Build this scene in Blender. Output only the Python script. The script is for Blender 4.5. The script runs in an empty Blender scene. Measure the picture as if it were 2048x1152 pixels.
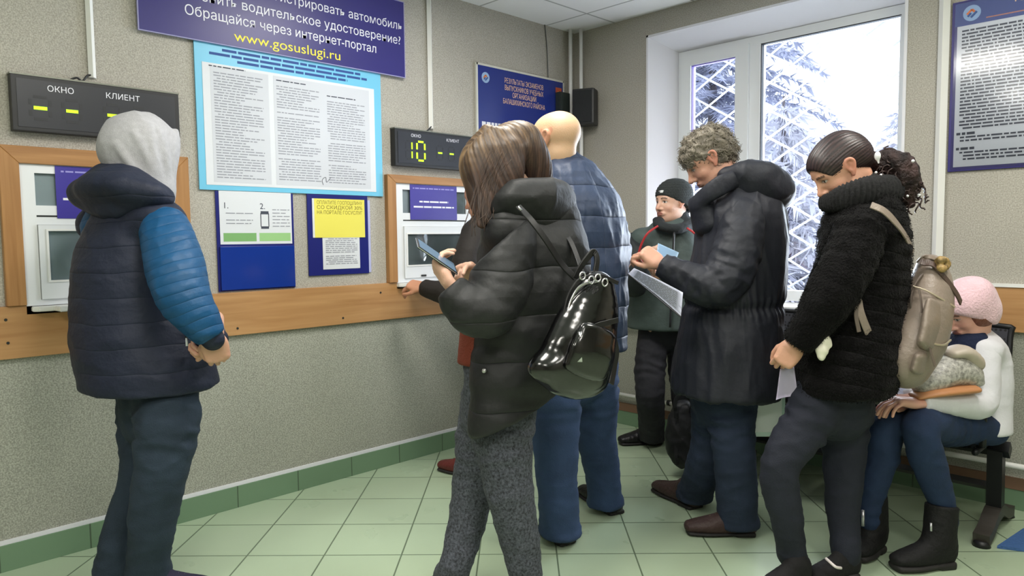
import bpy, bmesh, math, random
import numpy as np
from mathutils import Vector, Matrix

# ------------------------------------------------------------------ camera, sky, lights, exposure
SC = bpy.context.scene
COL = SC.collection
FPX = 1436.44
CAM_H = 1.28
Rv = Vector((0.70338872, 0.71072944, -0.01039054))     # camera right
Uv = Vector((-0.04247994, 0.05662405, 0.99749144))     # camera up
Bv = Vector((0.70953489, -0.70118284, 0.07002046))     # camera back
CAM = Vector((0, 0, CAM_H))
cam_data = bpy.data.cameras.new('camera')
cam_data.sensor_width = 36.0
cam_data.lens = FPX * 36.0 / 2048.0
cam_data.clip_start = 0.05
cam_data.clip_end = 200
cam = bpy.data.objects.new('camera', cam_data)
m4 = Matrix.Identity(4)
for i in range(3):
    m4[i][0], m4[i][1], m4[i][2], m4[i][3] = Rv[i], Uv[i], Bv[i], CAM[i]
cam.matrix_world = m4
COL.objects.link(cam)
SC.camera = cam
SC.view_settings.view_transform = 'Standard'
SC.view_settings.look = 'None'
SC.view_settings.gamma = 1
SC.view_settings.use_curve_mapping = False
SC.view_settings.exposure = 0.22

world = bpy.data.worlds.new('world')
SC.world = world
world.use_nodes = True
wb = world.node_tree.nodes['Background']
wb.inputs[0].default_value = (0.86, 0.90, 1.0, 1)      # bright overcast winter sky
wb.inputs[1].default_value = 1.9


def lamp_area(name, loc, size, power, color, rot=(0, 0, 0), size_y=None):
    d = bpy.data.lights.new(name, 'AREA')
    d.shape = 'RECTANGLE'
    d.size = size
    d.size_y = size_y or size
    d.energy = power
    d.color = color
    o = bpy.data.objects.new(name, d)
    o.location = loc
    o.rotation_euler = rot
    COL.objects.link(o)
    return o


# square ceiling luminaires of the room (all above and behind the frame)
LUM = [(-1.49, 0.95), (0.31, 0.95), (-1.49, -0.85), (0.31, -0.85), (2.11, 0.95), (-0.29, 2.75), (-2.09, 2.15)]
for lx, ly in LUM:
    lamp_area('ceiling_lamp_light', (lx, ly, 2.655), 0.56, 19, (1.0, 0.965, 0.90))
# daylight coming in through the window
lamp_area('window_daylight', (-1.95, 4.30, 1.72), 1.35, 34, (0.80, 0.88, 1.0), (math.radians(-90), 0, 0), 1.5)
# added fill light at the window brightening the ceiling, as if bounced off snow
lamp_area('ceiling_fill_light', (-1.95, 4.34, 1.35), 1.3, 55, (0.90, 0.94, 1.0), (math.radians(-128), 0, 0), 0.8)

F2 = Vector((-Bv.x, -Bv.y, 0)).normalized()            # level forward
R2 = Vector((F2.y, -F2.x, 0))                          # level right
UP = Vector((0, 0, 1))


def P(px, py, d):
    """photograph pixel + distance along the view axis -> point in the room"""
    return CAM + (Rv * (px - 1024) + Uv * (576 - py) - Bv * FPX) * (d / FPX)


def face_dir(deg):
    a = math.radians(deg)
    return R2 * math.cos(a) + F2 * math.sin(a)


# ------------------------------------------------------------------ object helpers
def link(o, parent=None):
    COL.objects.link(o)
    if parent is not None:
        o.parent = parent
    return o


def thing(name, label, cat, loc=(0, 0, 0), group=None, rotz=0):
    o = bpy.data.objects.new(name, None)
    o.empty_display_size = 0.1
    o.location = loc
    o.rotation_euler = (0, 0, rotz)
    o['label'] = label
    o['category'] = cat
    if group:
        o['group'] = group
    return link(o)


def tag(o, label, cat, group=None, kind=None):
    o['label'] = label
    o['category'] = cat
    if group:
        o['group'] = group
    if kind:
        o['kind'] = kind
    return o


def structure(o, label=None):
    o['kind'] = 'structure'
    if label:
        o['label'] = label
    return o


def offset_of(parent):
    v = Vector((0, 0, 0))
    while parent is not None:
        v = v + parent.location
        parent = parent.parent
    return v


def obj_bm(name, bm, mat, parent=None, smooth=False):
    """world-space bmesh -> object whose local frame is its parent's"""
    off = offset_of(parent)
    me = bpy.data.meshes.new(name)
    bmesh.ops.translate(bm, verts=bm.verts, vec=-off)
    bm.to_mesh(me)
    bm.free()
    if mat:
        me.materials.append(mat)
    if smooth:
        me.polygons.foreach_set('use_smooth', [True] * len(me.polygons))
    return link(bpy.data.objects.new(name, me), parent)


def box_bm(lo, hi, bevel=0.0, bm=None, segs=2):
    own = bm is None
    b = bmesh.new()
    bmesh.ops.create_cube(b, size=1)
    lo, hi = Vector(lo), Vector(hi)
    for v in b.verts:
        v.co = Vector([(lo[i] + hi[i]) / 2 + v.co[i] * (hi[i] - lo[i]) for i in range(3)])
    if bevel > 0:
        bmesh.ops.bevel(b, geom=b.edges[:], offset=bevel, segments=segs, affect='EDGES', profile=0.7)
    if own:
        return b
    me = bpy.data.meshes.new('tmp')
    b.to_mesh(me)
    b.free()
    bm.from_mesh(me)
    bpy.data.meshes.remove(me)
    return bm


def box(name, lo, hi, mat, parent=None, bevel=0.0):
    return obj_bm(name, box_bm(lo, hi, bevel), mat, parent)


def smooth_path(pts, n=8):
    """Catmull-Rom through pts"""
    pts = [Vector(p) for p in pts]
    if len(pts) < 3:
        return pts
    out = []
    ext = [pts[0] * 2 - pts[1]] + pts + [pts[-1] * 2 - pts[-2]]
    for i in range(1, len(ext) - 2):
        a, b, c, d = ext[i - 1], ext[i], ext[i + 1], ext[i + 2]
        for k in range(n):
            t = k / n
            out.append(0.5 * ((2 * b) + (c - a) * t + (2 * a - 5 * b + 4 * c - d) * t * t + (3 * b - a - 3 * c + d) * t ** 3))
    out.append(pts[-1])
    return out


def sweep_bm(path, rx, ry=None, up=None, segs=10, bm=None, square=False, closed=False, taper=None):
    """tube or strap along a path; rx sideways, ry along the 'up' normal"""
    bm = bm or bmesh.new()
    ry = ry or rx
    path = [Vector(p) for p in path]
    n = len(path)
    rings = []
    prev = None
    for i, p in enumerate(path):
        if closed:
            t = path[(i + 1) % n] - path[i - 1]
        else:
            t = path[min(i + 1, n - 1)] - path[max(i - 1, 0)]
        t.normalize()
        if up is not None:
            nrm = Vector(up) - t * t.dot(Vector(up))
            if nrm.length < 1e-4:
                nrm = prev or t.orthogonal()
        elif prev is None:
            nrm = t.orthogonal()
        else:
            nrm = prev - t * t.dot(prev)
        nrm.normalize()
        prev = nrm.copy()
        side = t.cross(nrm)
        k = taper(i / max(1, n - 1)) if taper else 1.0
        ring = []
        if square:
            for sx, sy in ((1, 1), (-1, 1), (-1, -1), (1, -1)):
                ring.append(bm.verts.new(p + side * rx * sx * k + nrm * ry * sy * k))
        else:
            for j in range(segs):
                a = 2 * math.pi * j / segs
                ring.append(bm.verts.new(p + side * math.cos(a) * rx * k + nrm * math.sin(a) * ry * k))
        rings.append(ring)
    m = len(rings[0])
    rng = range(n) if closed else range(n - 1)
    for i in rng:
        a, b = rings[i], rings[(i + 1) % n]
        for j in range(m):
            bm.faces.new((a[j], a[(j + 1) % m], b[(j + 1) % m], b[j]))
    if not closed:
        bm.faces.new(list(reversed(rings[0])))
        bm.faces.new(rings[-1])
    return bm


def tube(name, path, r, mat, parent=None, **kw):
    bm = sweep_bm(path, r, **kw)
    bmesh.ops.recalc_face_normals(bm, faces=bm.faces)
    return obj_bm(name, bm, mat, parent, smooth=not kw.get('square', False))


# ------------------------------------------------------------------ materials
def _nodes(name):
    m = bpy.data.materials.new(name)
    m.use_nodes = True
    nt = m.node_tree
    return m, nt, nt.nodes, nt.links, nt.nodes['Principled BSDF']


def srgb(r, g, b):
    f = lambda c: (c / 255 / 12.92) if c / 255 <= 0.04045 else ((c / 255 + 0.055) / 1.055) ** 2.4
    return (f(r), f(g), f(b), 1)


def mat(name, rgb, rough=0.6, metal=0.0, spec=0.5, var=0.0, var_scale=8.0, bump=0.0, bump_scale=40.0, stretch=(1, 1, 1),
        coat=0.0, sheen=0.0, sss=0.0, attr=False, emit=0.0, bump2=0.0, bump2_scale=10.0, stretch2=(1, 1, 1), rough_var=0.0, wrinkle=0.0, wr_scale=9.0, wr_stretch=(1, 1, 1.5),
        quilt=None):
    m, nt, N, L, bs = _nodes(name)
    c = srgb(*rgb)
    bs.inputs['Base Color'].default_value = c
    bs.inputs['Roughness'].default_value = rough
    bs.inputs['Metallic'].default_value = metal
    bs.inputs['Specular IOR Level'].default_value = spec
    bs.inputs['Coat Weight'].default_value = coat
    bs.inputs['Coat Roughness'].default_value = 0.1
    if sheen:
        bs.inputs['Sheen Weight'].default_value = sheen
        bs.inputs['Sheen Roughness'].default_value = 0.4
    if sss:
        bs.inputs['Subsurface Weight'].default_value = sss
        bs.inputs['Subsurface Radius'].default_value = (1.0, 0.3, 0.15)
        bs.inputs['Subsurface Scale'].default_value = 0.01
    if emit:
        bs.inputs['Emission Color'].default_value = c
        bs.inputs['Emission Strength'].default_value = emit
    tc = N.new('ShaderNodeTexCoord')
    src = None
    if attr:
        at = N.new('ShaderNodeAttribute')
        at.attribute_name = 'col'
        src = at.outputs['Color']
        L.new(src, bs.inputs['Base Color'])
    if var:
        mp = N.new('ShaderNodeMapping')
        mp.inputs['Scale'].default_value = stretch
        L.new(tc.outputs['Object'], mp.inputs['Vector'])
        nz = N.new('ShaderNodeTexNoise')
        nz.inputs['Scale'].default_value = var_scale
        nz.inputs['Detail'].default_value = 6
        nz.inputs['Roughness'].default_value = 0.65
        L.new(mp.outputs['Vector'], nz.inputs['Vector'])
        mr = N.new('ShaderNodeMapRange')
        mr.inputs['From Min'].default_value = 0.3
        mr.inputs['From Max'].default_value = 0.7
        mr.inputs['To Min'].default_value = 1 - var
        mr.inputs['To Max'].default_value = 1 + var
        L.new(nz.outputs['Fac'], mr.inputs['Value'])
        vm = N.new('ShaderNodeVectorMath')
        vm.operation = 'SCALE'
        if src is not None:
            L.new(src, vm.inputs[0])
        else:
            vm.inputs[0].default_value = c[:3]
        L.new(mr.outputs['Result'], vm.inputs['Scale'])
        L.new(vm.outputs['Vector'], bs.inputs['Base Color'])
    last = None
    for b, s, st in ((bump, bump_scale, stretch), (bump2, bump2_scale, stretch2)):
        if not b:
            continue
        mp = N.new('ShaderNodeMapping')
        mp.inputs['Scale'].default_value = st
        L.new(tc.outputs['Object'], mp.inputs['Vector'])
        nz = N.new('ShaderNodeTexNoise')
        nz.inputs['Scale'].default_value = s
        nz.inputs['Detail'].default_value = 5
        L.new(mp.outputs['Vector'], nz.inputs['Vector'])
        bp = N.new('ShaderNodeBump')
        bp.inputs['Strength'].default_value = min(1.0, b)
        bp.inputs['Distance'].default_value = 0.02 if b <= 1 else 0.02 * b
        L.new(nz.outputs['Fac'], bp.inputs['Height'])
        if last is not None:
            L.new(last, bp.inputs['Normal'])
        last = bp.outputs['Normal']
    if wrinkle:                                     # sharp creases of cloth
        mp = N.new('ShaderNodeMapping')
        mp.inputs['Scale'].default_value = wr_stretch
        L.new(tc.outputs['Object'], mp.inputs['Vector'])
        nz = N.new('ShaderNodeTexNoise')
        nz.noise_type = 'RIDGED_MULTIFRACTAL'
        nz.inputs['Scale'].default_value = wr_scale
        nz.inputs['Detail'].default_value = 3
        nz.inputs['Roughness'].default_value = 0.45
        nz.inputs['Distortion'].default_value = 0.5
        L.new(mp.outputs['Vector'], nz.inputs['Vector'])
        bp = N.new('ShaderNodeBump')
        bp.inputs['Strength'].default_value = 0.9
        bp.inputs['Distance'].default_value = wrinkle
        L.new(nz.outputs['Fac'], bp.inputs['Height'])
        if last is not None:
            L.new(last, bp.inputs['Normal'])
        last = bp.outputs['Normal']
    for sp_, dep_, dr_ in (quilt or ()):            # stitched lines across the direction dr_
        dp = N.new('ShaderNodeVectorMath'); dp.operation = 'DOT_PRODUCT'
        L.new(tc.outputs['Object'], dp.inputs[0])
        dv = Vector(dr_).normalized()
        dp.inputs[1].default_value = dv
        nz = N.new('ShaderNodeTexNoise'); nz.inputs['Scale'].default_value = 5; nz.inputs['Detail'].default_value = 1
        L.new(tc.outputs['Object'], nz.inputs['Vector'])
        ad = N.new('ShaderNodeMath'); ad.operation = 'MULTIPLY_ADD'
        L.new(nz.outputs['Fac'], ad.inputs[0]); ad.inputs[1].default_value = 0.03
        L.new(dp.outputs['Value'], ad.inputs[2])
        pm = N.new('ShaderNodeMath'); pm.operation = 'PINGPONG'
        L.new(ad.outputs[0], pm.inputs[0]); pm.inputs[1].default_value = sp_ / 2
        dvd = N.new('ShaderNodeMath'); dvd.operation = 'DIVIDE'; dvd.inputs[1].default_value = sp_ / 2
        L.new(pm.outputs[0], dvd.inputs[0])
        pw = N.new('ShaderNodeMath'); pw.operation = 'POWER'; pw.inputs[1].default_value = 0.35
        L.new(dvd.outputs[0], pw.inputs[0])
        bp = N.new('ShaderNodeBump')
        bp.inputs['Strength'].default_value = 1.0
        bp.inputs['Distance'].default_value = dep_
        L.new(pw.outputs[0], bp.inputs['Height'])
        if last is not None:
            L.new(last, bp.inputs['Normal'])
        last = bp.outputs['Normal']
    if last is not None:
        L.new(last, bs.inputs['Normal'])
    return m


def speckle_mat(name, rgb, dark, light, scale=260, rough=0.85):
    """textured plaster: base colour with fine dark and light grains plus soft stains"""
    m, nt, N, L, bs = _nodes(name)
    bs.inputs['Roughness'].default_value = rough
    bs.inputs['Specular IOR Level'].default_value = 0.25
    geo = N.new('ShaderNodeNewGeometry')
    nz = N.new('ShaderNodeTexNoise')
    nz.inputs['Scale'].default_value = scale * 0.42
    nz.inputs['Detail'].default_value = 3
    L.new(geo.outputs['Position'], nz.inputs['Vector'])
    cr = N.new('ShaderNodeValToRGB')
    e = cr.color_ramp.elements
    e[0].position, e[0].color = 0.34, srgb(*dark)
    e[1].position, e[1].color = 0.66, srgb(*light)
    k = e.new(0.5)
    k.color = srgb(*rgb)
    L.new(nz.outputs['Fac'], cr.inputs['Fac'])
    n2 = N.new('ShaderNodeTexNoise')
    n2.inputs['Scale'].default_value = 1.6
    n2.inputs['Detail'].default_value = 4
    L.new(geo.outputs['Position'], n2.inputs['Vector'])
    mr = N.new('ShaderNodeMapRange')
    mr.inputs['From Min'].default_value = 0.3
    mr.inputs['From Max'].default_value = 0.7
    mr.inputs['To Min'].default_value = 0.93
    mr.inputs['To Max'].default_value = 1.05
    L.new(n2.outputs['Fac'], mr.inputs['Value'])
    vm = N.new('ShaderNodeVectorMath')
    vm.operation = 'SCALE'
    L.new(cr.outputs['Color'], vm.inputs[0])
    L.new(mr.outputs['Result'], vm.inputs['Scale'])
    L.new(vm.outputs['Vector'], bs.inputs['Base Color'])
    bp = N.new('ShaderNodeBump')
    bp.inputs['Strength'].default_value = 0.35
    bp.inputs['Distance'].default_value = 0.004
    L.new(nz.outputs['Fac'], bp.inputs['Height'])
    L.new(bp.outputs['Normal'], bs.inputs['Normal'])
    return m


def grid_mat(name, tile, origin, angle, c_tile, c_grout, width, rough=0.3, spec=0.5, var=0.05, bump=True, speck=0.0):
    """square tiles with joints, in room coordinates, turned by angle"""
    m, nt, N, L, bs = _nodes(name)
    bs.inputs['Roughness'].default_value = rough
    bs.inputs['Specular IOR Level'].default_value = spec
    geo = N.new('ShaderNodeNewGeometry')
    mp = N.new('ShaderNodeMapping')
    mp.vector_type = 'TEXTURE'
    mp.inputs['Location'].default_value = (origin[0], origin[1], 0)
    mp.inputs['Rotation'].default_value = (0, 0, angle)
    mp.inputs['Scale'].default_value = (tile, tile, 1)
    L.new(geo.outputs['Position'], mp.inputs['Vector'])
    sp = N.new('ShaderNodeSeparateXYZ')
    L.new(mp.outputs['Vector'], sp.inputs[0])
    masks = []
    for ax in 'XY':
        fr = N.new('ShaderNodeMath'); fr.operation = 'FRACT'
        L.new(sp.outputs[ax], fr.inputs[0])
        s = N.new('ShaderNodeMath'); s.operation = 'SUBTRACT'; s.inputs[1].default_value = 0.5
        L.new(fr.outputs[0], s.inputs[0])
        ab = N.new('ShaderNodeMath'); ab.operation = 'ABSOLUTE'
        L.new(s.outputs[0], ab.inputs[0])
        masks.append(ab.outputs[0])
    mx = N.new('ShaderNodeMath'); mx.operation = 'MAXIMUM'
    L.new(masks[0], mx.inputs[0]); L.new(masks[1], mx.inputs[1])
    mr = N.new('ShaderNodeMapRange')
    w = width / tile / 2
    mr.inputs['From Min'].default_value = 0.5 - w * 1.25
    mr.inputs['From Max'].default_value = 0.5 - w * 0.75
    L.new(mx.outputs[0], mr.inputs['Value'])
    # per-tile tint
    fl = N.new('ShaderNodeVectorMath'); fl.operation = 'FLOOR'
    L.new(mp.outputs['Vector'], fl.inputs[0])
    wn = N.new('ShaderNodeTexWhiteNoise'); wn.noise_dimensions = '2D'
    L.new(fl.outputs[0], wn.inputs['Vector'])
    m2 = N.new('ShaderNodeMapRange')
    m2.inputs['To Min'].default_value = 1 - var
    m2.inputs['To Max'].default_value = 1 + var
    L.new(wn.outputs['Value'], m2.inputs['Value'])
    nz = N.new('ShaderNodeTexNoise'); nz.inputs['Scale'].default_value = 4; nz.inputs['Detail'].default_value = 3
    L.new(geo.outputs['Position'], nz.inputs['Vector'])
    m3 = N.new('ShaderNodeMapRange')
    m3.inputs['From Min'].default_value = 0.3; m3.inputs['From Max'].default_value = 0.7
    m3.inputs['To Min'].default_value = 1 - var * 1.2; m3.inputs['To Max'].default_value = 1 + var
    L.new(nz.outputs['Fac'], m3.inputs['Value'])
    mu = N.new('ShaderNodeMath'); mu.operation = 'MULTIPLY'
    L.new(m2.outputs[0], mu.inputs[0]); L.new(m3.outputs[0], mu.inputs[1])
    vm = N.new('ShaderNodeVectorMath'); vm.operation = 'SCALE'
    vm.inputs[0].default_value = srgb(*c_tile)[:3]
    L.new(mu.outputs[0], vm.inputs['Scale'])
    mix = N.new('ShaderNodeMix'); mix.data_type = 'RGBA'
    L.new(mr.outputs[0], mix.inputs['Factor'])
    L.new(vm.outputs[0], mix.inputs['A'])
    mix.inputs['B'].default_value = srgb(*c_grout)
    L.new(mix.outputs['Result'], bs.inputs['Base Color'])
    if bump:
        bp = N.new('ShaderNodeBump'); bp.invert = True
        bp.inputs['Strength'].default_value = 0.4; bp.inputs['Distance'].default_value = 0.003
        L.new(mr.outputs[0], bp.inputs['Height'])
        L.new(bp.outputs[0], bs.inputs['Normal'])
    rr = N.new('ShaderNodeMapRange')
    rr.inputs['From Min'].default_value = 0.3; rr.inputs['From Max'].default_value = 0.7
    rr.inputs['To Min'].default_value = rough * 0.97; rr.inputs['To Max'].default_value = min(1, rough * 1.05)
    L.new(nz.outputs['Fac'], rr.inputs['Value'])
    L.new(rr.outputs[0], bs.inputs['Roughness'])
    return m


def wood_mat(name, c1, c2, axis='Y', scale=1.0, rough=0.45):
    m, nt, N, L, bs = _nodes(name)
    bs.inputs['Roughness'].default_value = rough
    geo = N.new('ShaderNodeNewGeometry')
    mp = N.new('ShaderNodeMapping')
    s = {'X': (1.2, 14, 22), 'Y': (14, 1.2, 22), 'Z': (14, 22, 1.2)}[axis]
    mp.inputs['Scale'].default_value = [k * scale for k in s]
    L.new(geo.outputs['Position'], mp.inputs['Vector'])
    nz = N.new('ShaderNodeTexNoise')
    nz.inputs['Scale'].default_value = 1.5
    nz.inputs['Detail'].default_value = 7
    nz.inputs['Distortion'].default_value = 0.6
    L.new(mp.outputs['Vector'], nz.inputs['Vector'])
    cr = N.new('ShaderNodeValToRGB')
    e = cr.color_ramp.elements
    e[0].position, e[0].color = 0.3, srgb(*c1)
    e[1].position, e[1].color = 0.7, srgb(*c2)
    L.new(nz.outputs['Fac'], cr.inputs['Fac'])
    L.new(cr.outputs['Color'], bs.inputs['Base Color'])
    return m


def glass_mat(name, tint=(0.95, 0.98, 1.0), rough=0.0):
    m = bpy.data.materials.new(name)
    m.use_nodes = True
    nt = m.node_tree
    N, L = nt.nodes, nt.links
    N.remove(N['Principled BSDF'])
    out = N['Material Output']
    tr = N.new('ShaderNodeBsdfTransparent')
    tr.inputs[0].default_value = (*tint, 1)
    gl = N.new('ShaderNodeBsdfGlossy')
    gl.inputs['Roughness'].default_value = max(rough, 0.02)
    fr = N.new('ShaderNodeFresnel')
    fr.inputs[0].default_value = 1.45
    mx = N.new('ShaderNodeMixShader')
    L.new(fr.outputs[0], mx.inputs[0])
    L.new(tr.outputs[0], mx.inputs[1])
    L.new(gl.outputs[0], mx.inputs[2])
    L.new(mx.outputs[0], out.inputs['Surface'])
    return m


def text_obj(name, body, size, mat_, parent, origin, xdir, ydir, align='CENTER', width=None, extrude=0.0, shear=0.0, bold=0.0, height=None):
    """lettering lying on a plane: origin = baseline anchor, xdir along the line, ydir up"""
    cu = bpy.data.curves.new(name, 'FONT')
    cu.body = body
    cu.size = 1.0
    cu.resolution_u = 4
    cu.align_x = align
    cu.materials.append(mat_)
    o = bpy.data.objects.new(name, cu)
    x, y = Vector(xdir).normalized(), Vector(ydir).normalized()
    z = x.cross(y)
    mm = Matrix.Identity(4)
    off = offset_of(parent)
    link(o, parent)
    sx = size
    if width:
        bpy.context.view_layer.update()
        w = o.dimensions.x
        if w > 1e-6:
            sx = width / w
    for i in range(3):
        mm[i][0], mm[i][1], mm[i][2] = x[i] * sx, y[i] * size, z[i]
        mm[i][3] = (Vector(origin) - off)[i]
    o.matrix_local = mm
    # freeze to a mesh
    bpy.context.view_layer.update()
    dg = bpy.context.evaluated_depsgraph_get()
    me = bpy.data.meshes.new_from_object(o.evaluated_get(dg))
    n = bpy.data.objects.new(name, me)
    COL.objects.link(n)
    n.parent = parent
    n.matrix_local = mm
    bpy.data.objects.remove(o)
    return n


random.seed(7)
RNG = np.random.default_rng(7)
# ------------------------------------------------------------------ materials of the room
XW, YW, ZC = -3.34, 3.94, 2.70
M_wall = speckle_mat('wall_plaster', (172, 168, 158), (156, 152, 143), (188, 184, 174), 420)
M_wall_low = speckle_mat('wall_plaster_lower', (160, 161, 150), (138, 140, 129), (181, 182, 170), 420)
M_floor = grid_mat('floor_tiles', 0.315, (-2.11, 2.777), math.radians(44.7), (170, 188, 160), (98, 114, 92), 0.006, rough=0.28, var=0.02)
M_ceil = grid_mat('ceiling_tiles', 0.60, (-2.99, 3.65), 0, (238, 239, 240), (176, 178, 178), 0.014, rough=0.9, spec=0.1, var=0.008)
M_base = grid_mat('base_tiles', 0.315, (-3.0, 3.0), 0, (112, 140, 112), (80, 98, 78), 0.006, rough=0.35, var=0.03)
M_woodY = wood_mat('beech_board_y', (168, 122, 76), (190, 146, 98), 'Y')
M_woodX = wood_mat('beech_board_x', (168, 122, 76), (190, 146, 98), 'X')
M_woodZ = wood_mat('casing_wood', (150, 104, 58), (176, 130, 80), 'Z')
M_woodYc = wood_mat('casing_wood_y', (150, 104, 58), (176, 130, 80), 'Y')
M_pvc = mat('white_pvc', (226, 229, 232), 0.35)
M_reveal = mat('white_reveal', (226, 226, 232), 0.6)
M_white = mat('white_paint', (232, 232, 230), 0.4)
M_pipe = mat('white_pipe', (235, 235, 233), 0.3)
M_black = mat('black_plastic', (26, 27, 30), 0.45)
M_darkgap = mat('dark_gap', (40, 42, 40), 0.8)
M_brownstrip = mat('brown_strip', (120, 92, 72), 0.7)
M_glass = glass_mat('clear_glass')

# ------------------------------------------------------------------ shell
XR, YB = 3.2, -3.0
structure(box('floor', (XW - 0.3, YB - 0.2, -0.12), (XR + 0.2, YW + 0.34, 0.0), M_floor))
structure(box('ceiling', (XW - 0.3, YB - 0.2, ZC), (XR + 0.2, YW + 0.34, ZC + 0.12), M_ceil))
bm = box_bm((XW - 0.25, YB - 0.2, 1.0), (XW, YW + 0.3, ZC))
structure(obj_bm('wall_left', bm, M_wall))
structure(box('wall_left_lower', (XW - 0.25, YB - 0.2, 0.0), (XW, YW + 0.3, 1.0), M_wall_low))
OX0, OX1, OZ0, OZ1 = -2.72, -1.205, 0.86, 2.55
bm = bmesh.new()
for lo, hi in (((XW, YW, 1.0), (OX0, YW + 0.32, ZC)), ((OX1, YW, 1.0), (XR, YW + 0.32, ZC)),
               ((OX0, YW, OZ1), (OX1, YW + 0.32, ZC))):
    box_bm(lo, hi, bm=bm)
structure(obj_bm('wall_back', bm, M_wall))
bm = bmesh.new()
for lo, hi in (((XW, YW, 0), (OX0, YW + 0.32, 1.0)), ((OX1, YW, 0), (XR, YW + 0.32, 1.0)), ((OX0, YW, 0), (OX1, YW + 0.32, OZ0))):
    box_bm(lo, hi, bm=bm)
structure(obj_bm('wall_back_lower', bm, M_wall_low))
structure(box('wall_right', (XR, YB, 0), (XR + 0.2, YW, ZC), M_wall))
structure(box('wall_front', (XW, YB - 0.2, 0), (XR, YB, ZC), M_wall))
structure(box('baseboard_left', (XW, YB, 0), (XW + 0.012, YW, 0.105), M_base, bevel=0.002))
structure(box('baseboard_back', (XW + 0.012, YW - 0.012, 0), (XR, YW, 0.095), M_base, bevel=0.002))
structure(box('trim_1', (XW, YB, 0.105), (XW + 0.006, YW, 0.122), M_reveal))
structure(box('trim_2', (XW + 0.012, YW - 0.016, 0.095), (XR, YW, 0.148), M_brownstrip))

# splayed white reveal of the window opening
bm = bmesh.new()
def quad(bm, *ps):
    f = bm.faces.new([bm.verts.new(p) for p in ps])
    return f
FY = YW + 0.20
fx0, fx1, fz0, fz1 = -2.62, -1.24, OZ0 + 0.03, 2.468
o0, o1, q0, q1 = OX0 - 0.004, OX1 + 0.004, OZ0 - 0.004, OZ1 + 0.004
y0 = YW - 0.004
quad(bm, (o0, y0, q0), (o0, y0, q1), (fx0, FY + 0.03, fz1), (fx0, FY + 0.03, fz0))
quad(bm, (o1, y0, q0), (fx1, FY + 0.03, fz0), (fx1, FY + 0.03, fz1), (o1, y0, q1))
quad(bm, (o0, y0, q1), (o1, y0, q1), (fx1, FY + 0.03, fz1), (fx0, FY + 0.03, fz1))
bmesh.ops.recalc_face_normals(bm, faces=bm.faces)
rv = structure(obj_bm('window_reveal', bm, M_reveal))
sm_ = rv.modifiers.new('s', 'SOLIDIFY'); sm_.thickness = 0.012; sm_.offset = 0
# thin white corner bead round the opening
bm = bmesh.new()
box_bm((OX0 - 0.012, YW - 0.006, OZ0), (OX0 + 0.002, YW, OZ1 + 0.012), bm=bm)
box_bm((OX0 - 0.012, YW - 0.006, OZ1), (OX1 + 0.012, YW, OZ1 + 0.012), bm=bm)
box_bm((OX1 - 0.002, YW - 0.006, OZ0), (OX1 + 0.012, YW, OZ1 + 0.012), bm=bm)
structure(obj_bm('trim_3', bm, M_reveal))
structure(box('window_sill', (OX0 - 0.02, YW - 0.05, OZ0 - 0.01), (OX1 + 0.02, FY + 0.02, OZ0 + 0.02), M_white, bevel=0.006))

# pvc window: outer frame, mullion, opening casement on the left, fixed light on the right
M_gasket = mat('dark_gasket', (45, 46, 52), 0.6)
M_violet = mat('gasket_film', (150, 130, 215), 0.5)
win = structure(thing('window_1', 'white plastic window with a narrow casement and a wide fixed pane', 'window'))
del win['category']
bm = bmesh.new()
box_bm((fx0, FY, fz0), (fx0 + 0.045, FY + 0.07, fz1), 0, bm)
box_bm((fx1 - 0.05, FY, fz0), (fx1, FY + 0.07, fz1), 0, bm)
box_bm((fx0 + 0.045, FY, fz1 - 0.05), (fx1 - 0.05, FY + 0.07, fz1), 0, bm)
box_bm((fx0 + 0.045, FY, fz0), (fx1 - 0.05, FY + 0.07, fz0 + 0.06), 0, bm)
box_bm((-2.125, FY - 0.004, fz0 + 0.06), (-2.055, FY + 0.066, fz1 - 0.05), 0.004, bm)
obj_bm('window_frame', bm, M_pvc, win)
bm = bmesh.new()
cx0, cx1, cz0, cz1 = fx0 + 0.035, -2.145, fz0 + 0.05, fz1 - 0.035
for lo, hi in (((cx0, FY - 0.022, cz0), (cx0 + 0.065, FY + 0.04, cz1)), ((cx1 - 0.065, FY - 0.022, cz0), (cx1 + 0.02, FY + 0.04, cz1)),
               ((cx0 + 0.065, FY - 0.022, cz1 - 0.065), (cx1 - 0.065, FY + 0.04, cz1)), ((cx0 + 0.065, FY - 0.022, cz0), (cx1 - 0.065, FY + 0.04, cz0 + 0.07))):
    box_bm(lo, hi, 0.0, bm)
cas = obj_bm('casement', bm, M_pvc, win)
box('pane', (cx0 + 0.06, FY + 0.01, cz0 + 0.06), (cx1 - 0.06, FY + 0.016, cz1 - 0.06), M_glass, cas)
bm = bmesh.new()
for lo, hi in (((cx0 + 0.06, FY - 0.006, cz1 - 0.071), (cx1 - 0.06, FY + 0.02, cz1 - 0.065)), ((cx0 + 0.062, FY - 0.006, cz0 + 0.06), (cx0 + 0.068, FY + 0.02, cz1 - 0.07)),
               ((cx1 - 0.07, FY - 0.006, cz0 + 0.06), (cx1 - 0.065, FY + 0.02, cz1 - 0.07))):
    box_bm(lo, hi, bm=bm)
obj_bm('gasket', bm, M_violet, cas)
bm = bmesh.new()
box_bm((-2.058, FY + 0.0, fz0 + 0.055), (-2.050, FY + 0.03, fz1 - 0.048), bm=bm)
box_bm((-2.055, FY + 0.0, fz1 - 0.056), (fx1 - 0.045, FY + 0.03, fz1 - 0.05), bm=bm)
obj_bm('gasket', bm, M_gasket, win)
box('pane', (-2.06, FY + 0.03, fz0 + 0.055), (fx1 - 0.045, FY + 0.036, fz1 - 0.048), M_glass, win)
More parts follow.
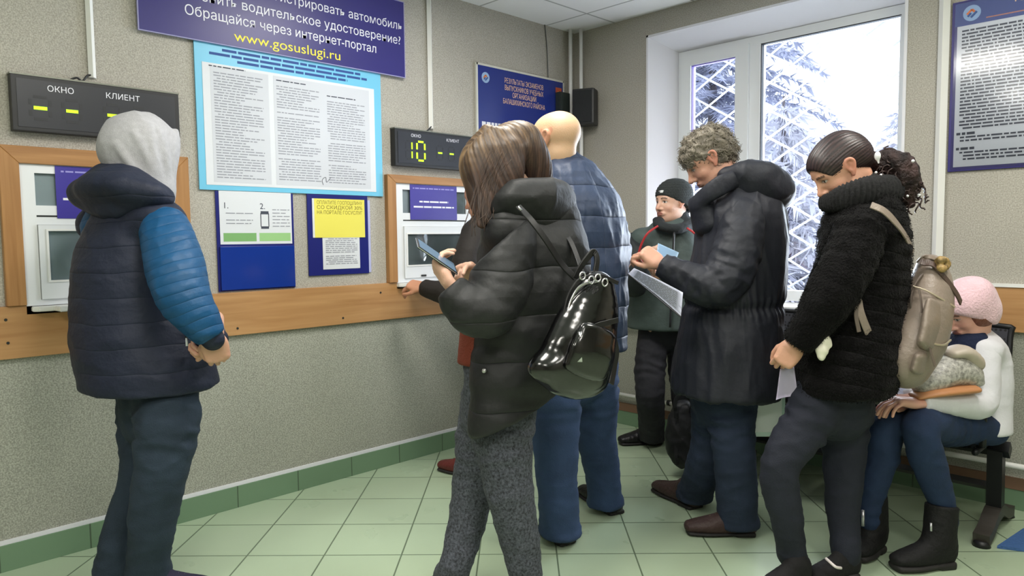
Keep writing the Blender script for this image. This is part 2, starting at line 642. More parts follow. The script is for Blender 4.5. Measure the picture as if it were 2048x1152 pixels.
bm = box_bm((cx1 - 0.035, FY - 0.032, 1.55), (cx1 - 0.005, FY - 0.02, 1.62), 0.004)
box_bm((cx1 - 0.027, FY - 0.05, 1.48), (cx1 - 0.013, FY - 0.03, 1.60), 0.005, bm)
obj_bm('window_handle', bm, M_white, win)

# ------------------------------------------------------------------ outside: grille, snowy yard, frosted trees
M_grille = mat('frosted_white_bar', (236, 238, 244), 0.6)
gr = thing('window_grille', 'white diamond lattice security grille outside the window', 'grille', (-1.95, 4.42, 0.8))
bm = bmesh.new()
gx0, gx1, gz0, gz1 = -2.85, -1.05, 0.78, 2.62
S = 0.172
gy = 4.42
for sgn in (1, -1):
    k = -30
    while k < 40:
        # line z = gz0 + sgn*(x - gx0)*1.12 + k*S
        c = gz0 + k * S
        pts = []
        for x in (gx0, gx1):
            pts.append((x, c + sgn * (x - gx0) * 0.60))
        (xa, za), (xb, zb) = pts
        # clip in z
        def clip(xa, za, xb, zb):
            out = []
            for x, z in ((xa, za), (xb, zb)):
                if z < gz0:
                    x = xa + (gz0 - za) * (xb - xa) / (zb - za); z = gz0
                if z > gz1:
                    x = xa + (gz1 - za) * (xb - xa) / (zb - za); z = gz1
                out.append((x, z))
            return out
        if max(za, zb) > gz0 + 0.02 and min(za, zb) < gz1 - 0.02:
            (x0, z0), (x1, z1) = clip(xa, za, xb, zb)
            if abs(x1 - x0) > 0.02:
                sweep_bm([(x0, gy + 0.004 * sgn, z0), (x1, gy + 0.004 * sgn, z1)], 0.0068, segs=6, bm=bm)
        k += 1
obj_bm('lattice', bm, M_grille, gr, True)
bm = bmesh.new()
for lo, hi in (((gx0, gy - 0.012, gz0), (gx0 + 0.03, gy + 0.012, gz1)), ((gx1 - 0.03, gy - 0.012, gz0), (gx1, gy + 0.012, gz1)),
               ((gx0, gy - 0.012, gz0), (gx1, gy + 0.012, gz0 + 0.03)), ((gx0, gy - 0.012, gz1 - 0.03), (gx1, gy + 0.012, gz1))):
    box_bm(lo, hi, 0.003, bm)
obj_bm('frame', bm, M_grille, gr)
for gxx in (gx0 + 0.015, gx1 - 0.015):
    for gzz in (0.95, 2.4):
        tube('bracket', [(gxx, gy, gzz), (gxx, YW + 0.31, gzz)], 0.008, M_grille, gr, segs=8)

M_snow = mat('snow', (240, 243, 250), 0.8)
structure(box('ground_outside', (-60, YW + 0.32, -0.6), (40, 90, -0.35), M_snow))
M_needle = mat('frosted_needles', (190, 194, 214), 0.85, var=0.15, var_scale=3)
M_needle2 = mat('hazy_frosted_twigs', (222, 222, 232), 0.9, var=0.1, var_scale=3)  # outdoor haze put into the colour as a paler tone over the frost
M_bark = mat('bark', (110, 104, 108), 0.9, bump=0.5)


def spruce(name, label, x, y, h, spread, seed, m, z0=-0.35, rows=26, density=1.0, low=0.12):
    rs = random.Random(seed)
    t = thing(name, label, 'tree', (x, y, z0), None)
    tube('trunk', [(x, y, z0), (x + 0.03, y, z0 + h * 0.5), (x, y, z0 + h)], 0.10, M_bark, t, taper=lambda s: 1 - 0.9 * s)
    verts, faces = [], []
    def tri(a, b, c):
        i = len(verts)
        verts.extend((a, b, c)); faces.append((i, i + 1, i + 2))
    for r in range(rows):
        f = low + (1 - low) * r / rows
        z = z0 + h * f
        Lb = spread * (1 - f) ** 0.8 + 0.1
        nb = int((9 if f < 0.8 else 6) * density)
        for b in range(nb):
            a = 2 * math.pi * (b + rs.random()) / nb
            d = Vector((math.cos(a), math.sin(a), 0))
            L_ = Lb * rs.uniform(0.75, 1.1)
            side = Vector((-d.y, d.x, 0))
            n = max(8, int(L_ / 0.045))
            for k in range(n):
                s = (k + 0.5) / n
                c = Vector((x, y, z)) + d * (L_ * s) + UP * (0.10 * L_ * s - 0.42 * L_ * s * s)
                w = 0.30 * (1 - 0.65 * s) * min(1, L_)
                for sg in (-1, 1):
                    for q in range(2):
                        tip = c + side * sg * w * rs.uniform(0.5, 1) + d * rs.uniform(0.02, 0.16) + UP * rs.uniform(-0.16, 0.05)
                        o = Vector((rs.uniform(-1, 1), rs.uniform(-1, 1), rs.uniform(-1, 1))) * 0.028
                        tri(c + d * 0.02, c - d * 0.02 + o, tip)
    me = bpy.data.meshes.new('branches')
    me.from_pydata([tuple(v - Vector((x, y, z0))) for v in verts], [], faces)
    me.materials.append(m)
    link(bpy.data.objects.new('branches', me), t)
    return t


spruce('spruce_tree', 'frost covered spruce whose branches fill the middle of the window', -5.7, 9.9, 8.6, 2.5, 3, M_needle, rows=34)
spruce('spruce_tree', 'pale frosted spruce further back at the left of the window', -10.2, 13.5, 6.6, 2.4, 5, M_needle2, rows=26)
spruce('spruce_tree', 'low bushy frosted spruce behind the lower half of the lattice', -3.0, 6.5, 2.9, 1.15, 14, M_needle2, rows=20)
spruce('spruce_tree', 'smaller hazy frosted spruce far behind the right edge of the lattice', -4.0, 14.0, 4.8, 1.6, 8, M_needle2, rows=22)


# ------------------------------------------------------------------ boards and rails on the walls
structure(box('trim_4', (XW, YB, 0.832), (XW + 0.022, YW, 1.035), M_woodY, bevel=0.003), 'beech rail board along the left wall')
bm = bmesh.new()
box_bm((XW + 0.022, YW - 0.022, 0.825), (OX0 - 0.015, YW, 1.03), 0.003, bm)
box_bm((OX1 + 0.015, YW - 0.022, 0.825), (XR, YW, 1.03), 0.003, bm)
structure(obj_bm('trim_5', bm, M_woodX), 'beech rail board along the window wall')
structure(box('trim_6', (OX1 + 0.02, YW - 0.028, 1.03), (XR, YW, 1.045), M_white))
# screw heads in the rail
bm = bmesh.new()
for yy, zz in ((0.545, 0.985), (0.548, 0.895), (2.02, 0.865), (2.26, 0.985), (1.45, 0.865)):
    c = bmesh.ops.create_cone(bm, cap_ends=True, segments=10, radius1=0.006, radius2=0.005, depth=0.004)
    bmesh.ops.rotate(bm, verts=c['verts'], matrix=Matrix.Rotation(math.pi / 2, 3, 'Y'))
    bmesh.ops.translate(bm, verts=c['verts'], vec=(XW + 0.023, yy, zz))
structure(obj_bm('trim_7', bm, M_darkgap), 'dark screw heads in the left rail board')

# cable ducts and pipes
def duct(name, label, path, r, m, square=False, cat='cable duct', group=None):
    return tag(tube(name, path, r, m, None, square=square), label, cat, group)

duct('cable_duct', 'white cable duct running up the left wall from the left counter display', [(XW + 0.008, 0.89, 1.95), (XW + 0.008, 0.89, ZC)], 0.010, M_pipe, True)
duct('cable_duct', 'white cable duct running up the left wall from the display reading 10', [(XW + 0.008, 2.645, 1.915), (XW + 0.008, 2.645, ZC)], 0.012, M_pipe, True)
duct('cable_duct', 'white cable duct running down the window wall left of the tall notice', [(-1.03, YW - 0.016, ZC), (-1.03, YW - 0.016, 1.045)], 0.017, M_pipe, True)
duct('heating_pipe', 'white vertical heating pipe in the corner, the one nearer the blue board', [(-3.29, 3.84, 0.0), (-3.29, 3.84, ZC)], 0.013, M_pipe, cat='pipe')
duct('heating_pipe', 'white vertical heating pipe in the corner, the one nearer the window', [(-3.225, 3.875, 0.0), (-3.225, 3.875, ZC)], 0.013, M_pipe, cat='pipe')
duct('heating_pipe', 'white heating pipe running just above the floor along the window wall', [(-3.225, 3.89, 0.215), (0.6, 3.89, 0.215)], 0.013, M_pipe, cat='pipe')
duct('heating_pipe', 'white heating pipe at knee height under the window corner', [(-3.225, 3.89, 0.695), (-1.35, 3.89, 0.695)], 0.012, M_pipe, cat='pipe')
for xx, zz in ((-2.93, 0.215), (-2.52, 0.215), (-2.88, 0.695)):
    tag(tube('pipe_clip', [(xx - 0.01, 3.89, zz), (xx + 0.01, 3.89, zz)], 0.018, M_black, None, segs=12), 'black coupling on the white heating pipe by the corner', 'pipe clip', 'black couplings on the heating pipes')
duct('cable', 'thin grey cable hanging down the wall above the blue results board', smooth_path([(XW + 0.006, 3.63, ZC), (XW + 0.006, 3.65, 2.55), (XW + 0.006, 3.66, 2.33)]), 0.003, mat('grey_cable', (90, 92, 92), 0.6), cat='cable')

# ------------------------------------------------------------------ ceiling luminaires
M_diff = mat('lamp_diffuser', (255, 248, 235), 0.5, emit=5.0)
for i, (lx, ly) in enumerate(LUM):
    t = thing('ceiling_light', 'square recessed ceiling light panel', 'ceiling light', (lx, ly, ZC - 0.001), 'ceiling light panels')
    bm = bmesh.new()
    for lo, hi in (((lx - .29, ly - .29, ZC - .012), (lx + .29, ly - .265, ZC)), ((lx - .29, ly + .265, ZC - .012), (lx + .29, ly + .29, ZC)),
                   ((lx - .29, ly - .29, ZC - .012), (lx - .265, ly + .29, ZC)), ((lx + .265, ly - .29, ZC - .012), (lx + .29, ly + .29, ZC))):
        box_bm(lo, hi, bm=bm)
    obj_bm('frame', bm, M_white, t)
    box('diffuser', (lx - .265, ly - .265, ZC - .006), (lx + .265, ly + .265, ZC), M_diff, t)
# ------------------------------------------------------------------ things on the left wall (lying in the plane x = XW, seen along -x)
LX, LZ = (0, 1, 0), (0, 0, 1)
M_navy = mat('board_navy', (44, 38, 112), 0.35)
M_navy2 = mat('board_blue', (34, 50, 128), 0.25)
M_cyan = mat('poster_cyan', (112, 190, 222), 0.35)
M_paper = mat('paper_white', (214, 217, 222), 0.55)
M_paper2 = mat('paper_grey', (200, 203, 210), 0.6)
M_ltext = mat('white_lettering', (232, 232, 240), 0.5)
M_yel = mat('yellow_lettering', (244, 226, 60), 0.5)
M_fine = mat('fine_print_ink', (146, 149, 158), 0.7)
M_fine2 = mat('dark_print_ink', (62, 66, 80), 0.7)
M_blueink = mat('blue_ink', (28, 70, 140), 0.6)
M_blue = mat('holder_blue', (22, 52, 140), 0.2, coat=0.3)
M_blued = mat('holder_blue_dark', (28, 34, 110), 0.3)
M_yellow = mat('yellow_paper', (228, 218, 92), 0.5)
M_green = mat('green_print', (150, 196, 130), 0.5)
M_greend = mat('green_print_dark', (120, 170, 104), 0.5)
M_led = mat('led_segment', (176, 232, 24), 0.4, emit=0.9)
M_ledoff = mat('led_segment_off', (34, 36, 40), 0.5)
M_disp = mat('display_face', (38, 40, 47), 0.35)
M_alu = mat('display_edge', (120, 122, 112), 0.4, metal=0.5)
M_violetsign = mat('violet_sign', (66, 58, 150), 0.35)


def lwbox(name, y0, y1, z0, z1, x0, x1, m, parent=None, bevel=0.0):
    return box(name, (XW + x0, y0, z0), (XW + x1, y1, z1), m, parent, bevel)


def print_rows(name, y0, y1, z0, z1, x, m, parent, rowh=0.012, fill=0.5, seed=1, axis='L', word=(0.01, 0.045), ragged=0.25, skip=0.06, thick=0.0006, gap=0.006):
    """rows of unreadable print: one mesh of small flat word blocks"""
    rs = random.Random(seed)
    bm = bmesh.new()
    z = z1
    while z - rowh > z0:
        if rs.random() > skip:
            end = y1 - (rs.random() * (y1 - y0) * ragged if rs.random() < 0.5 else 0)
            y = y0 + (0.015 if rs.random() < 0.15 else 0)
            while y < end:
                w = rs.uniform(*word)
                e = min(y + w, end)
                zz0, zz1 = z - rowh * fill, z
                if axis == 'L':
                    box_bm((x, y, zz0), (x + thick, e, zz1), bm=bm)
                else:
                    box_bm((y, x - thick, zz0), (e, x, zz1), bm=bm)
                y = e + gap
        z -= rowh
    return obj_bm(name, bm, m, parent)


# big banner leaning out over the tall poster
t = thing('banner', 'large navy banner in white and yellow Cyrillic lettering above the light blue poster', 'banner', (XW, 1.76, 2.18))
lwbox('board', 1.072, 2.452, 2.178, 2.585, 0.018, 0.026, M_navy, t, 0.001)
bm = bmesh.new()
for a, b, c, d in ((1.068, 2.456, 2.174, 2.178), (1.068, 2.456, 2.585, 2.589), (1.068, 1.072, 2.178, 2.585), (2.452, 2.456, 2.178, 2.585)):
    box_bm((XW + 0.016, a, c), (XW + 0.027, b, d), bm=bm)
obj_bm('edge_strip', bm, mat('banner_edge', (150, 148, 190), 0.5), t)
xb = XW + 0.0268
for body, zz, size, m, w, b in (('ВНИМАНИЕ !', 2.513, 0.072, M_yel, 0.50, 0.0012), ('Хочешь быстро зарегистрировать автомобиль', 2.432, 0.062, M_ltext, 1.35, 0.0008),
                                ('или заменить водительское удостоверение?', 2.352, 0.062, M_ltext, 1.32, 0.0008),
                                ('Обращайся через интернет-портал', 2.279, 0.062, M_ltext, 1.0, 0.0008), ('www.gosuslugi.ru', 2.204, 0.066, M_yel, 0.56, 0.0012)):
    text_obj('lettering', body, size, m, t, (xb, 1.765, zz), LX, LZ, width=w)

# tall light-blue poster
t = thing('poster', 'tall light blue poster holding three columns of fine print', 'poster', (XW, 1.8, 1.515))
lwbox('board', 1.303, 2.298, 1.513, 2.176, 0.004, 0.012, M_cyan, t, 0.001)
lwbox('sheet', 1.335, 2.253, 1.536, 2.088, 0.012, 0.0135, M_paper, t)
for i, (a, b, z1) in enumerate(((1.385, 1.62, 2.05), (1.69, 1.92, 2.03), (1.965, 2.19, 1.99))):
    lwbox('column', a - 0.015, b + 0.03, 1.55, 2.075, 0.0135, 0.0139, M_paper2, t)
    print_rows('fine_print', a, b, 1.56, z1, XW + 0.0141, M_fine, t, rowh=0.0125, fill=0.36, seed=11 + i, ragged=0.5)
    print_rows('heading', a - (0.02 if i == 0 else 0), a + 0.17, z1 + 0.005, z1 + 0.028, XW + 0.0141, M_fine2, t, rowh=0.012, fill=0.4, seed=31 + i, skip=0)
for k, (a, b, zz) in enumerate(((1.43, 2.17, 2.160), (1.37, 2.21, 2.138), (1.50, 2.09, 2.116))):
    print_rows('heading', a, b, zz - 0.016, zz, XW + 0.0122, M_blueink, t, rowh=0.0155, fill=0.75, seed=50 + k, ragged=0, skip=0, word=(0.03, 0.11), gap=0.008)
tube('signature', smooth_path([(XW + 0.0145, 1.93, 1.56), (XW + 0.0145, 1.925, 1.585), (XW + 0.0145, 1.945, 1.60), (XW + 0.0145, 1.95, 1.575), (XW + 0.0145, 1.975, 1.60)]), 0.0012, M_fine2, t, segs=6)

# pocket holder with printed sheet
t = thing('leaflet_holder', 'blue wall pocket holding a white sheet with a phone drawing and green blocks', 'leaflet holder', (XW, 1.57, 1.045))
lwbox('backing', 1.374, 1.762, 1.042, 1.51, 0.002, 0.008, M_blued, t, 0.001)
lwbox('sheet', 1.390, 1.750, 1.262, 1.512, 0.008, 0.0095, M_paper, t)
lwbox('pocket', 1.385, 1.757, 1.048, 1.252, 0.008, 0.016, M_blue, t, 0.002)
lwbox('print_block', 1.405, 1.565, 1.275, 1.315, 0.0095, 0.0099, M_greend, t)
lwbox('print_block', 1.580, 1.742, 1.275, 1.315, 0.0095, 0.0099, M_green, t)
print_rows('fine_print', 1.42, 1.55, 1.33, 1.41, XW + 0.0099, M_fine, t, rowh=0.016, fill=0.25, seed=5, ragged=0.3)
print_rows('fine_print', 1.65, 1.74, 1.33, 1.43, XW + 0.0099, M_fine, t, rowh=0.016, fill=0.25, seed=6, ragged=0.3)
text_obj('lettering', '1.', 0.04, M_fine2, t, (XW + 0.0101, 1.42, 1.43), LX, LZ)
text_obj('lettering', '2.', 0.04, M_fine2, t, (XW + 0.0101, 1.60, 1.43), LX, LZ)
bm = bmesh.new()
for a, b, c, d in ((1.590, 1.630, 1.405, 1.420), (1.590, 1.630, 1.335, 1.347), (1.588, 1.592, 1.345, 1.41), (1.628, 1.632, 1.345, 1.41)):
    box_bm((XW + 0.0095, a, c), (XW + 0.0101, b, d), bm=bm)
obj_bm('phone_drawing', bm, M_fine2, t)

# blue frame with a yellow notice
t = thing('notice_board', 'blue clip frame with a yellow notice over a small printed sheet', 'notice', (XW, 2.02, 1.1))
lwbox('backing', 1.838, 2.198, 1.095, 1.512, 0.002, 0.010, M_blued, t, 0.002)
lwbox('edge', 2.198, 2.214, 1.10, 1.49, 0.001, 0.006, mat('lilac_edge', (176, 180, 220), 0.4), t)
lwbox('sheet', 1.918, 2.14, 1.125, 1.30, 0.011, 0.012, M_paper, t)
print_rows('fine_print', 1.935, 2.125, 1.14, 1.285, XW + 0.0125, M_fine, t, rowh=0.010, fill=0.4, seed=8)
lwbox('yellow_sheet', 1.875, 2.175, 1.29, 1.49, 0.012, 0.0135, M_yellow, t)
lwbox('sheet_border', 1.864, 1.875, 1.29, 1.49, 0.011, 0.013, M_paper, t)
M_yink = mat('olive_ink', (112, 96, 30), 0.6)
for body, zz in (('ОПЛАТИТЕ ГОСПОШЛИНУ', 1.462), ('СО СКИДКОЙ 30%', 1.437), ('НА ПОРТАЛЕ ГОСУСЛУГ', 1.411)):
    text_obj('lettering', body, 0.026, M_yink, t, (XW + 0.0138, 2.025, zz), LX, LZ, width=0.27)

# blue results board near the corner
t = thing('results_board', 'dark blue board with pale orange lettering near the room corner', 'information board', (XW, 3.4, 1.75))
lwbox('board', 3.010, 3.800, 1.72, 2.340, 0.004, 0.014, M_navy2, t, 0.001)
bm = bmesh.new()
for a, b, c, d in ((3.0, 3.81, 2.340, 2.352), (2.996, 3.010, 1.71, 2.352), (3.800, 3.812, 1.71, 2.352), (3.0, 3.81, 1.708, 1.72)):
    box_bm((XW + 0.002, a, c), (XW + 0.016, b, d), bm=bm)
obj_bm('frame', bm, mat('pale_frame', (206, 206, 196), 0.5), t)
M_oran = mat('pale_orange_lettering', (236, 196, 160), 0.5)
for body, zz, w in (('РЕЗУЛЬТАТЫ ЭКЗАМЕНОВ', 2.262, 0.36), ('ВЫПУСКНИКОВ УЧЕБНЫХ', 2.218, 0.36), ('ОРГАНИЗАЦИЙ', 2.176, 0.22), ('БАЛАШИХИНСКОГО РАЙОНА', 2.132, 0.39)):
    text_obj('lettering', body, 0.045, M_oran, t, (XW + 0.0148, 3.42, zz), LX, LZ, width=w, bold=0.0)
text_obj('lettering', 'ЖЗСНКЦШ', 0.07, M_ltext, t, (XW + 0.0148, 3.17, 1.965), LX, LZ, width=0.26, bold=0.0) if False else None
print_rows('heading', 3.04, 3.34, 1.94, 2.0, XW + 0.0146, M_ltext, t, rowh=0.055, fill=0.85, seed=3, ragged=0, skip=0, word=(0.02, 0.04), gap=0.008)


def emblem(parent, c, xdir, r, out):
    """round badge: orange and white chevrons on a pale blue disc"""
    xd, od = Vector(xdir), Vector(out)
    c = Vector(c)
    bm = bmesh.new()
    def disc(rad, lift, h):
        ring = []
        for k in range(28):
            a = 2 * math.pi * k / 28
            ring.append(c + xd * math.cos(a) * rad + UP * math.sin(a) * rad)
        lo = [bm.verts.new(p + od * lift) for p in ring]
        hi = [bm.verts.new(p + od * (lift + h)) for p in ring]
        bm.faces.new(hi)
        for k in range(28):
            bm.faces.new((lo[k], lo[(k + 1) % 28], hi[(k + 1) % 28], hi[k]))
    disc(r, 0, 0.0015)
    bmesh.ops.recalc_face_normals(bm, faces=bm.faces)
    e = obj_bm('emblem', bm, mat('emblem_pale', (150, 178, 214), 0.4), parent)
    bm = bmesh.new()
    def bar(p0, p1, w, lift):
        a, b = Vector(p0), Vector(p1)
        q0, q1 = c + xd * a.x * r + UP * a.y * r + od * lift, c + xd * b.x * r + UP * b.y * r + od * lift
        sweep_bm([q0, q1], w * r, 0.0006, up=od, bm=bm, square=True)
    bar((-0.55, -0.1), (0.0, 0.45), 0.13, 0.002)
    bar((0.0, 0.45), (0.3, 0.1), 0.13, 0.002)
    obj_bm('emblem_mark', bm, mat('emblem_orange', (220, 120, 50), 0.4), e)
    bm = bmesh.new()
    def bar2(p0, p1, w, lift):
        a, b = Vector(p0), Vector(p1)
        q0, q1 = c + xd * a.x * r + UP * a.y * r + od * lift, c + xd * b.x * r + UP * b.y * r + od * lift
        sweep_bm([q0, q1], w * r, 0.0006, up=od, bm=bm, square=True)
    bar2((-0.1, -0.55), (0.55, 0.1), 0.13, 0.0025)
    bar2((-0.1, 0.0), (-0.45, -0.4), 0.12, 0.0025)
    obj_bm('emblem_mark', bm, mat('emblem_blue', (40, 84, 150), 0.4), e)


emblem(t, (XW + 0.0142, 3.075, 2.27), LX, 0.033, (1, 0, 0))
bm = bmesh.new()
box_bm((XW + 0.014, 3.725, 2.215), (XW + 0.0155, 3.785, 2.30), 0.0005, bm)
e = obj_bm('emblem', bm, mat('emblem_red', (190, 84, 50), 0.4), t)
box('emblem_mark', (XW + 0.0155, 3.742, 2.235), (XW + 0.0162, 3.768, 2.275), mat('emblem_gold', (224, 170, 80), 0.4), e)


# ------------------------------------------------------------------ number displays
SEG = {'A': (0.5, 1), 'G': (0.5, 0.5), 'D': (0.5, 0)}
def digit(bm_on, bm_off, y, z, w, h, on, x):
    s = 0.16 * w
    segs = {'a': ((y + s, z + h), (y + w - s, z + h)), 'g': ((y + s, z + h / 2), (y + w - s, z + h / 2)), 'd': ((y + s, z), (y + w - s, z)),
            'f': ((y, z + h - s), (y, z + h / 2 + s)), 'b': ((y + w, z + h - s), (y + w, z + h / 2 + s)),
            'e': ((y, z + h / 2 - s), (y, z + s)), 'c': ((y + w, z + h / 2 - s), (y + w, z + s))}
    for k, ((ya, za), (yb, zb)) in segs.items():
        sweep_bm([(x, ya, za), (x, yb, zb)], 0.10 * w if k in on else 0.085 * w, 0.0012 if k in on else 0.0004, up=(1, 0, 0), bm=bm_on if k in on else bm_off, square=True)


def display(label, y0, y1, z0, z1, digits, texts):
    t = thing('number_display', label, 'number display', (XW, (y0 + y1) / 2, z0))
    lwbox('housing', y0, y1, z0, z1, 0.0, 0.045, M_black, t, 0.003)
    lwbox('face', y0 + 0.018, y1 - 0.018, z0 + 0.016, z1 - 0.014, 0.045, 0.047, M_disp, t)
    lwbox('top_edge', y0 - 0.002, y1 + 0.002, z1, z1 + 0.006, 0.0, 0.047, M_alu, t)
    for y, z, w, h, on in digits:
        bon, boff = bmesh.new(), bmesh.new()
        digit(bon, boff, y, z, w, h, on, XW + 0.0474)
        dg_ = obj_bm('digit', bon, M_led, t)
        obj_bm('unlit_segments', boff, M_ledoff, dg_)
    for body, y, z, s in texts:
        text_obj('lettering', body, s, M_ltext, t, (XW + 0.0476, y, z), LX, LZ)
    return t


display('wide dark number display with three green dashes on the wall behind the hooded man', 0.60, 1.215, 1.708, 1.92,
        [(0.660, 1.757, 0.066, 0.085, 'g'), (0.770, 1.757, 0.062, 0.085, 'g'), (0.918, 1.757, 0.06, 0.085, 'g'), (1.02, 1.757, 0.06, 0.085, 'g')],
        [('ОКНО', 0.765, 1.868, 0.032), ('КЛИЕНТ', 0.99, 1.868, 0.032)])
display('dark number display showing a green 10 above the right-hand service window', 2.362, 2.952, 1.685, 1.888,
        [(2.435, 1.725, 0.04, 0.10, 'bc'), (2.51, 1.722, 0.055, 0.105, 'abcdef'), (2.655, 1.735, 0.045, 0.08, 'g'), (2.742, 1.735, 0.045, 0.08, 'g'), (2.835, 1.735, 0.045, 0.08, 'g')],
        [('ОКНО', 2.505, 1.85, 0.024), ('КЛИЕНТ', 2.775, 1.845, 0.024)])
tag(tube('cable', smooth_path([(XW + 0.02, 0.80, 1.925), (XW + 0.02, 0.83, 1.94), (XW + 0.015, 0.85, 1.93), (XW + 0.012, 0.87, 1.955), (XW + 0.012, 0.885, 1.96)]), 0.004, M_black), 'black cable looping into the top of the wide display', 'cable')
tag(tube('cable', smooth_path([(XW + 0.02, 2.60, 1.894), (XW + 0.02, 2.62, 1.91), (XW + 0.015, 2.645, 1.93)]), 0.004, M_black), 'short black cable entering the display reading 10', 'cable')


# ------------------------------------------------------------------ service windows
M_blind = mat('grey_blind', (184, 194, 194), 0.6)
M_blind2 = mat('pale_blind', (216, 228, 230), 0.6)


def service_window(label, y0, y1, iy0, iy1, ztop, izt, sign, hatch, trans, blind, sill):
    t = thing('service_window', label, 'service window', (XW, (y0 + y1) / 2, 1.03))
    w = 0.034
    # mitred wooden casing
    for nm, pts, mm_ in (('casing', ((y0, 1.036), (iy0, 1.036), (iy0, izt), (y0, ztop)), M_woodZ), ('casing', ((y1, 1.036), (y1, ztop), (iy1, izt), (iy1, 1.036)), M_woodZ),
                         ('casing', ((y0, ztop), (iy0, izt), (iy1, izt), (y1, ztop)), M_woodYc)):
        bm = bmesh.new()
        lo = [bm.verts.new((XW, a, b)) for a, b in pts]
        hi = [bm.verts.new((XW + w, a, b)) for a, b in pts]
        bm.faces.new(lo); bm.faces.new(hi)
        for k in range(4):
            bm.faces.new((lo[k], lo[(k + 1) % 4], hi[(k + 1) % 4], hi[k]))
        bmesh.ops.recalc_face_normals(bm, faces=bm.faces)
        bmesh.ops.bevel(bm, geom=bm.edges[:], offset=0.002, segments=1, affect='EDGES')
        obj_bm(nm, bm, mm_, t)
    # pvc frame
    bm = bmesh.new()
    a, b = iy0, iy1
    box_bm((XW, a, 1.0), (XW + 0.022, a + 0.05, izt), 0, bm)
    box_bm((XW, b - 0.05, 1.0), (XW + 0.022, b, izt), 0, bm)
    box_bm((XW, a + 0.05, izt - 0.034), (XW + 0.022, b - 0.05, izt), 0, bm)
    box_bm((XW, a + 0.05, trans[0] - 0.075), (XW + 0.022, b - 0.05, trans[0]), 0, bm)
    box_bm((XW, a + 0.05, 1.0), (XW + 0.022, b - 0.05, 1.055), 0, bm)
    fr = obj_bm('frame', bm, M_pvc, t)
    bm = box_bm((XW + 0.022, a + 0.05, trans[0] - 0.045), (XW + 0.0225, b - 0.05, trans[0] - 0.038))
    obj_bm('groove', bm, M_darkgap, fr)
    box('blind', (XW + 0.002, a + 0.05, trans[0]), (XW + 0.006, b - 0.05, izt - 0.034), M_blind, t)
    box('pane', (XW + 0.010, a + 0.05, trans[0]), (XW + 0.013, b - 0.05, izt - 0.034), M_glass, t)
    # sliding hatch
    h0, h1, hz0, hz1 = hatch
    bm = bmesh.new()
    ha, hb, hza, hzb = a + 0.052, b - 0.052, 1.056, trans[0] - 0.076
    box_bm((XW, ha, hza), (XW + 0.030, h0, hzb), 0, bm)
    box_bm((XW, h1, hza), (XW + 0.030, hb, hzb), 0, bm)
    box_bm((XW, h0, hz1), (XW + 0.030, h1, hzb), 0, bm)
    box_bm((XW, h0, hza), (XW + 0.030, h1, hz0), 0, bm)
    ht = obj_bm('hatch', bm, M_pvc, t)
    box('blind', (XW + 0.006, h0, hz0), (XW + 0.010, h1, hz1), blind, ht)
    box('pane', (XW + 0.014, h0, hz0), (XW + 0.017, h1, hz1), M_glass, ht)
    box('handle', (XW + 0.030, h0 + 0.09, hz0 - 0.068), (XW + 0.036, h0 + 0.125, hz0 - 0.058), M_darkgap, ht, 0.001)
    bm = bmesh.new()
    for lo, hi in (((XW + .030, h0 - .008, hz0 - .008), (XW + .033, h0, hz1 + .008)), ((XW + .030, h1, hz0 - .008), (XW + .033, h1 + .008, hz1 + .008)),
                   ((XW + .030, h0, hz1), (XW + .033, h1, hz1 + .008)), ((XW + .030, h0, hz0 - .008), (XW + .033, h1, hz0))):
        box_bm(lo, hi, bm=bm)
    obj_bm('bead', bm, M_white, ht)
    # shelf with a step: narrow end piece, deeper middle
    s0, s1 = sill
    bm = bmesh.new()
    prof = [(0.0, s0 - 0.07), (0.045, s0 - 0.07), (0.06, s0 - 0.05), (0.06, s0), (0.13, s0 + 0.004), (0.13, s1), (0.06, s1 + 0.004), (0.06, s1 + 0.05), (0.0, s1 + 0.05)]
    lo = [bm.verts.new((XW + p, q, 1.010)) for p, q in prof]
    hi = [bm.verts.new((XW + p, q, 1.030)) for p, q in prof]
    bm.faces.new(lo); bm.faces.new(hi)
    for k in range(len(prof)):
        bm.faces.new((lo[k], lo[(k + 1) % len(prof)], hi[(k + 1) % len(prof)], hi[k]))
    bmesh.ops.recalc_face_normals(bm, faces=bm.faces)
    bmesh.ops.bevel(bm, geom=bm.edges[:], offset=0.003, segments=2, affect='EDGES')
    obj_bm('shelf', bm, M_white, t)
    # violet paper sign stuck on the upper pane
    sy0, sy1, sz0, sz1 = sign
    sg = box('sign', (XW + 0.023, sy0, sz0), (XW + 0.0245, sy1, sz1), M_violetsign, t)
    zc = (sz0 + sz1) / 2
    for k, (dz, wd) in enumerate(((0.008, 0.62), (-0.022, 0.86))):
        print_rows('heading', (sy0 + sy1) / 2 - (sy1 - sy0) * wd / 2, (sy0 + sy1) / 2 + (sy1 - sy0) * wd / 2, zc + dz - 0.014, zc + dz, XW + 0.0245, M_ltext, sg,
                   rowh=0.013, fill=0.7, seed=k + 4, ragged=0, skip=0, word=(0.02, 0.07))
    print_rows('heading', sy0 + 0.02, sy1 - 0.02, sz1 - 0.03, sz1 - 0.018, XW + 0.0245, mat('lilac_print', (150, 146, 210), 0.5), sg, rowh=0.011, fill=0.6, seed=9, ragged=0, skip=0)
    return t


service_window('white counter window in a wood casing behind the hooded man', 0.550, 1.250, 0.615, 1.185, 1.652, 1.585,
               (0.735, 1.065, 1.375, 1.583), (0.70, 1.09, 1.130, 1.325), (1.425,), M_blind2, (0.70, 1.13))
service_window('white counter window in a wood casing beside the woman with the phone', 2.315, 3.005, 2.372, 2.945, 1.635, 1.590,
               (2.472, 2.818, 1.388, 1.588), (2.445, 2.875, 1.130, 1.305), (1.425,), M_blind, (2.44, 2.88))

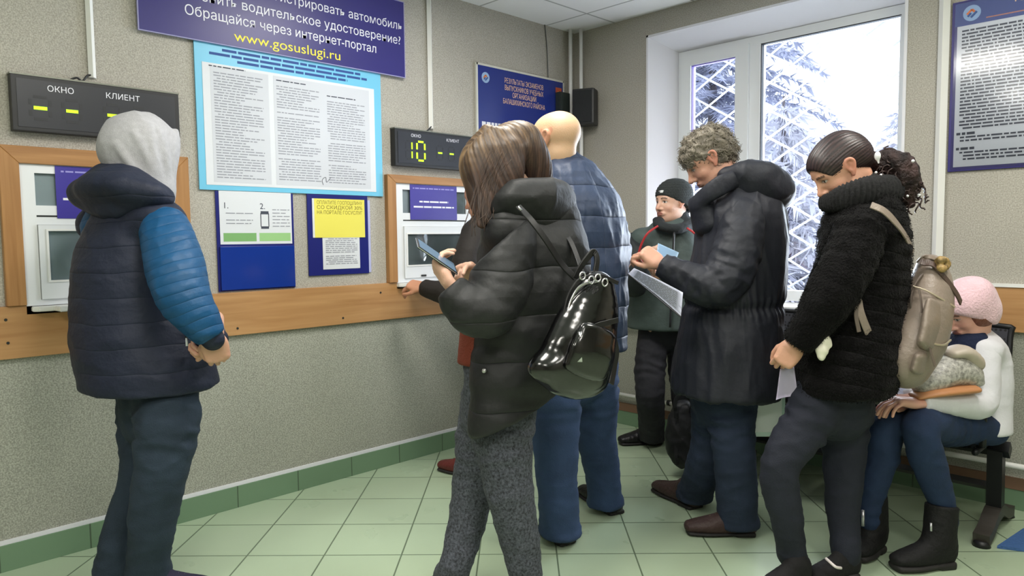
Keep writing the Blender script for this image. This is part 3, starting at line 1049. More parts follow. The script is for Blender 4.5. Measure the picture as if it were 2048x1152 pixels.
# ------------------------------------------------------------------ window wall: speaker, tall notice
t = thing('wall_speaker', 'black loudspeaker high in the corner behind the white pipes', 'speaker', (-3.24, 3.86, 2.03))
bm = box_bm((-0.075, -0.06, 0), (0.075, 0.06, 0.24), 0.012)
bmesh.ops.rotate(bm, verts=bm.verts, matrix=Matrix.Rotation(math.radians(25), 3, 'Z'))
bmesh.ops.translate(bm, verts=bm.verts, vec=(-3.165, 3.845, 2.035))
o = obj_bm('housing', bm, M_black, t)
bm = box_bm((-0.06, -0.066, 0.015), (0.06, -0.058, 0.225), 0.006)
bmesh.ops.rotate(bm, verts=bm.verts, matrix=Matrix.Rotation(math.radians(25), 3, 'Z'))
bmesh.ops.translate(bm, verts=bm.verts, vec=(-3.165, 3.845, 2.035))
obj_bm('grille', bm, mat('speaker_cloth', (38, 40, 42), 0.9, bump=0.3, bump_scale=300), t)
t = thing('control_box', 'small dark green box beside the corner speaker above the bald man', 'box', (XW, 3.78, 2.05))
box('housing', (XW + 0.0165, 3.72, 2.06), (XW + 0.06, 3.82, 2.265), mat('dark_green_box', (40, 48, 46), 0.5), t, 0.004)
box('lid', (XW + 0.06, 3.728, 2.068), (XW + 0.064, 3.812, 2.257), mat('dark_green_lid', (48, 56, 54), 0.5), t, 0.001)

WX = (1, 0, 0)
t = thing('notice_board', 'tall framed notice of dense print under a blue header', 'notice', (-0.6, YW, 1.57))
yb = YW
box('frame', (-0.998, yb - 0.012, 1.572), (-0.20, yb - 0.001, 2.36), M_navy, t, 0.002)
box('sheet', (-0.975, yb - 0.014, 1.592), (-0.223, yb - 0.012, 2.245), M_paper, t)
box('header', (-0.985, yb - 0.015, 2.245), (-0.213, yb - 0.012, 2.35), mat('header_blue', (52, 70, 140), 0.35), t)
box('header_line', (-0.86, yb - 0.0155, 2.262), (-0.23, yb - 0.015, 2.267), mat('header_red', (190, 120, 100), 0.5), t)
emblem(t, (-0.917, yb - 0.0152, 2.297), (1, 0, 0), 0.036, (0, -1, 0))
text_obj('lettering', 'ТЕРРИТОРИЯ', 0.05, M_oran, t, (-0.765, yb - 0.0158, 2.31), WX, LZ, align='LEFT')
print_rows('fine_print', -0.955, -0.24, 1.76, 2.225, yb - 0.0142, M_fine2, t, rowh=0.0155, fill=0.5, seed=21, axis='B', ragged=0.06, skip=0.0, word=(0.008, 0.05), gap=0.005)
for k, zz in enumerate((1.752, 1.682)):
    print_rows('heading', -0.965, -0.89, zz - 0.016, zz, yb - 0.0142, M_fine2, t, rowh=0.0155, fill=0.75, seed=22 + k, axis='B', ragged=0, skip=0)
print_rows('fine_print', -0.95, -0.24, 1.69, 1.733, yb - 0.0142, M_fine2, t, rowh=0.0155, fill=0.5, seed=25, axis='B', ragged=0.06, skip=0)
print_rows('fine_print', -0.95, -0.24, 1.605, 1.662, yb - 0.0142, M_fine2, t, rowh=0.0155, fill=0.5, seed=26, axis='B', ragged=0.3, skip=0)
box('cover', (-0.985, yb - 0.0185, 1.582), (-0.213, yb - 0.0165, 2.35), glass_mat('cover_glass', (0.97, 0.98, 1.0), 0.12), t)
# ------------------------------------------------------------------ organic modelling: distance fields turned into meshes
class Field:
    """list of smooth-blended solids, meshed with surface nets"""
    def __init__(self):
        self.ops = []

    def ell(self, a, b, ra, rb, u=None, k=0.02, op='add', flat=0.0, puff=None, wr=None, s0=0.0):
        """segment a-b whose cross-section is an ellipse (ra=(sideways, other) at a, rb at b); u = sideways axis"""
        a, b = np.array(a, float), np.array(b, float)
        ra = np.array(ra if hasattr(ra, '__len__') else (ra, ra), float)
        rb = np.array(rb if hasattr(rb, '__len__') else (rb, rb), float)
        t = b - a
        ln = np.linalg.norm(t)
        if ln < 1e-6:
            t = np.array((0, 0, 1.0)); ln = 0.0
        else:
            t = t / ln
        if u is None:
            u = np.array((1.0, 0, 0)) if abs(t[0]) < 0.9 else np.array((0, 1.0, 0))
        u = np.array(u, float)
        u = u - t * u.dot(t)
        u /= np.linalg.norm(u)
        v = np.cross(t, u)
        self.ops.append(dict(kind='ell', a=a, b=b, t=t, ln=ln, u=u, v=v, ra=ra, rb=rb, k=k, op=op, flat=flat, puff=puff, wr=wr, s0=s0))
        return ln

    def path(self, pts, u=None, k=0.02, op='add', flat=0.0, puff=None, wr=None, n=4, kk=None):
        """chain of points (p, rx, ry); smooth interpolation, blended"""
        P3 = [Vector(p[0]) for p in pts]
        R_ = [(p[1], p[2] if len(p) > 2 else p[1]) for p in pts]
        if len(P3) > 2 and n > 1:
            sp = smooth_path(P3, n)
            ra = smooth_path([Vector((r[0], r[1], 0)) for r in R_], n)
        else:
            sp = P3
            ra = [Vector((r[0], r[1], 0)) for r in R_]
        s = 0.0
        mark = len(self.ops)
        for i in range(len(sp) - 1):
            s += self.ell(sp[i], sp[i + 1], (ra[i].x, ra[i].y), (ra[i + 1].x, ra[i + 1].y), u, 0, op, flat if i in (0, len(sp) - 2) else 0, puff, wr, s)
        segs = self.ops[mark:]
        del self.ops[mark:]
        self.ops.append(dict(kind='chain', segs=segs, k=k, op=op))
        return s

    def ball(self, c, r, axes=None, k=0.02, op='add'):
        """ellipsoid: r = 3 radii along axes (rows)"""
        r = np.array(r if hasattr(r, '__len__') else (r, r, r), float)
        A = np.eye(3) if axes is None else np.array([list(x) for x in axes], float)
        self.ops.append(dict(kind='ball', c=np.array(c, float), r=r, A=A, k=k, op=op))

    def boxy(self, c, r, axes=None, k=0.01, op='add', rnd=0.01):
        r = np.array(r, float)
        A = np.eye(3) if axes is None else np.array([list(x) for x in axes], float)
        self.ops.append(dict(kind='box', c=np.array(c, float), r=r, A=A, k=k, op=op, rnd=rnd))

    def cut(self, p, n, k=0.0):
        """remove everything on the side the normal points to"""
        n = np.array(n, float)
        self.ops.append(dict(kind='cut', p=np.array(p, float), n=n / np.linalg.norm(n), k=k, op='cut'))

    def bounds(self, o):
        if o['kind'] == 'chain':
            bb = [self.bounds(q) for q in o['segs']]
            return np.min([q[0] for q in bb], axis=0), np.max([q[1] for q in bb], axis=0)
        if o['kind'] == 'ell':
            r = max(o['ra'].max(), o['rb'].max()) * 1.25
            return np.minimum(o['a'], o['b']) - r, np.maximum(o['a'], o['b']) + r
        r = np.linalg.norm(o['r']) if o['kind'] == 'box' else o['r'].max()
        return o['c'] - r, o['c'] + r

    def dist(self, o, X, Y, Z):
        if o['kind'] == 'chain':
            d = None
            for q in o['segs']:
                e = self.dist(q, X, Y, Z)
                d = e if d is None else np.minimum(d, e)
            return d
        if o['kind'] == 'ell':
            qx, qy, qz = X - o['a'][0], Y - o['a'][1], Z - o['a'][2]
            t, u, v = o['t'], o['u'], o['v']
            pt = qx * t[0] + qy * t[1] + qz * t[2]
            pu = qx * u[0] + qy * u[1] + qz * u[2]
            pv = qx * v[0] + qy * v[1] + qz * v[2]
            ln = o['ln']
            h = np.clip(pt / ln, 0, 1) if ln > 0 else np.zeros_like(pt)
            ru = o['ra'][0] + (o['rb'][0] - o['ra'][0]) * h
            rv = o['ra'][1] + (o['rb'][1] - o['ra'][1]) * h
            rm = np.minimum(ru, rv)
            rz = o['flat'] if o['flat'] else rm
            e = pt - h * ln
            d = (np.sqrt((pu / ru) ** 2 + (pv / rv) ** 2 + (e / rz) ** 2) - 1) * rm
            if o['puff']:
                sp, dep = o['puff']
                s = o['s0'] + h * ln
                d = d - dep * (np.abs(np.sin(np.pi * s / sp)) ** 0.6 - 0.6)
            if o['wr']:
                sp, dep, c0, wd = o['wr']
                s = o['s0'] + h * ln
                ang = np.arctan2(pv, pu)
                g = np.exp(-((s - c0) / wd) ** 2)
                d = d - dep * g * np.sin(2 * np.pi * (s / sp + 0.35 * np.sin(ang + 1.0) + 0.12 * np.sin(3 * ang)))
            return d
        if o['kind'] == 'ball':
            q = np.stack([X - o['c'][0], Y - o['c'][1], Z - o['c'][2]], -1) @ o['A'].T
            return (np.sqrt(((q / o['r']) ** 2).sum(-1)) - 1) * o['r'].min()
        if o['kind'] == 'box':
            q = np.abs(np.stack([X - o['c'][0], Y - o['c'][1], Z - o['c'][2]], -1) @ o['A'].T) - (o['r'] - o['rnd'])
            return np.sqrt((np.maximum(q, 0) ** 2).sum(-1)) + np.minimum(q.max(-1), 0) - o['rnd']

    def mesh(self, h, pad=0.03):
        lo = np.full(3, 1e9); hi = -lo
        for o in self.ops:
            if o['op'] == 'add':
                a, b = self.bounds(o)
                lo, hi = np.minimum(lo, a), np.maximum(hi, b)
        lo, hi = lo - pad, hi + pad
        n = np.ceil((hi - lo) / h).astype(int) + 1
        ax = [lo[i] + h * np.arange(n[i]) for i in range(3)]
        F = np.full(n, 0.2, np.float32)
        for o in self.ops:
            if o['op'] == 'cut':
                X, Y, Z = np.meshgrid(*ax, indexing='ij', sparse=True)
                d = (X - o['p'][0]) * o['n'][0] + (Y - o['p'][1]) * o['n'][1] + (Z - o['p'][2]) * o['n'][2]
                if o['k'] > 0:
                    k = o['k']
                    g = np.clip(0.5 + 0.5 * (F - d) / k, 0, 1)
                    F = (F * g + d * (1 - g) + k * g * (1 - g)).astype(np.float32)
                else:
                    F = np.maximum(F, d).astype(np.float32)
                continue
            a, b = self.bounds(o)
            e = o['k'] + 3 * h + (0.03 if o['op'] == 'add' else 0)
            i0 = np.clip(((a - e - lo) / h).astype(int), 0, n)
            i1 = np.clip(((b + e - lo) / h).astype(int) + 2, 0, n)
            if (i1 <= i0).any():
                continue
            sl = tuple(slice(i0[i], i1[i]) for i in range(3))
            X, Y, Z = np.meshgrid(*[ax[i][sl[i]] for i in range(3)], indexing='ij')
            d = self.dist(o, X, Y, Z)
            G = F[sl]
            k = max(o['k'], 1e-5)
            if o['op'] == 'add':
                g = np.clip(0.5 + 0.5 * (G - d) / k, 0, 1)
                F[sl] = G * (1 - g) + d * g - k * g * (1 - g)
            else:
                g = np.clip(0.5 + 0.5 * (G + d) / k, 0, 1)
                # smooth max(G, -d)
                F[sl] = G * g + (-d) * (1 - g) + k * g * (1 - g)
        return nets(F, lo, h)


def nets(F, lo, h):
    """naive surface nets"""
    S = F < 0
    n = np.array(F.shape)
    c = tuple(n - 1)
    cnt = np.zeros(c, np.int8)
    for dx in (0, 1):
        for dy in (0, 1):
            for dz in (0, 1):
                cnt += S[dx:dx + c[0], dy:dy + c[1], dz:dz + c[2]]
    act = (cnt > 0) & (cnt < 8)
    idx = np.argwhere(act)
    vid = np.full(c, -1, np.int32)
    vid[act] = np.arange(len(idx))
    pos = np.zeros((len(idx), 3)); wt = np.zeros(len(idx))
    corners = [(i, j, k) for i in (0, 1) for j in (0, 1) for k in (0, 1)]
    for p in corners:
        for axis in range(3):
            if p[axis] == 1:
                continue
            q = list(p); q[axis] = 1
            fa = F[idx[:, 0] + p[0], idx[:, 1] + p[1], idx[:, 2] + p[2]].astype(float)
            fb = F[idx[:, 0] + q[0], idx[:, 1] + q[1], idx[:, 2] + q[2]].astype(float)
            m = (fa < 0) != (fb < 0)
            t = np.where(m, fa / np.where(m, fa - fb, 1), 0)
            pt = np.tile(np.array(p, float), (len(idx), 1))
            pt[:, axis] += t
            pos[m] += pt[m]; wt[m] += 1
    V = (idx + pos / wt[:, None]) * h + lo
    faces = []
    for axis in range(3):
        a1, a2 = (axis + 1) % 3, (axis + 2) % 3
        s0 = [slice(None)] * 3; s1 = [slice(None)] * 3
        s0[axis] = slice(0, -1); s1[axis] = slice(1, None)
        E = S[tuple(s0)] != S[tuple(s1)]
        e = np.argwhere(E)
        e = e[(e[:, a1] > 0) & (e[:, a2] > 0) & (e[:, a1] < n[a1] - 1) & (e[:, a2] < n[a2] - 1)]
        o1 = np.zeros(3, int); o1[a1] = 1
        o2 = np.zeros(3, int); o2[a2] = 1
        def g(x):
            return vid[x[:, 0], x[:, 1], x[:, 2]]
        q = np.stack([g(e - o1 - o2), g(e - o2), g(e), g(e - o1)], -1)
        inside = S[e[:, 0], e[:, 1], e[:, 2]]
        q[~inside] = q[~inside][:, ::-1]
        faces.append(q)
    return V, np.concatenate(faces)


def relax(V, Fc, it=1, f=0.5):
    a = np.concatenate([Fc[:, [0, 1]], Fc[:, [1, 2]], Fc[:, [2, 3]], Fc[:, [3, 0]]])
    cnt = np.bincount(a[:, 0], minlength=len(V)) + np.bincount(a[:, 1], minlength=len(V))
    for _ in range(it):
        S = np.zeros_like(V)
        for k in range(3):
            S[:, k] = np.bincount(a[:, 0], V[a[:, 1], k], len(V)) + np.bincount(a[:, 1], V[a[:, 0], k], len(V))
        V = V + f * (S / np.maximum(cnt, 1)[:, None] - V)
    return V


def vnormals(V, Fc):
    d1, d2 = V[Fc[:, 2]] - V[Fc[:, 0]], V[Fc[:, 3]] - V[Fc[:, 1]]
    fn = np.cross(d1, d2)
    N = np.zeros_like(V)
    for j in range(4):
        for k in range(3):
            N[:, k] += np.bincount(Fc[:, j], fn[:, k], len(V))
    return N / np.maximum(np.linalg.norm(N, axis=1), 1e-9)[:, None]


def wave_noise(V, freq, seed, n=6):
    """cheap smooth noise in -1..1"""
    r = np.random.default_rng(seed)
    out = np.zeros(len(V))
    for i in range(n):
        d = r.normal(size=3); d /= np.linalg.norm(d)
        d2 = r.normal(size=3); d2 /= np.linalg.norm(d2)
        fq = freq * r.uniform(0.6, 1.6)
        out += np.sin(V @ d * fq + r.uniform(0, 6.28) + 1.6 * np.sin(V @ d2 * fq * 0.6 + r.uniform(0, 6.28)))
    return out / n * 1.6


def ridged(V, freq, seed, n=3, stretch=(1, 1, 1)):
    """cloth folds: sharp-crested smooth ridges 0..1"""
    W = V * np.array(stretch)
    out = np.zeros(len(V))
    for i in range(n):
        w = wave_noise(W, freq * (1 + 0.5 * i), seed + i * 17)
        out += (1 - np.abs(w)).clip(0, 1) ** 2
    return out / n


def mesh_obj(name, VF, material, parent, disp=None, smooth_it=1, colors=None, world_origin=None):
    V, Fc = VF
    V = relax(V, Fc, smooth_it)
    if disp is not None:
        N = vnormals(V, Fc)
        V = V + N * disp(V, N)[:, None]
    off = np.array(offset_of(parent))
    me = bpy.data.meshes.new(name)
    me.vertices.add(len(V)); me.vertices.foreach_set('co', (V - off).astype(np.float32).ravel())
    me.loops.add(len(Fc) * 4); me.loops.foreach_set('vertex_index', Fc.astype(np.int32).ravel())
    me.polygons.add(len(Fc)); me.polygons.foreach_set('loop_start', np.arange(len(Fc), dtype=np.int32) * 4)
    me.polygons.foreach_set('use_smooth', [True] * len(Fc))
    me.update(calc_edges=True)
    me.validate()
    me.materials.append(material)
    if colors is not None:
        at = me.color_attributes.new('col', 'FLOAT_COLOR', 'POINT')
        cc = np.ones((len(V), 4), np.float32)
        cc[:, :3] = colors(V)
        at.data.foreach_set('color', cc.ravel())
    return link(bpy.data.objects.new(name, me), parent)


def join_vf(*vfs):
    Vs, Fs, o = [], [], 0
    for V, F in vfs:
        Vs.append(V); Fs.append(F + o); o += len(V)
    return np.concatenate(Vs), np.concatenate(Fs)


# ------------------------------------------------------------------ heads and hands
def head_vf(c, face, up, s=1.0, h=0.0035, sex='m', neck=None, bald=False):
    """c = centre of the skull, face = looking direction, up = crown direction; returns mesh and local frame"""
    fy = Vector(face).normalized()
    uz = Vector(up); uz = (uz - fy * uz.dot(fy)).normalized()
    rx = fy.cross(uz).normalized()
    A = (rx, fy, uz)
    c = Vector(c)
    def W(x, y, z):
        return c + (rx * x + fy * y + uz * z) * s
    f = Field()
    B = lambda p, r, k=0.02, op='add': f.ball(W(*p), [q * s for q in r], A, k * s, op)
    B((0, -0.018, 0.030), (0.077, 0.098, 0.086))
    B((0, 0.030, 0.022), (0.066, 0.064, 0.074), 0.03)
    B((0, 0.028, -0.040), (0.058, 0.060, 0.072), 0.03)
    jw = 0.040 if sex == 'm' else 0.034
    B((0, 0.050, -0.096), (jw, 0.034, 0.026), 0.035)
    for sx in (-1, 1):
        B((sx * 0.046, 0.012, -0.070), (0.018, 0.040, 0.028), 0.03)          # jaw angle
        B((sx * 0.040, 0.058, -0.030), (0.022, 0.022, 0.018), 0.02)          # cheekbone
        B((sx * 0.031, 0.098, 0.006), (0.019, 0.017, 0.012), 0.012, 'sub')   # eye socket
        B((sx * 0.031, 0.074, 0.005), (0.0125, 0.0125, 0.0115), 0.002)       # eyeball
        f.path([(W(sx * 0.012, 0.086, 0.022), 0.005 * s), (W(sx * 0.030, 0.087, 0.027), 0.006 * s), (W(sx * 0.048, 0.074, 0.020), 0.004 * s)], k=0.010 * s, n=2)
        f.path([(W(sx * 0.018, 0.083, 0.012), 0.0028 * s), (W(sx * 0.031, 0.0875, 0.0155), 0.003 * s), (W(sx * 0.045, 0.077, 0.010), 0.0028 * s)], k=0.004 * s, n=2)
        # ear: rim with hollow
        ex = sx * 0.077
        f.path([(W(ex, 0.004, -0.030), 0.006 * s), (W(ex + sx * 0.004, -0.006, -0.014), 0.006 * s), (W(ex + sx * 0.010, -0.020, 0.008), 0.006 * s),
                (W(ex + sx * 0.010, -0.014, 0.026), 0.006 * s), (W(ex + sx * 0.004, 0.004, 0.026), 0.005 * s), (W(ex, 0.010, 0.010), 0.005 * s)], k=0.006 * s, n=3)
        B((ex + sx * 0.001, -0.003, 0.002), (0.007, 0.016, 0.024), 0.008)
        B((ex + sx * 0.010, 0.001, 0.002), (0.007, 0.008, 0.014), 0.004, 'sub')
        B((sx * 0.014, 0.096, -0.036), (0.009, 0.010, 0.008), 0.008)         # nostril wing
    f.path([(W(0, 0.088, 0.014), 0.009 * s), (W(0, 0.100, -0.008), 0.009 * s), (W(0, 0.113, -0.030), 0.0115 * s)], k=0.012 * s, n=2)
    B((0, 0.088, -0.062), (0.027, 0.012, 0.010), 0.014)
    B((0, 0.100, -0.064), (0.024, 0.005, 0.0018), 0.004, 'sub')
    B((0, 0.096, -0.058), (0.021, 0.006, 0.0048), 0.004)
    B((0, 0.094, -0.070), (0.018, 0.007, 0.0058), 0.004)
    nk = neck if neck is not None else W(0, -0.055, -0.21)
    f.path([(W(0, -0.030, -0.060), 0.052 * s, 0.056 * s), (nk, 0.060 * s, 0.058 * s)], u=rx, k=0.03 * s, n=1)
    V, F = f.mesh(h * s)
    return (V, F), (c, rx, fy, uz, s)


def head_colors(frame, skin, lips=(150, 88, 80), brow=(70, 52, 42), iris=(60, 44, 34), ear=(205, 130, 110), extra=None):
    c, rx, fy, uz, s = frame
    sk, lp, br, ir, er = [np.array(srgb(*x)[:3]) for x in (skin, lips, brow, iris, ear)]
    M3 = np.array([list(rx), list(fy), list(uz)])
    c = np.array(c)
    def fn(V):
        q = (V - c) @ M3.T / s
        x, y, z = q[:, 0], q[:, 1], q[:, 2]
        out = np.tile(sk, (len(V), 1))
        near = np.linalg.norm(q, axis=1) < 0.16
        def blend(mask, col, w=1.0):
            m = (np.clip(mask, 0, 1) * w * near)[:, None]
            out[:] = out * (1 - m) + col * m
        # flush on cheeks, nose, ears
        blend(np.exp(-(((np.abs(x) - 0.045) / 0.02) ** 2 + ((y - 0.06) / 0.03) ** 2 + ((z + 0.035) / 0.02) ** 2)), er, 0.35)
        blend(np.exp(-((x / 0.014) ** 2 + ((y - 0.115) / 0.015) ** 2 + ((z + 0.03) / 0.015) ** 2)), er, 0.35)
        blend((np.abs(x) > 0.0755) * (np.abs(y) < 0.035) * (np.abs(z) < 0.04) * 1.0, er, 0.55)
        blend(((np.abs(x) < 0.024) & (y > 0.082) & (np.abs(z + 0.063) < 0.0125 * (1 - (np.abs(x) / 0.026) ** 2) + 0.001)) * 1.0, lp, 0.85)
        ax = np.abs(x)
        blend(((ax > 0.012) & (ax < 0.050) & (y > 0.06) & (np.abs(z - (0.028 - 6 * (ax - 0.03) ** 2 - 0.08 * np.abs(ax - 0.03))) < 0.0042)) * 1.0, br, 0.85)
        ex, ez = ax - 0.031, z - 0.005
        d = np.sqrt(ex ** 2 + (ez * 1.0) ** 2)
        eye = ((np.abs(ez) < 0.0062 * (1 - (ex / 0.0155) ** 2)) & (ax > 0.0165) & (ax < 0.0455) & (y > 0.066))
        blend(eye * 1.0, np.array((0.62, 0.60, 0.58)), 1)
        blend((eye & (d < 0.0062)) * 1.0, ir, 1)
        blend((eye & (d < 0.003)) * 1.0, np.array((0.01, 0.01, 0.01)), 1)
        blend(((y > 0.06) & (np.abs(np.abs(ez) - 0.0068 * (1 - (ex / 0.017) ** 2)) < 0.0016) & (ax > 0.016) & (ax < 0.047) & (ez > 0)) * 1.0, br * 0.6, 0.8)
        if extra is not None:
            extra(x, y, z, blend)
        return out
    return fn


def hand_vf(wrist, fwd, back, side, s=1.0, curl=(0.5, 0.5, 0.5, 0.5), thumb=0.4, spread=0.06, h=0.0028, arm=None, arm_r=0.027):
    """wrist point, fwd = towards the fingers, back = out of the back of the hand, side = +1/-1: thumb towards +/- x (x = fwd x back)"""
    fy = Vector(fwd).normalized()
    uz = Vector(back); uz = (uz - fy * uz.dot(fy)).normalized()
    rx = fy.cross(uz).normalized() * side
    A = (rx, fy, uz)
    wrist = Vector(wrist)
    W = lambda x, y, z: wrist + (rx * x + fy * y + uz * z) * s
    f = Field()
    f.ball(W(0.0, 0.048, 0), [0.040 * s, 0.050 * s, 0.015 * s], A, 0.01)
    f.boxy(W(0.0, 0.055, 0), [0.037 * s, 0.038 * s, 0.0125 * s], A, 0.012, rnd=0.012 * s)
    f.ball(W(0.020, 0.030, -0.010), [0.019 * s, 0.030 * s, 0.014 * s], A, 0.015)
    f.ball(W(-0.022, 0.035, -0.008), [0.014 * s, 0.030 * s, 0.012 * s], A, 0.015)
    roots = ((0.028, 0.088), (0.0095, 0.093), (-0.0095, 0.090), (-0.027, 0.082))
    lens = ((0.040, 0.024, 0.020), (0.044, 0.028, 0.021), (0.041, 0.026, 0.020), (0.032, 0.020, 0.018))
    rad = (0.0088, 0.0090, 0.0086, 0.0076)
    if not hasattr(curl, '__len__'):
        curl = (curl,) * 4
    for i in range(4):
        p = W(roots[i][0], roots[i][1] - 0.012, 0.001)
        sp = (1.5 - i) * spread
        ang = 0.15
        rr = rad[i] * s
        f.ball(W(roots[i][0], roots[i][1] - 0.006, 0.004), 0.0095 * s, None, 0.006)
        pts = [(p, rr * 1.05)]
        for j, L_ in enumerate(lens[i]):
            ang += curl[i] * (1.15, 1.35, 0.9)[j]
            dirv = (fy * math.cos(ang) - uz * math.sin(ang)) + rx * sp * math.cos(ang)
            p = p + dirv.normalized() * (L_ + (0.012 if j == 0 else 0)) * s
            pts.append((p, rr * (1.0, 0.94, 0.80)[j]))
        f.path(pts, k=0.004 * s, n=1, kk=0.003 * s)
    p = W(0.026, 0.022, -0.006)
    ta = 0.75 - 0.25 * thumb
    d1 = (rx * ta + fy * 0.75 - uz * (0.15 + 0.5 * thumb)).normalized()
    d2 = (rx * (ta * 0.5 - 0.35 * thumb) + fy * 0.9 - uz * (0.15 + 0.45 * thumb)).normalized()
    d3 = (rx * (ta * 0.25 - 0.6 * thumb) + fy * 0.9 - uz * (0.1 + 0.4 * thumb)).normalized()
    p1 = p + d1 * 0.036 * s; p2 = p1 + d2 * 0.032 * s; p3 = p2 + d3 * 0.024 * s
    f.path([(p, 0.013 * s), (p1, 0.0115 * s), (p2, 0.0105 * s), (p3, 0.0085 * s)], k=0.010 * s, n=1, kk=0.003 * s)
    a = Vector(arm) if arm is not None else wrist - fy * 0.10
    f.path([(W(0, 0.018, 0), 0.028 * s, 0.020 * s), (wrist, 0.027 * s, 0.021 * s), (wrist + (a - wrist).normalized() * 0.10, arm_r * 1.15, arm_r)], u=rx, k=0.012, n=1, kk=0.012)
    return f.mesh(h)


def shoe(t, heel, toe, m, m_sole, w=0.046, hgt=0.10, ankle=None, shaft=None, h=0.005, name='shoe', laces=None, sole_h=0.022, pointy=0.85):
    """closed shoe on the floor from heel to toe (points at sole level)"""
    heel, toe = Vector(heel), Vector(toe)
    L_ = (toe - heel).length
    fy = (toe - heel).normalized()
    tilt = Vector((fy.x, fy.y, 0)).normalized()
    rx = tilt.cross(UP)
    uz = rx.cross(fy)
    W = lambda x, y, z: heel + rx * x + fy * (y * L_) + uz * z
    f = Field()
    s = sole_h
    prof = [(0.10, w * 0.80, hgt * 0.80), (0.25, w * 0.82, hgt * 0.95), (0.42, w * 0.90, hgt * 0.78), (0.62, w * 1.02, hgt * 0.56), (0.80, w * pointy * 1.08, hgt * 0.42), (0.90, w * pointy * 0.92, hgt * 0.33)]
    pts = [(W(0, y, s + z * 0.30), a, z * 0.70) for y, a, z in prof]
    f.path(pts, u=rx, k=0.01, n=3, kk=0.01)
    if shaft:
        top, r = shaft
        f.path([(W(0, 0.22, s + 0.04), w * 0.80, w * 0.95), (W(0, 0.22, hgt), r * 0.95, r * 1.05), (Vector(top), r, r * 1.05)], u=rx, k=0.03, n=2, kk=0.012)
        f.cut(top, Vector(top) - W(0, 0.22, hgt))
    elif ankle:
        f.ball(W(0, 0.22, s + hgt * 0.65), (w * 0.82, w * 1.1, hgt * 0.45), (rx, fy, uz), 0.02)
    f.cut(W(0, 0, s * 0.7), -uz)
    sh = mesh_obj(name, f.mesh(h), m, t, disp=lambda V, N: 0.0012 * ridged(V, 60, 5) * (V[:, 2] > 0.02), smooth_it=1)
    g = Field()
    pts = [(W(0, y, s * 0.5), a * 1.10, s * 0.55) for y, a, z in [(0.10, w * 0.78, 0), (0.3, w * 0.80, 0), (0.62, w * 1.0, 0), (0.80, w * pointy * 1.08, 0), (0.91, w * pointy * 0.95, 0)]]
    g.path(pts, u=rx, k=0.01, n=3, kk=0.01)
    g.boxy(W(0, 0.16, s * 0.4), (w * 0.85, L_ * 0.13, s * 0.45), (rx, fy, uz), 0.01, rnd=0.006)
    g.cut(W(0, 0, 0.0005), -uz)
    g.cut(W(0, 0, s), uz)
    mesh_obj('sole', g.mesh(h * 0.9), m_sole, sh, smooth_it=0)
    if laces:
        for k in range(4):
            y = 0.40 + 0.075 * k
            zz = s + np.interp(y, [p[0] for p in prof], [p[2] for p in prof]) + 0.001
            tube('lace', smooth_path([W(-w * 0.42, y - 0.01, zz - 0.012), W(0, y, zz + 0.001), W(w * 0.42, y + 0.01, zz - 0.012)], 4), 0.0028, laces, sh, segs=6)
    return sh


def person(label, foot):
    return thing('person', label, 'person', (foot[0], foot[1], 0.0))


def torso_under(f, pelvis, chest, neck, r, sw=0.15):
    """slim body core under the clothes"""
    pelvis, chest, neck = Vector(pelvis), Vector(chest), Vector(neck)
    r = Vector(r)
    f.path([(pelvis, 0.10, 0.075), (pelvis.lerp(chest, 0.45), 0.09, 0.07), (chest, sw * 0.72, 0.075), (chest.lerp(neck, 0.7), 0.075, 0.06), (neck, 0.052, 0.052)], u=r, k=0.03, n=3, kk=0.02)


def body_mesh(t, mt, cf, heads, hands, core, limbs, h=0.014):
    """one mesh: fine head, fine hands, coarse core and limbs under the clothes"""
    f = Field()
    torso_under(f, *core)
    for chain, rs_ in limbs:
        f.path([(Vector(p), r_ * 0.62) for p, r_ in zip(chain, rs_)], k=0.03, n=1, kk=0.01)
    parts = list(heads) + list(hands) + [f.mesh(h)]
    return mesh_obj('body', join_vf(*parts), mt, t, smooth_it=1, colors=cf)


def dist_to(P_, V):
    return np.linalg.norm(V - np.array(P_), axis=1)
# ------------------------------------------------------------------ shared materials for people
M_skin = mat('skin', (208, 160, 136), 0.5, sss=0.15, attr=True, bump=0.08, bump_scale=180)
SK = (206, 158, 134)
SKP = (214, 172, 150)
def cloth(name, rgb, rough=0.75, bump=0.25, bs_=55, spec=0.3, **kw):
    return mat(name, rgb, rough, spec=spec, bump=bump, bump_scale=bs_, var=kw.pop('var', 0.10), var_scale=kw.pop('var_scale', 14), **kw)
M_sole = mat('shoe_sole', (30, 28, 28), 0.7)


def G(px, py, z=0.0):
    """photograph pixel -> point on the floor"""
    r = Rv * (px - 1024) + Uv * (576 - py) - Bv * FPX
    return CAM + r * ((z - CAM_H) / r.z)


def sec(rows):
    return [(P(a, b, d), x, y) for a, b, d, x, y in rows]


def garment(name, f, m, t, h=0.008, disp=None, smooth_it=1, colors=None):
    return mesh_obj(name, f.mesh(h), m, t, disp, smooth_it, colors)


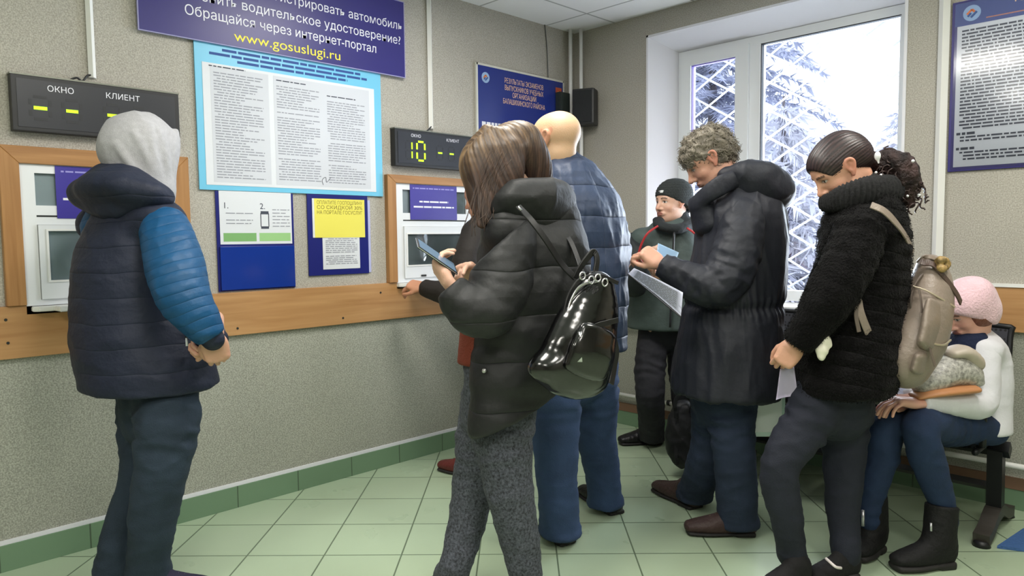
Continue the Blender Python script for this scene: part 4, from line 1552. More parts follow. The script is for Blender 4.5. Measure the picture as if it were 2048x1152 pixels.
def legs(t, m, chains, right, h=0.009, hemcut=True, wr_knee=0.006, wr_ank=0.007, seat=None, disp=None, colors=None, zcut=0.03):
    f = Field()
    if seat:
        c, r = seat
        f.path([(Vector(c) + UP * 0.10, r[0] * 0.96, r[1] * 0.9), (Vector(c), r[0], r[1]), (Vector(c) - UP * 0.07, r[0] * 0.92, r[1])], u=right, k=0.02, n=2)
    for ch in chains:
        pts = [(Vector(p), *( (r,) if not hasattr(r, '__len__') else r)) for p, r in ch]
        L1 = (Vector(ch[0][0]) - Vector(ch[1][0])).length
        L2 = (Vector(ch[1][0]) - Vector(ch[-1][0])).length
        f.path(pts, u=right, k=0.025, n=4, wr=(0.055, wr_knee, L1, 0.09))
        a, b = Vector(ch[-1][0]), Vector(ch[-2][0])
        r = ch[-1][1] if not hasattr(ch[-1][1], '__len__') else ch[-1][1][0]
        d = (b - a).normalized()
        # stacked cloth rings above the shoe
        for q, (o, rr) in enumerate(((0.015, 1.03), (0.05, 1.0))):
            c = a + d * o
            f.ball(c, (r * rr, r * rr, 0.022), (Vector(right), Vector(right).cross(d), d), 0.014)
        # trouser leg ends cleanly
    if zcut:
        f.cut((0, 0, zcut), (0, 0, -1), 0.01)
    def dd(V, N):
        w = 0.010 * ridged(V, 14, 3, stretch=(1, 1, 1.5)) + 0.003 * ridged(V, 38, 9, stretch=(1, 1, 1.4))
        return w - 0.006
    return mesh_obj('trousers', f.mesh(h), m, t, disp or dd, 1, colors)


# ================================================================== 1. man with the grey hood
def man_in_grey_hood():
    phi = 45
    fd, rt = face_dir(phi), face_dir(phi - 90)
    P0 = globals()['P']
    P = lambda a, b, d: P0(a, b, d * 0.95)
    sec = lambda rows: [(P(a, b, d), x * .965, y * .965) for a, b, d, x, y in rows]
    t = person('person in a grey hood and navy padded jacket with blue sleeves, seen from behind', G(300, 1195))
    M_navyj = cloth('navy_nylon', (30, 36, 54), 0.6, 0.15, 60, var=0.06, wrinkle=0.016, wr_scale=5, quilt=[(0.085, 0.005, (0, 0, 1))])
    M_blues = cloth('blue_quilted_nylon', (20, 74, 116), 0.5, 0.1, 60, var=0.08, wrinkle=0.010, wr_scale=8, quilt=[(0.034, 0.003, (R2 * 0.35 - UP))])
    M_jean = cloth('dark_washed_jeans', (42, 54, 68), 0.85, 0.2, 220, var=0.25, var_scale=5, wrinkle=0.010, wr_scale=6, wr_stretch=(1, 1, 1.8))
    M_hood = cloth('grey_jersey', (168, 168, 172), 0.9, 0.2, 260, var=0.10, var_scale=60, wrinkle=0.008, wr_scale=6, wr_stretch=(1.5, 1.5, .5))
    hc = P(284, 305, 2.74)
    hv, fr = head_vf(hc, fd + UP * -0.12, UP, neck=P(275, 410, 2.76))
    # hands: right hand hangs clasped in front of the belly
    wr, wl = P(424, 672, 2.52), P(436, 668, 2.66)
    h1 = hand_vf(wr, P(438, 722, 2.56) - wr, -F2 * 1.0 + R2 * 0.3, 1, 1.0, (0.5, 0.55, 0.6, 0.65), 0.6, arm=P(385, 615, 2.48))
    h2 = hand_vf(wl, P(425, 700, 2.60) - wl, F2 * 0.6 + R2 * 0.8, -1, 0.95, (0.8, 0.8, 0.8, 0.8), 0.5, arm=P(430, 620, 2.8))
    pel, che, nec = P(310, 770, 2.74), P(272, 520, 2.76), P(277, 405, 2.76)
    body_mesh(t, M_skin, head_colors(fr, SK), [hv], [h1, h2], (pel, che, nec, rt, 0.16),
              [([P(330, 450, 2.62), P(362, 580, 2.50), wr], (0.055, 0.045, 0.03)), ([P(200, 450, 2.92), P(300, 590, 2.95), wl], (0.055, 0.045, 0.03)),
               ([P(336, 800, 2.66), P(328, 940, 2.66), G(296, 1190) + UP * 0.10], (0.07, 0.05, 0.04)), ([P(292, 800, 2.84), P(288, 955, 2.80), G(222, 1185) + UP * 0.10], (0.07, 0.05, 0.04))])
    # grey hood
    def onball(px, py, r, c0, lift=0.0):
        """point of a sphere round c0 seen at a pixel"""
        dr = (P0(px, py, 1.0) - CAM).normalized()
        oc = CAM - c0
        b_ = oc.dot(dr)
        q = b_ * b_ - (oc.length_squared - r * r)
        return CAM + dr * (-b_ - math.sqrt(max(q, 0.0)))
    f = Field()
    uz = Vector((0, 0, 1))
    ax = (rt, fd, uz)
    h0 = P(279, 300, 2.74)
    f.ball(h0 + UP * 0.006 - fd * 0.004, (0.112, 0.132, 0.128), ax, 0.02)
    f.path([(h0 + UP * 0.01 + R2 * 0.01, 0.105, 0.112), (P(288, 345, 2.73), 0.088, 0.100), (P(300, 378, 2.74), 0.076, 0.085), (P(292, 412, 2.76), 0.095, 0.09)], u=rt, k=0.03)
    f.ball(h0 + fd * 0.15 - UP * 0.01, (0.066, 0.085, 0.100), ax, 0.012, 'sub')
    for pts_, rr in (([(352, 262), (349, 300), (342, 345), (331, 384)], 0.011), ([(318, 262), (330, 310), (330, 350), (328, 384)], 0.009),
                     ([(268, 268), (296, 318), (314, 355), (326, 384)], 0.010), ([(236, 290), (262, 330), (292, 362), (318, 386)], 0.009), ([(298, 250), (306, 300), (318, 345)], 0.006)):
        f.path([(onball(a, b, 0.118 + 0.004 * (i_ == 0), h0 - UP * (0.03 if b > 320 else 0)), rr * (0.5 + 0.5 * min(1, i_))) for i_, (a, b) in enumerate(pts_)], k=0.018, n=4)
    garment('hood', f, M_hood, t, 0.005, lambda V, N: 0.014 * ridged(V - np.array(hc), 14, 12, stretch=(1.4, 1.4, 0.6)) - 0.004, 2)
    # navy padded vest part
    f = Field()
    rows = sec([(278, 405, 2.78, .105, .095), (268, 448, 2.78, .19, .135), (262, 520, 2.77, .235, .185), (264, 600, 2.76, .245, .205), (276, 680, 2.75, .250, .220), (298, 750, 2.74, .252, .232), (308, 800, 2.74, .250, .232)])
    f.path(rows, u=rt, k=0.03, n=4, puff=(0.085, 0.003))
    f.ball(P(316, 440, 2.65), (0.096, 0.096, 0.078), None, 0.04)
    f.ball(P(200, 448, 2.92), (0.085, 0.085, 0.075), None, 0.04)
    # collar
    f.path([(P(282, 398, 2.77), 0.108, 0.100), (P(280, 425, 2.77), 0.135, 0.12)], u=rt, k=0.02, n=1)
    f.cut(P(305, 772, 2.74), Vector((0, 0, -1)) - R2 * 0.03, 0.012)
    def dv(V, N):
        q = V - np.array(P(300, 740, 2.55))
        return 0.0085 * ridged(V, 9, 21, stretch=(1, 1, 1.8)) + 0.003 * ridged(V, 30, 5, stretch=(0.7, 0.7, 1.4)) - 0.006
    vest = garment('padded_jacket', f, M_navyj, t, 0.008, dv)
    # folded-back hood of the jacket
    f = Field()
    hb = P(232, 385, 2.72)
    f.path([(P(330, 398, 2.63), 0.030, 0.04), (P(290, 385, 2.58), 0.045, 0.055), (P(232, 372, 2.60), 0.062, 0.085), (P(188, 385, 2.72), 0.055, 0.085), (P(200, 385, 2.88), 0.045, 0.06)], u=UP, k=0.02, n=4, puff=(0.16, 0.006))
    f.path([(P(215, 352, 2.68), 0.052, 0.045), (P(262, 360, 2.64), 0.05, 0.045), (P(318, 392, 2.62), 0.03, 0.03)], u=rt, k=0.04, n=3)
    f.path([(P(175, 400, 2.75), 0.04, 0.03), (P(222, 425, 2.64), 0.045, 0.03), (P(285, 408, 2.60), 0.03, 0.025)], k=0.04, n=3)
    garment('jacket_hood', f, M_navyj, t, 0.008, lambda V, N: 0.008 * ridged(V, 12, 33) - 0.003, 2)
    # sleeves
    for nm, ch in (('sleeve', [(P(330, 458, 2.62), .084, .084), (P(348, 520, 2.55), .096, .094), (P(366, 590, 2.49), .088, .086), (P(398, 640, 2.49), .070, .066), (P(424, 676, 2.51), .050, .046)]),
                   ('sleeve', [(P(205, 452, 2.90), .080, .08), (P(240, 530, 2.92), .078, .078), (P(300, 600, 2.92), .07, .07), (P(432, 676, 2.68), .047, .045)])):
        f = Field()
        f.path(ch, u=F2, k=0.02, n=4, puff=(0.034, 0.0018))
        f.cut(ch[-1][0], ch[-1][0] - ch[-2][0], 0.008)
        s = garment(nm, f, M_blues, t, 0.007, lambda V, N: 0.006 * ridged(V, 20, 41) - 0.004)
        c = ch[-1][0]; d = (ch[-1][0] - ch[-2][0]).normalized()
        g = Field()
        g.path([(c - d * 0.018, 0.046, 0.043), (c + d * 0.006, 0.040, 0.037)], k=0.005, n=1, u=F2)
        garment('cuff', g, M_navyj, s, 0.005)
    # pocket zip
    zp = [P(371, 640, 2.50), P(374, 658, 2.50), P(372, 680, 2.50)]
    tube('pocket_zip', zp, 0.004, M_black, vest)
    tube('zip_pull', [P(373, 676, 2.49), P(374, 692, 2.49)], 0.006, mat('pull_white', (220, 222, 228), 0.4), vest, ry=0.003)
    legs(t, M_jean, [[(P(330, 790, 2.66), (.105, .105)), (P(335, 850, 2.64), (.102, .105)), (P(322, 945, 2.63), (.090, .088)), (P(306, 1030, 2.65), (.086, .082)), (P(300, 1095, 2.68), (.074, .074)), (G(296, 1194) + UP * 0.06, (.070, .072))],
                     [(P(300, 778, 2.86), (.115, .12)), (P(298, 850, 2.86), (.10, .105)), (P(285, 950, 2.80), (.080, .082)), (P(255, 1040, 2.76), (.072, .072)), (P(236, 1100, 2.74), (.066, .066)), (G(226, 1188) + UP * 0.07, (.062, .064))]],
         rt, seat=(P(312, 795, 2.76), (0.150, 0.12)), wr_knee=0.008)
    shoe(t, G(272, 1205), G(428, 1182), cloth('navy_suede', (40, 38, 58), 0.8), mat('pale_sole', (150, 150, 160), 0.6), 0.047, 0.10, ankle=True, laces=mat('shoe_lace', (60, 58, 80), 0.7))
    shoe(t, G(205, 1196), G(320, 1165), cloth('navy_suede_b', (40, 38, 58), 0.8), mat('pale_sole_b', (150, 150, 160), 0.6), 0.047, 0.10, ankle=True)
    return t


man_in_grey_hood()


# ================================================================== 2. woman with the phone and patent backpack
def woman_with_phone():
    phi = 142
    fd, rt = face_dir(phi), face_dir(phi - 90)
    lf = -rt
    t = person('person with long brown hair in a black puffer jacket looking at a phone', G(985, 1225))
    M_jk = cloth('black_puffer_nylon', (32, 33, 34), 0.58, 0.1, 60, spec=0.4, var=0.06, wrinkle=0.014, wr_scale=5, quilt=[(0.15, 0.012, (0, 0, 1))])
    M_jean = mat('speckled_grey_jeans', (70, 73, 82), 0.9, var=0.95, var_scale=125, wrinkle=0.008, wr_scale=7, wr_stretch=(1, 1, 1.8))
    hdn = face_dir(158) - UP * 0.50
    hc = P(1008, 335, 2.42)
    hv, fr = head_vf(hc, hdn, UP, 0.97, sex='f', neck=P(1052, 420, 2.46))
    wl = P(897, 566, 2.16)
    wr = P(952, 552, 2.36)
    h1 = hand_vf(wl, P(866, 522, 2.21) - wl, -R2 * 0.8 - UP * 0.5 - F2 * 0.4, -1, 0.90, (0.42, 0.50, 0.58, 0.65), 0.6, spread=0.01, arm=P(935, 605, 2.16), arm_r=0.024)
    h2 = hand_vf(wr, P(904, 516, 2.24) - wr, F2 * 0.3 + UP * 0.9 - R2 * 0.1, -1, 0.90, (0.30, 0.6, 0.75, 0.8), 0.6, arm=P(985, 590, 2.5), arm_r=0.024)
    body_mesh(t, M_skin, head_colors(fr, SKP), [hv], [h1, h2], (P(1000, 830, 2.45), P(1065, 540, 2.45), P(1055, 415, 2.46), rt, 0.15),
              [([P(1012, 460, 2.30), P(985, 630, 2.18), wl], (0.05, 0.04, 0.026)), ([P(1110, 460, 2.60), P(1040, 630, 2.62), wr], (0.05, 0.04, 0.026)),
               ([P(1008, 850, 2.38), P(1022, 1000, 2.38), G(1052, 1225) + UP * 0.1], (0.06, 0.045, 0.035)), ([P(985, 850, 2.52), P(950, 1000, 2.52), G(905, 1190) + UP * 0.1], (0.06, 0.045, 0.035))])
    # hair: skull cap, long falls at both sides of the face, length tucked into the collar
    f = Field()
    c, rx, fy, uz, s = fr
    A = (rx, fy, uz)
    W = lambda x, y, z: c + (rx * x + fy * y + uz * z) * s
    f.ball(W(0, -0.022, 0.034), (0.090, 0.110, 0.098), A, 0.02)
    f.ball(W(0, 0.030, 0.036), (0.074, 0.074, 0.076), A, 0.02)
    f.ball(W(0, 0.135, -0.03), (0.062, 0.085, 0.10), A, 0.012, 'sub')
    f.path([(P(1035, 290, 2.40), .075, .085), (P(1056, 335, 2.42), .070, .085), (P(1060, 385, 2.44), .06, .075), (P(1062, 430, 2.44), .04, .05)], u=rt, k=0.04, n=4)
    f.path([(P(1000, 275, 2.33), .030, .05), (P(965, 320, 2.31), .030, .06), (P(975, 370, 2.29), .026, .05), (P(968, 415, 2.27), .018, .030), (P(962, 452, 2.25), .008, .014)], u=-F2, k=0.03, n=5)
    f.path([(P(1010, 300, 2.31), .035, .06), (P(1012, 350, 2.30), .032, .06), (P(998, 400, 2.30), .022, .045), (P(985, 440, 2.27), .010, .022)], u=-F2, k=0.03, n=5)
    f.path([(P(985, 270, 2.50), .03, .05), (P(945, 320, 2.50), .028, .045), (P(950, 380, 2.50), .022, .035), (P(955, 425, 2.48), .010, .018)], u=F2, k=0.03, n=5)
    cc = np.array(c)
    def strands(V):
        q = V - cc
        a = np.arctan2(q @ np.array(rx), q @ np.array(fy) + 0.02)
        hgt = q @ np.array(uz)
        return a, hgt
    def dh(V, N):
        a, z = strands(V)
        w = np.sin(a * 46 + 2.2 * np.sin(z * 17) + 3 * wave_noise(V, 8, 3)) * 0.5 + np.sin(a * 95 + 9 * wave_noise(V, 6, 8)) * 0.3
        return 0.0018 * w + 0.003 * wave_noise(V, 16, 4)
    def ch(V):
        a, z = strands(V)
        w = 0.5 + 0.5 * np.sin(a * 84 + 4 * wave_noise(V, 7, 3) + 1.5 * np.sin(z * 12))
        w2 = 0.5 + 0.5 * np.sin(a * 23 + 3 * wave_noise(V, 5, 13))
        k = (w * 0.55 + w2 * 0.45)[:, None] ** 1.6
        top = np.clip((z + 0.02) / 0.10, 0, 1)[:, None]
        dark = np.array(srgb(42, 31, 27)[:3]) * (1 - top) + np.array(srgb(62, 48, 38)[:3]) * top
        lite = np.array(srgb(84, 62, 50)[:3]) * (1 - top) + np.array(srgb(134, 110, 82)[:3]) * top
        return dark * (1 - k) + lite * k
    M_hair = mat('brown_hair', (90, 65, 50), 0.46, attr=True, spec=0.35)
    hair = garment('hair', f, M_hair, t, 0.005, dh, 2, ch)
    # loose single strands
    rs = random.Random(4)
    bm = bmesh.new()
    for k in range(16):
        x0 = rs.uniform(948, 1000)
        p0 = P(x0 + 25, rs.uniform(285, 330), 2.275 - rs.uniform(0, 0.02))
        p1 = P(x0, 370 + rs.uniform(-10, 10), 2.262)
        p2 = P(x0 - 8 + rs.uniform(-8, 8), 420, 2.24)
        p3 = P(x0 - 14 + rs.uniform(-12, 12), rs.uniform(440, 476), 2.225)
        sweep_bm(smooth_path([p0, p1, p2, p3], 4), 0.0008, segs=4, bm=bm)
    obj_bm('loose_strands', bm, mat('brown_strands', (72, 54, 42), 0.4, spec=0.6), hair, True)
    # jacket body
    f = Field()
    f.path(sec([(1062, 398, 2.46, .12, .105), (1068, 440, 2.46, .185, .135), (1070, 500, 2.46, .218, .165), (1068, 580, 2.45, .222, .172), (1050, 670, 2.44, .200, .160), (1040, 750, 2.42, .205, .140), (1038, 815, 2.41, .205, .132), (1038, 880, 2.41, .205, .130)]), u=rt, k=0.03, n=4, puff=(0.135, 0.010))
    f.ball(P(1018, 458, 2.30), (0.085, 0.085, 0.08), None, 0.04)
    f.ball(P(1112, 462, 2.62), (0.085, 0.085, 0.08), None, 0.04)
    f.cut(P(1040, 820, 2.40), Vector((0, 0, -1)) + R2 * 0.45, 0.012)
    # open front
    f.boxy(P(930, 790, 2.55), (0.06, 0.10, 0.16), (rt, fd, UP), 0.01, 'sub', rnd=0.01)
    def dj(V, N):
        return 0.010 * ridged(V, 8, 61, stretch=(1, 1, 1.5)) + 0.004 * ridged(V, 24, 15) - 0.007
    jk = garment('puffer_jacket', f, M_jk, t, 0.008, dj)
    # big soft hood lying on the shoulders
    f = Field()
    f.path([(P(998, 418, 2.27), .030, .035), (P(1035, 392, 2.26), .05, .05), (P(1085, 392, 2.34), .06, .062), (P(1118, 398, 2.50), .055, .06), (P(1090, 395, 2.62), .05, .05), (P(1035, 405, 2.64), .04, .04)], u=UP, k=0.02, n=4)
    f.path([(P(1040, 425, 2.28), .045, .04), (P(1095, 435, 2.36), .05, .05), (P(1135, 440, 2.50), .045, .045)], u=UP, k=0.05, n=4)
    garment('jacket_hood', f, M_jk, jk, 0.008, lambda V, N: 0.012 * ridged(V, 13, 77, stretch=(1, 1, 1.6)) - 0.004, 2)
    for ch_ in ([(P(1016, 462, 2.30), .098, .095), (P(1008, 530, 2.24), .102, .098), (P(992, 598, 2.19), .092, .090), (P(966, 626, 2.16), .080, .078), (P(928, 606, 2.15), .066, .064), (P(899, 574, 2.15), .048, .046)],
                [(P(1112, 466, 2.62), .095, .09), (P(1080, 550, 2.66), .095, .09), (P(1040, 625, 2.64), .08, .078), (P(995, 595, 2.50), .060, .058), (P(957, 558, 2.38), .042, .04)]):
        f = Field()
        f.path(ch_, u=F2, k=0.02, n=4, puff=(0.13, 0.008), wr=(0.055, 0.006, 0.34, 0.14))
        f.cut(ch_[-1][0], ch_[-1][0] - ch_[-2][0], 0.008)
        garment('sleeve', f, M_jk, t, 0.007, lambda V, N: 0.009 * ridged(V, 13, 83) + 0.003 * ridged(V, 34, 18) - 0.006)
    # hem snaps
    for px, py in ((968, 742), (986, 822)):
        o = P(px, py, 2.235)
        tube('snap', [o, o + F2 * 0.01], 0.007, mat('snap_metal', (190, 190, 190), 0.3, metal=0.8), jk, segs=12)
    # rust sweater edge below the open front
    f = Field()
    f.path([(P(990, 610, 2.42), .12, .10), (P(984, 680, 2.44), .120, .10), (P(980, 728, 2.44), .122, .10)], u=rt, k=0.02, n=2)
    f.cut(P(950, 728, 2.40), (0, 0, -1), 0.006)
    garment('sweater', f, cloth('rust_knit', (122, 58, 44), 0.9, 0.4, 160), t, 0.009, lambda V, N: 0.004 * ridged(V, 22, 7))
    legs(t, M_jean, [[(P(1008, 800, 2.42), (.095, .110)), (P(1006, 880, 2.39), (.092, .102)), (P(1020, 985, 2.37), (.078, .080)), (P(1040, 1080, 2.39), (.066, .066)), (P(1052, 1150, 2.40), (.056, .056)), (G(1054, 1225) + UP * 0.07, (.050, .050))],
                     [(P(985, 800, 2.52), (.11, .118)), (P(968, 880, 2.52), (.094, .098)), (P(945, 985, 2.52), (.074, .076)), (P(928, 1070, 2.50), (.064, .064)), (P(908, 1140, 2.47), (.056, .056)), (G(900, 1190) + UP * 0.07, (.050, .050))]],
         rt, seat=(P(1000, 790, 2.46), (0.138, 0.125)), wr_knee=0.007)
    bl = cloth('black_leather_w', (30, 30, 32), 0.5)
    shoe(t, G(1075, 1235), G(1000, 1228), bl, M_sole, 0.040, 0.10, ankle=True)
    shoe(t, G(922, 1195), G(850, 1190), bl, M_sole, 0.040, 0.10, ankle=True)
    # phone in the left hand
    pa, pb = P(832, 487, 2.13), P(916, 545, 2.20)
    ph = thing('phone', 'slim dark smartphone held in the hand of the brown-haired person', 'phone', pa)
    d = (pb - pa).normalized()
    sd = (F2 * 0.9 + R2 * 0.1 + UP * 0.1); sd = (sd - d * sd.dot(d)).normalized()
    nn = d.cross(sd).normalized()
    if nn.z < 0:
        nn = -nn
    def pbox(nm, m, parent, l0, l1, w, t0, t1, bev):
        bm = box_bm((l0, -w, t0), (l1, w, t1), bev)
        mm = Matrix((( d.x, sd.x, nn.x, pa.x), (d.y, sd.y, nn.y, pa.y), (d.z, sd.z, nn.z, pa.z), (0, 0, 0, 1)))
        bmesh.ops.transform(bm, matrix=mm, verts=bm.verts)
        return obj_bm(nm, bm, m, parent)
    pbox('case', M_black, ph, 0, 0.150, 0.036, 0.0, 0.007, 0.003)
    pbox('screen', mat('phone_screen', (90, 110, 130), 0.1, emit=0.5), ph, 0.006, 0.144, 0.032, 0.007, 0.0076, 0.0)
    pbox('rim', mat('phone_rim', (200, 204, 208), 0.25, metal=0.8), ph, -0.0008, 0.1508, 0.0366, 0.0028, 0.0052, 0.001)
    return t


woman_with_phone()
# ================================================================== 3. person leaning in at the counter window
def person_at_counter():
    phi = 128
    fd, rt = face_dir(phi), face_dir(phi - 90)
    t = person('person in a dark sleeve leaning at the counter window, mostly hidden behind the brown-haired person', G(962, 960))
    M_jk = cloth('dark_brown_coat', (38, 34, 32), 0.7, 0.1, 60, wrinkle=0.012, wr_scale=6)
    hc = P(964, 394, 3.86)
    hv, fr = head_vf(hc, face_dir(150) - UP * 0.25, UP, 0.96, h=0.005, sex='f', neck=P(990, 440, 3.9))
    wl = P(846, 574, 3.86)
    h1 = hand_vf(wl, P(808, 567, 3.90) - wl, UP * 0.8 - F2 * 0.5, -1, 0.95, (0.5, 0.5, 0.5, 0.5), 0.4, arm=P(890, 585, 3.8))
    body_mesh(t, M_skin, head_colors(fr, (196, 140, 110)), [hv], [h1], (P(1000, 690, 3.98), P(998, 520, 3.92), P(988, 442, 3.9), rt, 0.14),
              [([P(952, 470, 3.78), P(925, 590, 3.72), wl], (0.05, 0.04, 0.028)), ([P(985, 700, 3.9), P(975, 810, 3.9), G(968, 950) + UP * .1], (0.06, 0.05, 0.04)),
               ([P(1015, 700, 4.0), P(1010, 810, 4.0), G(1005, 945) + UP * .1], (0.06, 0.05, 0.04))])
    f = Field()
    c, rx, fy, uz, s = fr
    W = lambda x, y, z: c + (rx * x + fy * y + uz * z) * s
    f.ball(W(0, -0.022, 0.032), (0.088, 0.108, 0.094), (rx, fy, uz), 0.02)
    f.ball(W(0, 0.13, -0.03), (0.062, 0.085, 0.09), (rx, fy, uz), 0.012, 'sub')
    f.path([(P(990, 395, 3.88), .07, .07), (P(1000, 450, 3.9), .06, .05), (P(1005, 490, 3.9), .03, .03)], k=0.03)
    garment('hair', f, mat('dark_hair', (38, 26, 22), 0.45, bump=0.6, bump_scale=60, stretch=(4, 4, 1)), t, 0.007, lambda V, N: 0.004 * wave_noise(V, 30, 3))
    f = Field()
    f.path(sec([(990, 440, 3.9, .10, .09), (992, 462, 3.9, .18, .12), (998, 530, 3.92, .20, .14), (1000, 620, 3.95, .20, .14), (1000, 690, 3.97, .21, .15), (1000, 720, 3.97, .21, .15)]), u=rt, k=0.03)
    f.ball(P(950, 470, 3.78), (0.075, 0.075, 0.075), None, 0.04)
    f.cut(P(1000, 705, 3.95), (0, 0, -1), 0.01)
    garment('coat', f, M_jk, t, 0.010, lambda V, N: 0.008 * ridged(V, 11, 3) - 0.004)
    f = Field()
    f.path([(P(952, 470, 3.78), .080, .078), (P(932, 530, 3.72), .080, .078), (P(922, 588, 3.71), .074, .072), (P(885, 585, 3.78), .064, .060), (P(848, 576, 3.85), .050, .046)], u=F2, k=0.02)
    f.cut(P(848, 576, 3.85), P(848, 576, 3.85) - P(885, 585, 3.78), 0.008)
    garment('sleeve', f, M_jk, t, 0.008, lambda V, N: 0.007 * ridged(V, 16, 6) - 0.004)
    legs(t, cloth('black_trousers', (30, 30, 34), 0.85), [[(P(985, 700, 3.9), .095), (P(976, 810, 3.9), .07), (G(968, 950) + UP * 0.08, .055)], [(P(1015, 700, 4.0), .095), (P(1010, 810, 4.0), .07), (G(1006, 944) + UP * 0.08, .055)]],
         rt, seat=(P(1000, 690, 3.95), (0.15, 0.12)), h=0.012)
    red = cloth('oxblood_leather', (98, 44, 42), 0.4)
    shoe(t, G(965, 958), G(876, 938), red, M_sole, 0.042, 0.10, ankle=True, laces=mat('red_lace', (70, 30, 30), .6))
    shoe(t, G(1012, 950), G(940, 912), red, M_sole, 0.042, 0.10, ankle=True)


person_at_counter()


# ================================================================== 4. bald man in the blue quilted jacket
def bald_man():
    phi = 128
    fd, rt = face_dir(phi), face_dir(phi - 90)
    t = person('bald person in a blue quilted jacket and jeans, seen from behind', G(1160, 1060))
    M_jk = cloth('blue_quilted_shell', (50, 62, 86), 0.5, 0.1, 60, var=0.10, wrinkle=0.032, wr_scale=6, wr_stretch=(1.6, 1.6, .7), quilt=[(0.125, 0.010, (0, 0, 1)), (0.22, 0.006, rt)])
    M_jean = cloth('blue_jeans', (50, 68, 100), 0.85, 0.2, 220, var=0.25, var_scale=5, wrinkle=0.012, wr_scale=6, wr_stretch=(1, 1, 1.5))
    hc = P(1110, 281, 3.05)
    hv, fr = head_vf(hc, face_dir(146) - UP * 0.08, UP + R2 * 0.03, 1.03, neck=P(1128, 352, 3.06))
    wl, wr = P(1012, 575, 2.98), P(1030, 575, 3.3)
    h1 = hand_vf(wl, P(975, 565, 3.05) - wl, UP, -1, 1, 0.4, 0.4)
    h2 = hand_vf(wr, P(990, 565, 3.3) - wr, UP, 1, 1, 0.4, 0.4)
    body_mesh(t, M_skin, head_colors(fr, (204, 168, 134), ear=(196, 126, 102)), [hv], [h1, h2], (P(1150, 690, 3.06), P(1148, 460, 3.06), P(1130, 350, 3.06), rt, 0.16),
              [([P(1078, 400, 2.92), P(1080, 560, 2.90), wl], (0.055, 0.045, 0.03)), ([P(1212, 400, 3.22), P(1215, 560, 3.30), wr], (0.055, 0.045, 0.03)),
               ([P(1115, 720, 2.98), P(1112, 880, 2.98), G(1122, 1075) + UP * .1], (0.07, 0.05, 0.04)), ([P(1188, 720, 3.2), P(1192, 860, 3.24), G(1215, 1010) + UP * .1], (0.07, 0.05, 0.04))])
    f = Field()
    f.path(sec([(1128, 335, 3.06, .082, .085), (1132, 358, 3.06, .12, .10), (1142, 380, 3.06, .175, .13), (1150, 440, 3.06, .245, .17), (1150, 520, 3.06, .252, .18), (1150, 620, 3.06, .25, .185), (1150, 700, 3.06, .25, .185), (1150, 745, 3.06, .25, .185)]), u=rt, k=0.03, puff=(0.125, 0.008))
    f.ball(P(1082, 404, 2.93), (0.08, 0.08, 0.075), None, 0.04)
    f.ball(P(1204, 410, 3.22), (0.078, 0.08, 0.072), None, 0.04)
    f.cut(P(1150, 706, 3.0), (0, 0, -1), 0.012)
    def dj(V, N):
        return 0.017 * ridged(V, 14, 91, stretch=(1.5, 1.5, .6)) + 0.004 * ridged(V, 34, 5, stretch=(1.5, 1.5, .7)) - 0.007
    jk = garment('quilted_jacket', f, M_jk, t, 0.008, dj)
    f = Field()
    f.path([(P(1122, 318, 3.06), .080, .084), (P(1130, 352, 3.06), .098, .096)], u=rt, k=0.01, n=1, flat=0.01)
    f.cut(P(1122, 316, 3.06), UP - fd * 0.3, 0.006)
    garment('collar', f, cloth('collar_navy', (52, 62, 88), 0.7), jk, 0.006, lambda V, N: 0.003 * ridged(V, 20, 4))
    for chn in ([(P(1080, 404, 2.92), .084, .082), (P(1072, 480, 2.88), .088, .085), (P(1078, 560, 2.88), .08, .078), (P(1045, 580, 2.92), .065, .062), (P(1014, 577, 2.97), .046, .044)],
                [(P(1205, 410, 3.22), .080, .078), (P(1222, 480, 3.27), .088, .085), (P(1212, 560, 3.32), .08, .078), (P(1120, 580, 3.32), .065, .062), (P(1032, 577, 3.3), .046, .044)]):
        f = Field()
        f.path(chn, u=F2, k=0.02, puff=(0.09, 0.006), wr=(0.05, 0.008, 0.2, 0.2))
        f.cut(chn[-1][0], chn[-1][0] - chn[-2][0], 0.008)
        garment('sleeve', f, M_jk, t, 0.008, lambda V, N: 0.012 * ridged(V, 17, 71) - 0.006)
    legs(t, M_jean, [[(P(1116, 715, 2.98), (.108, .115)), (P(1112, 800, 2.97), (.100, .105)), (P(1112, 890, 2.97), (.094, .096)), (P(1116, 990, 2.98), (.084, .084)), (G(1122, 1082) + UP * 0.01, (.086, .086))],
                     [(P(1185, 715, 3.18), (.106, .115)), (P(1190, 790, 3.2), (.098, .104)), (P(1192, 870, 3.24), (.090, .092)), (P(1204, 940, 3.28), (.080, .080)), (G(1212, 1022) + UP * 0.01, (.082, .082))]],
         rt, seat=(P(1150, 715, 3.08), (0.165, 0.135)), wr_knee=0.008)
    bl = cloth('black_shoe_leather', (28, 27, 28), 0.45)
    shoe(t, G(1140, 1092), G(1085, 1062), bl, M_sole, 0.048, 0.09, ankle=True)
    shoe(t, G(1238, 1032), G(1160, 985), bl, M_sole, 0.048, 0.09, ankle=True)


bald_man()


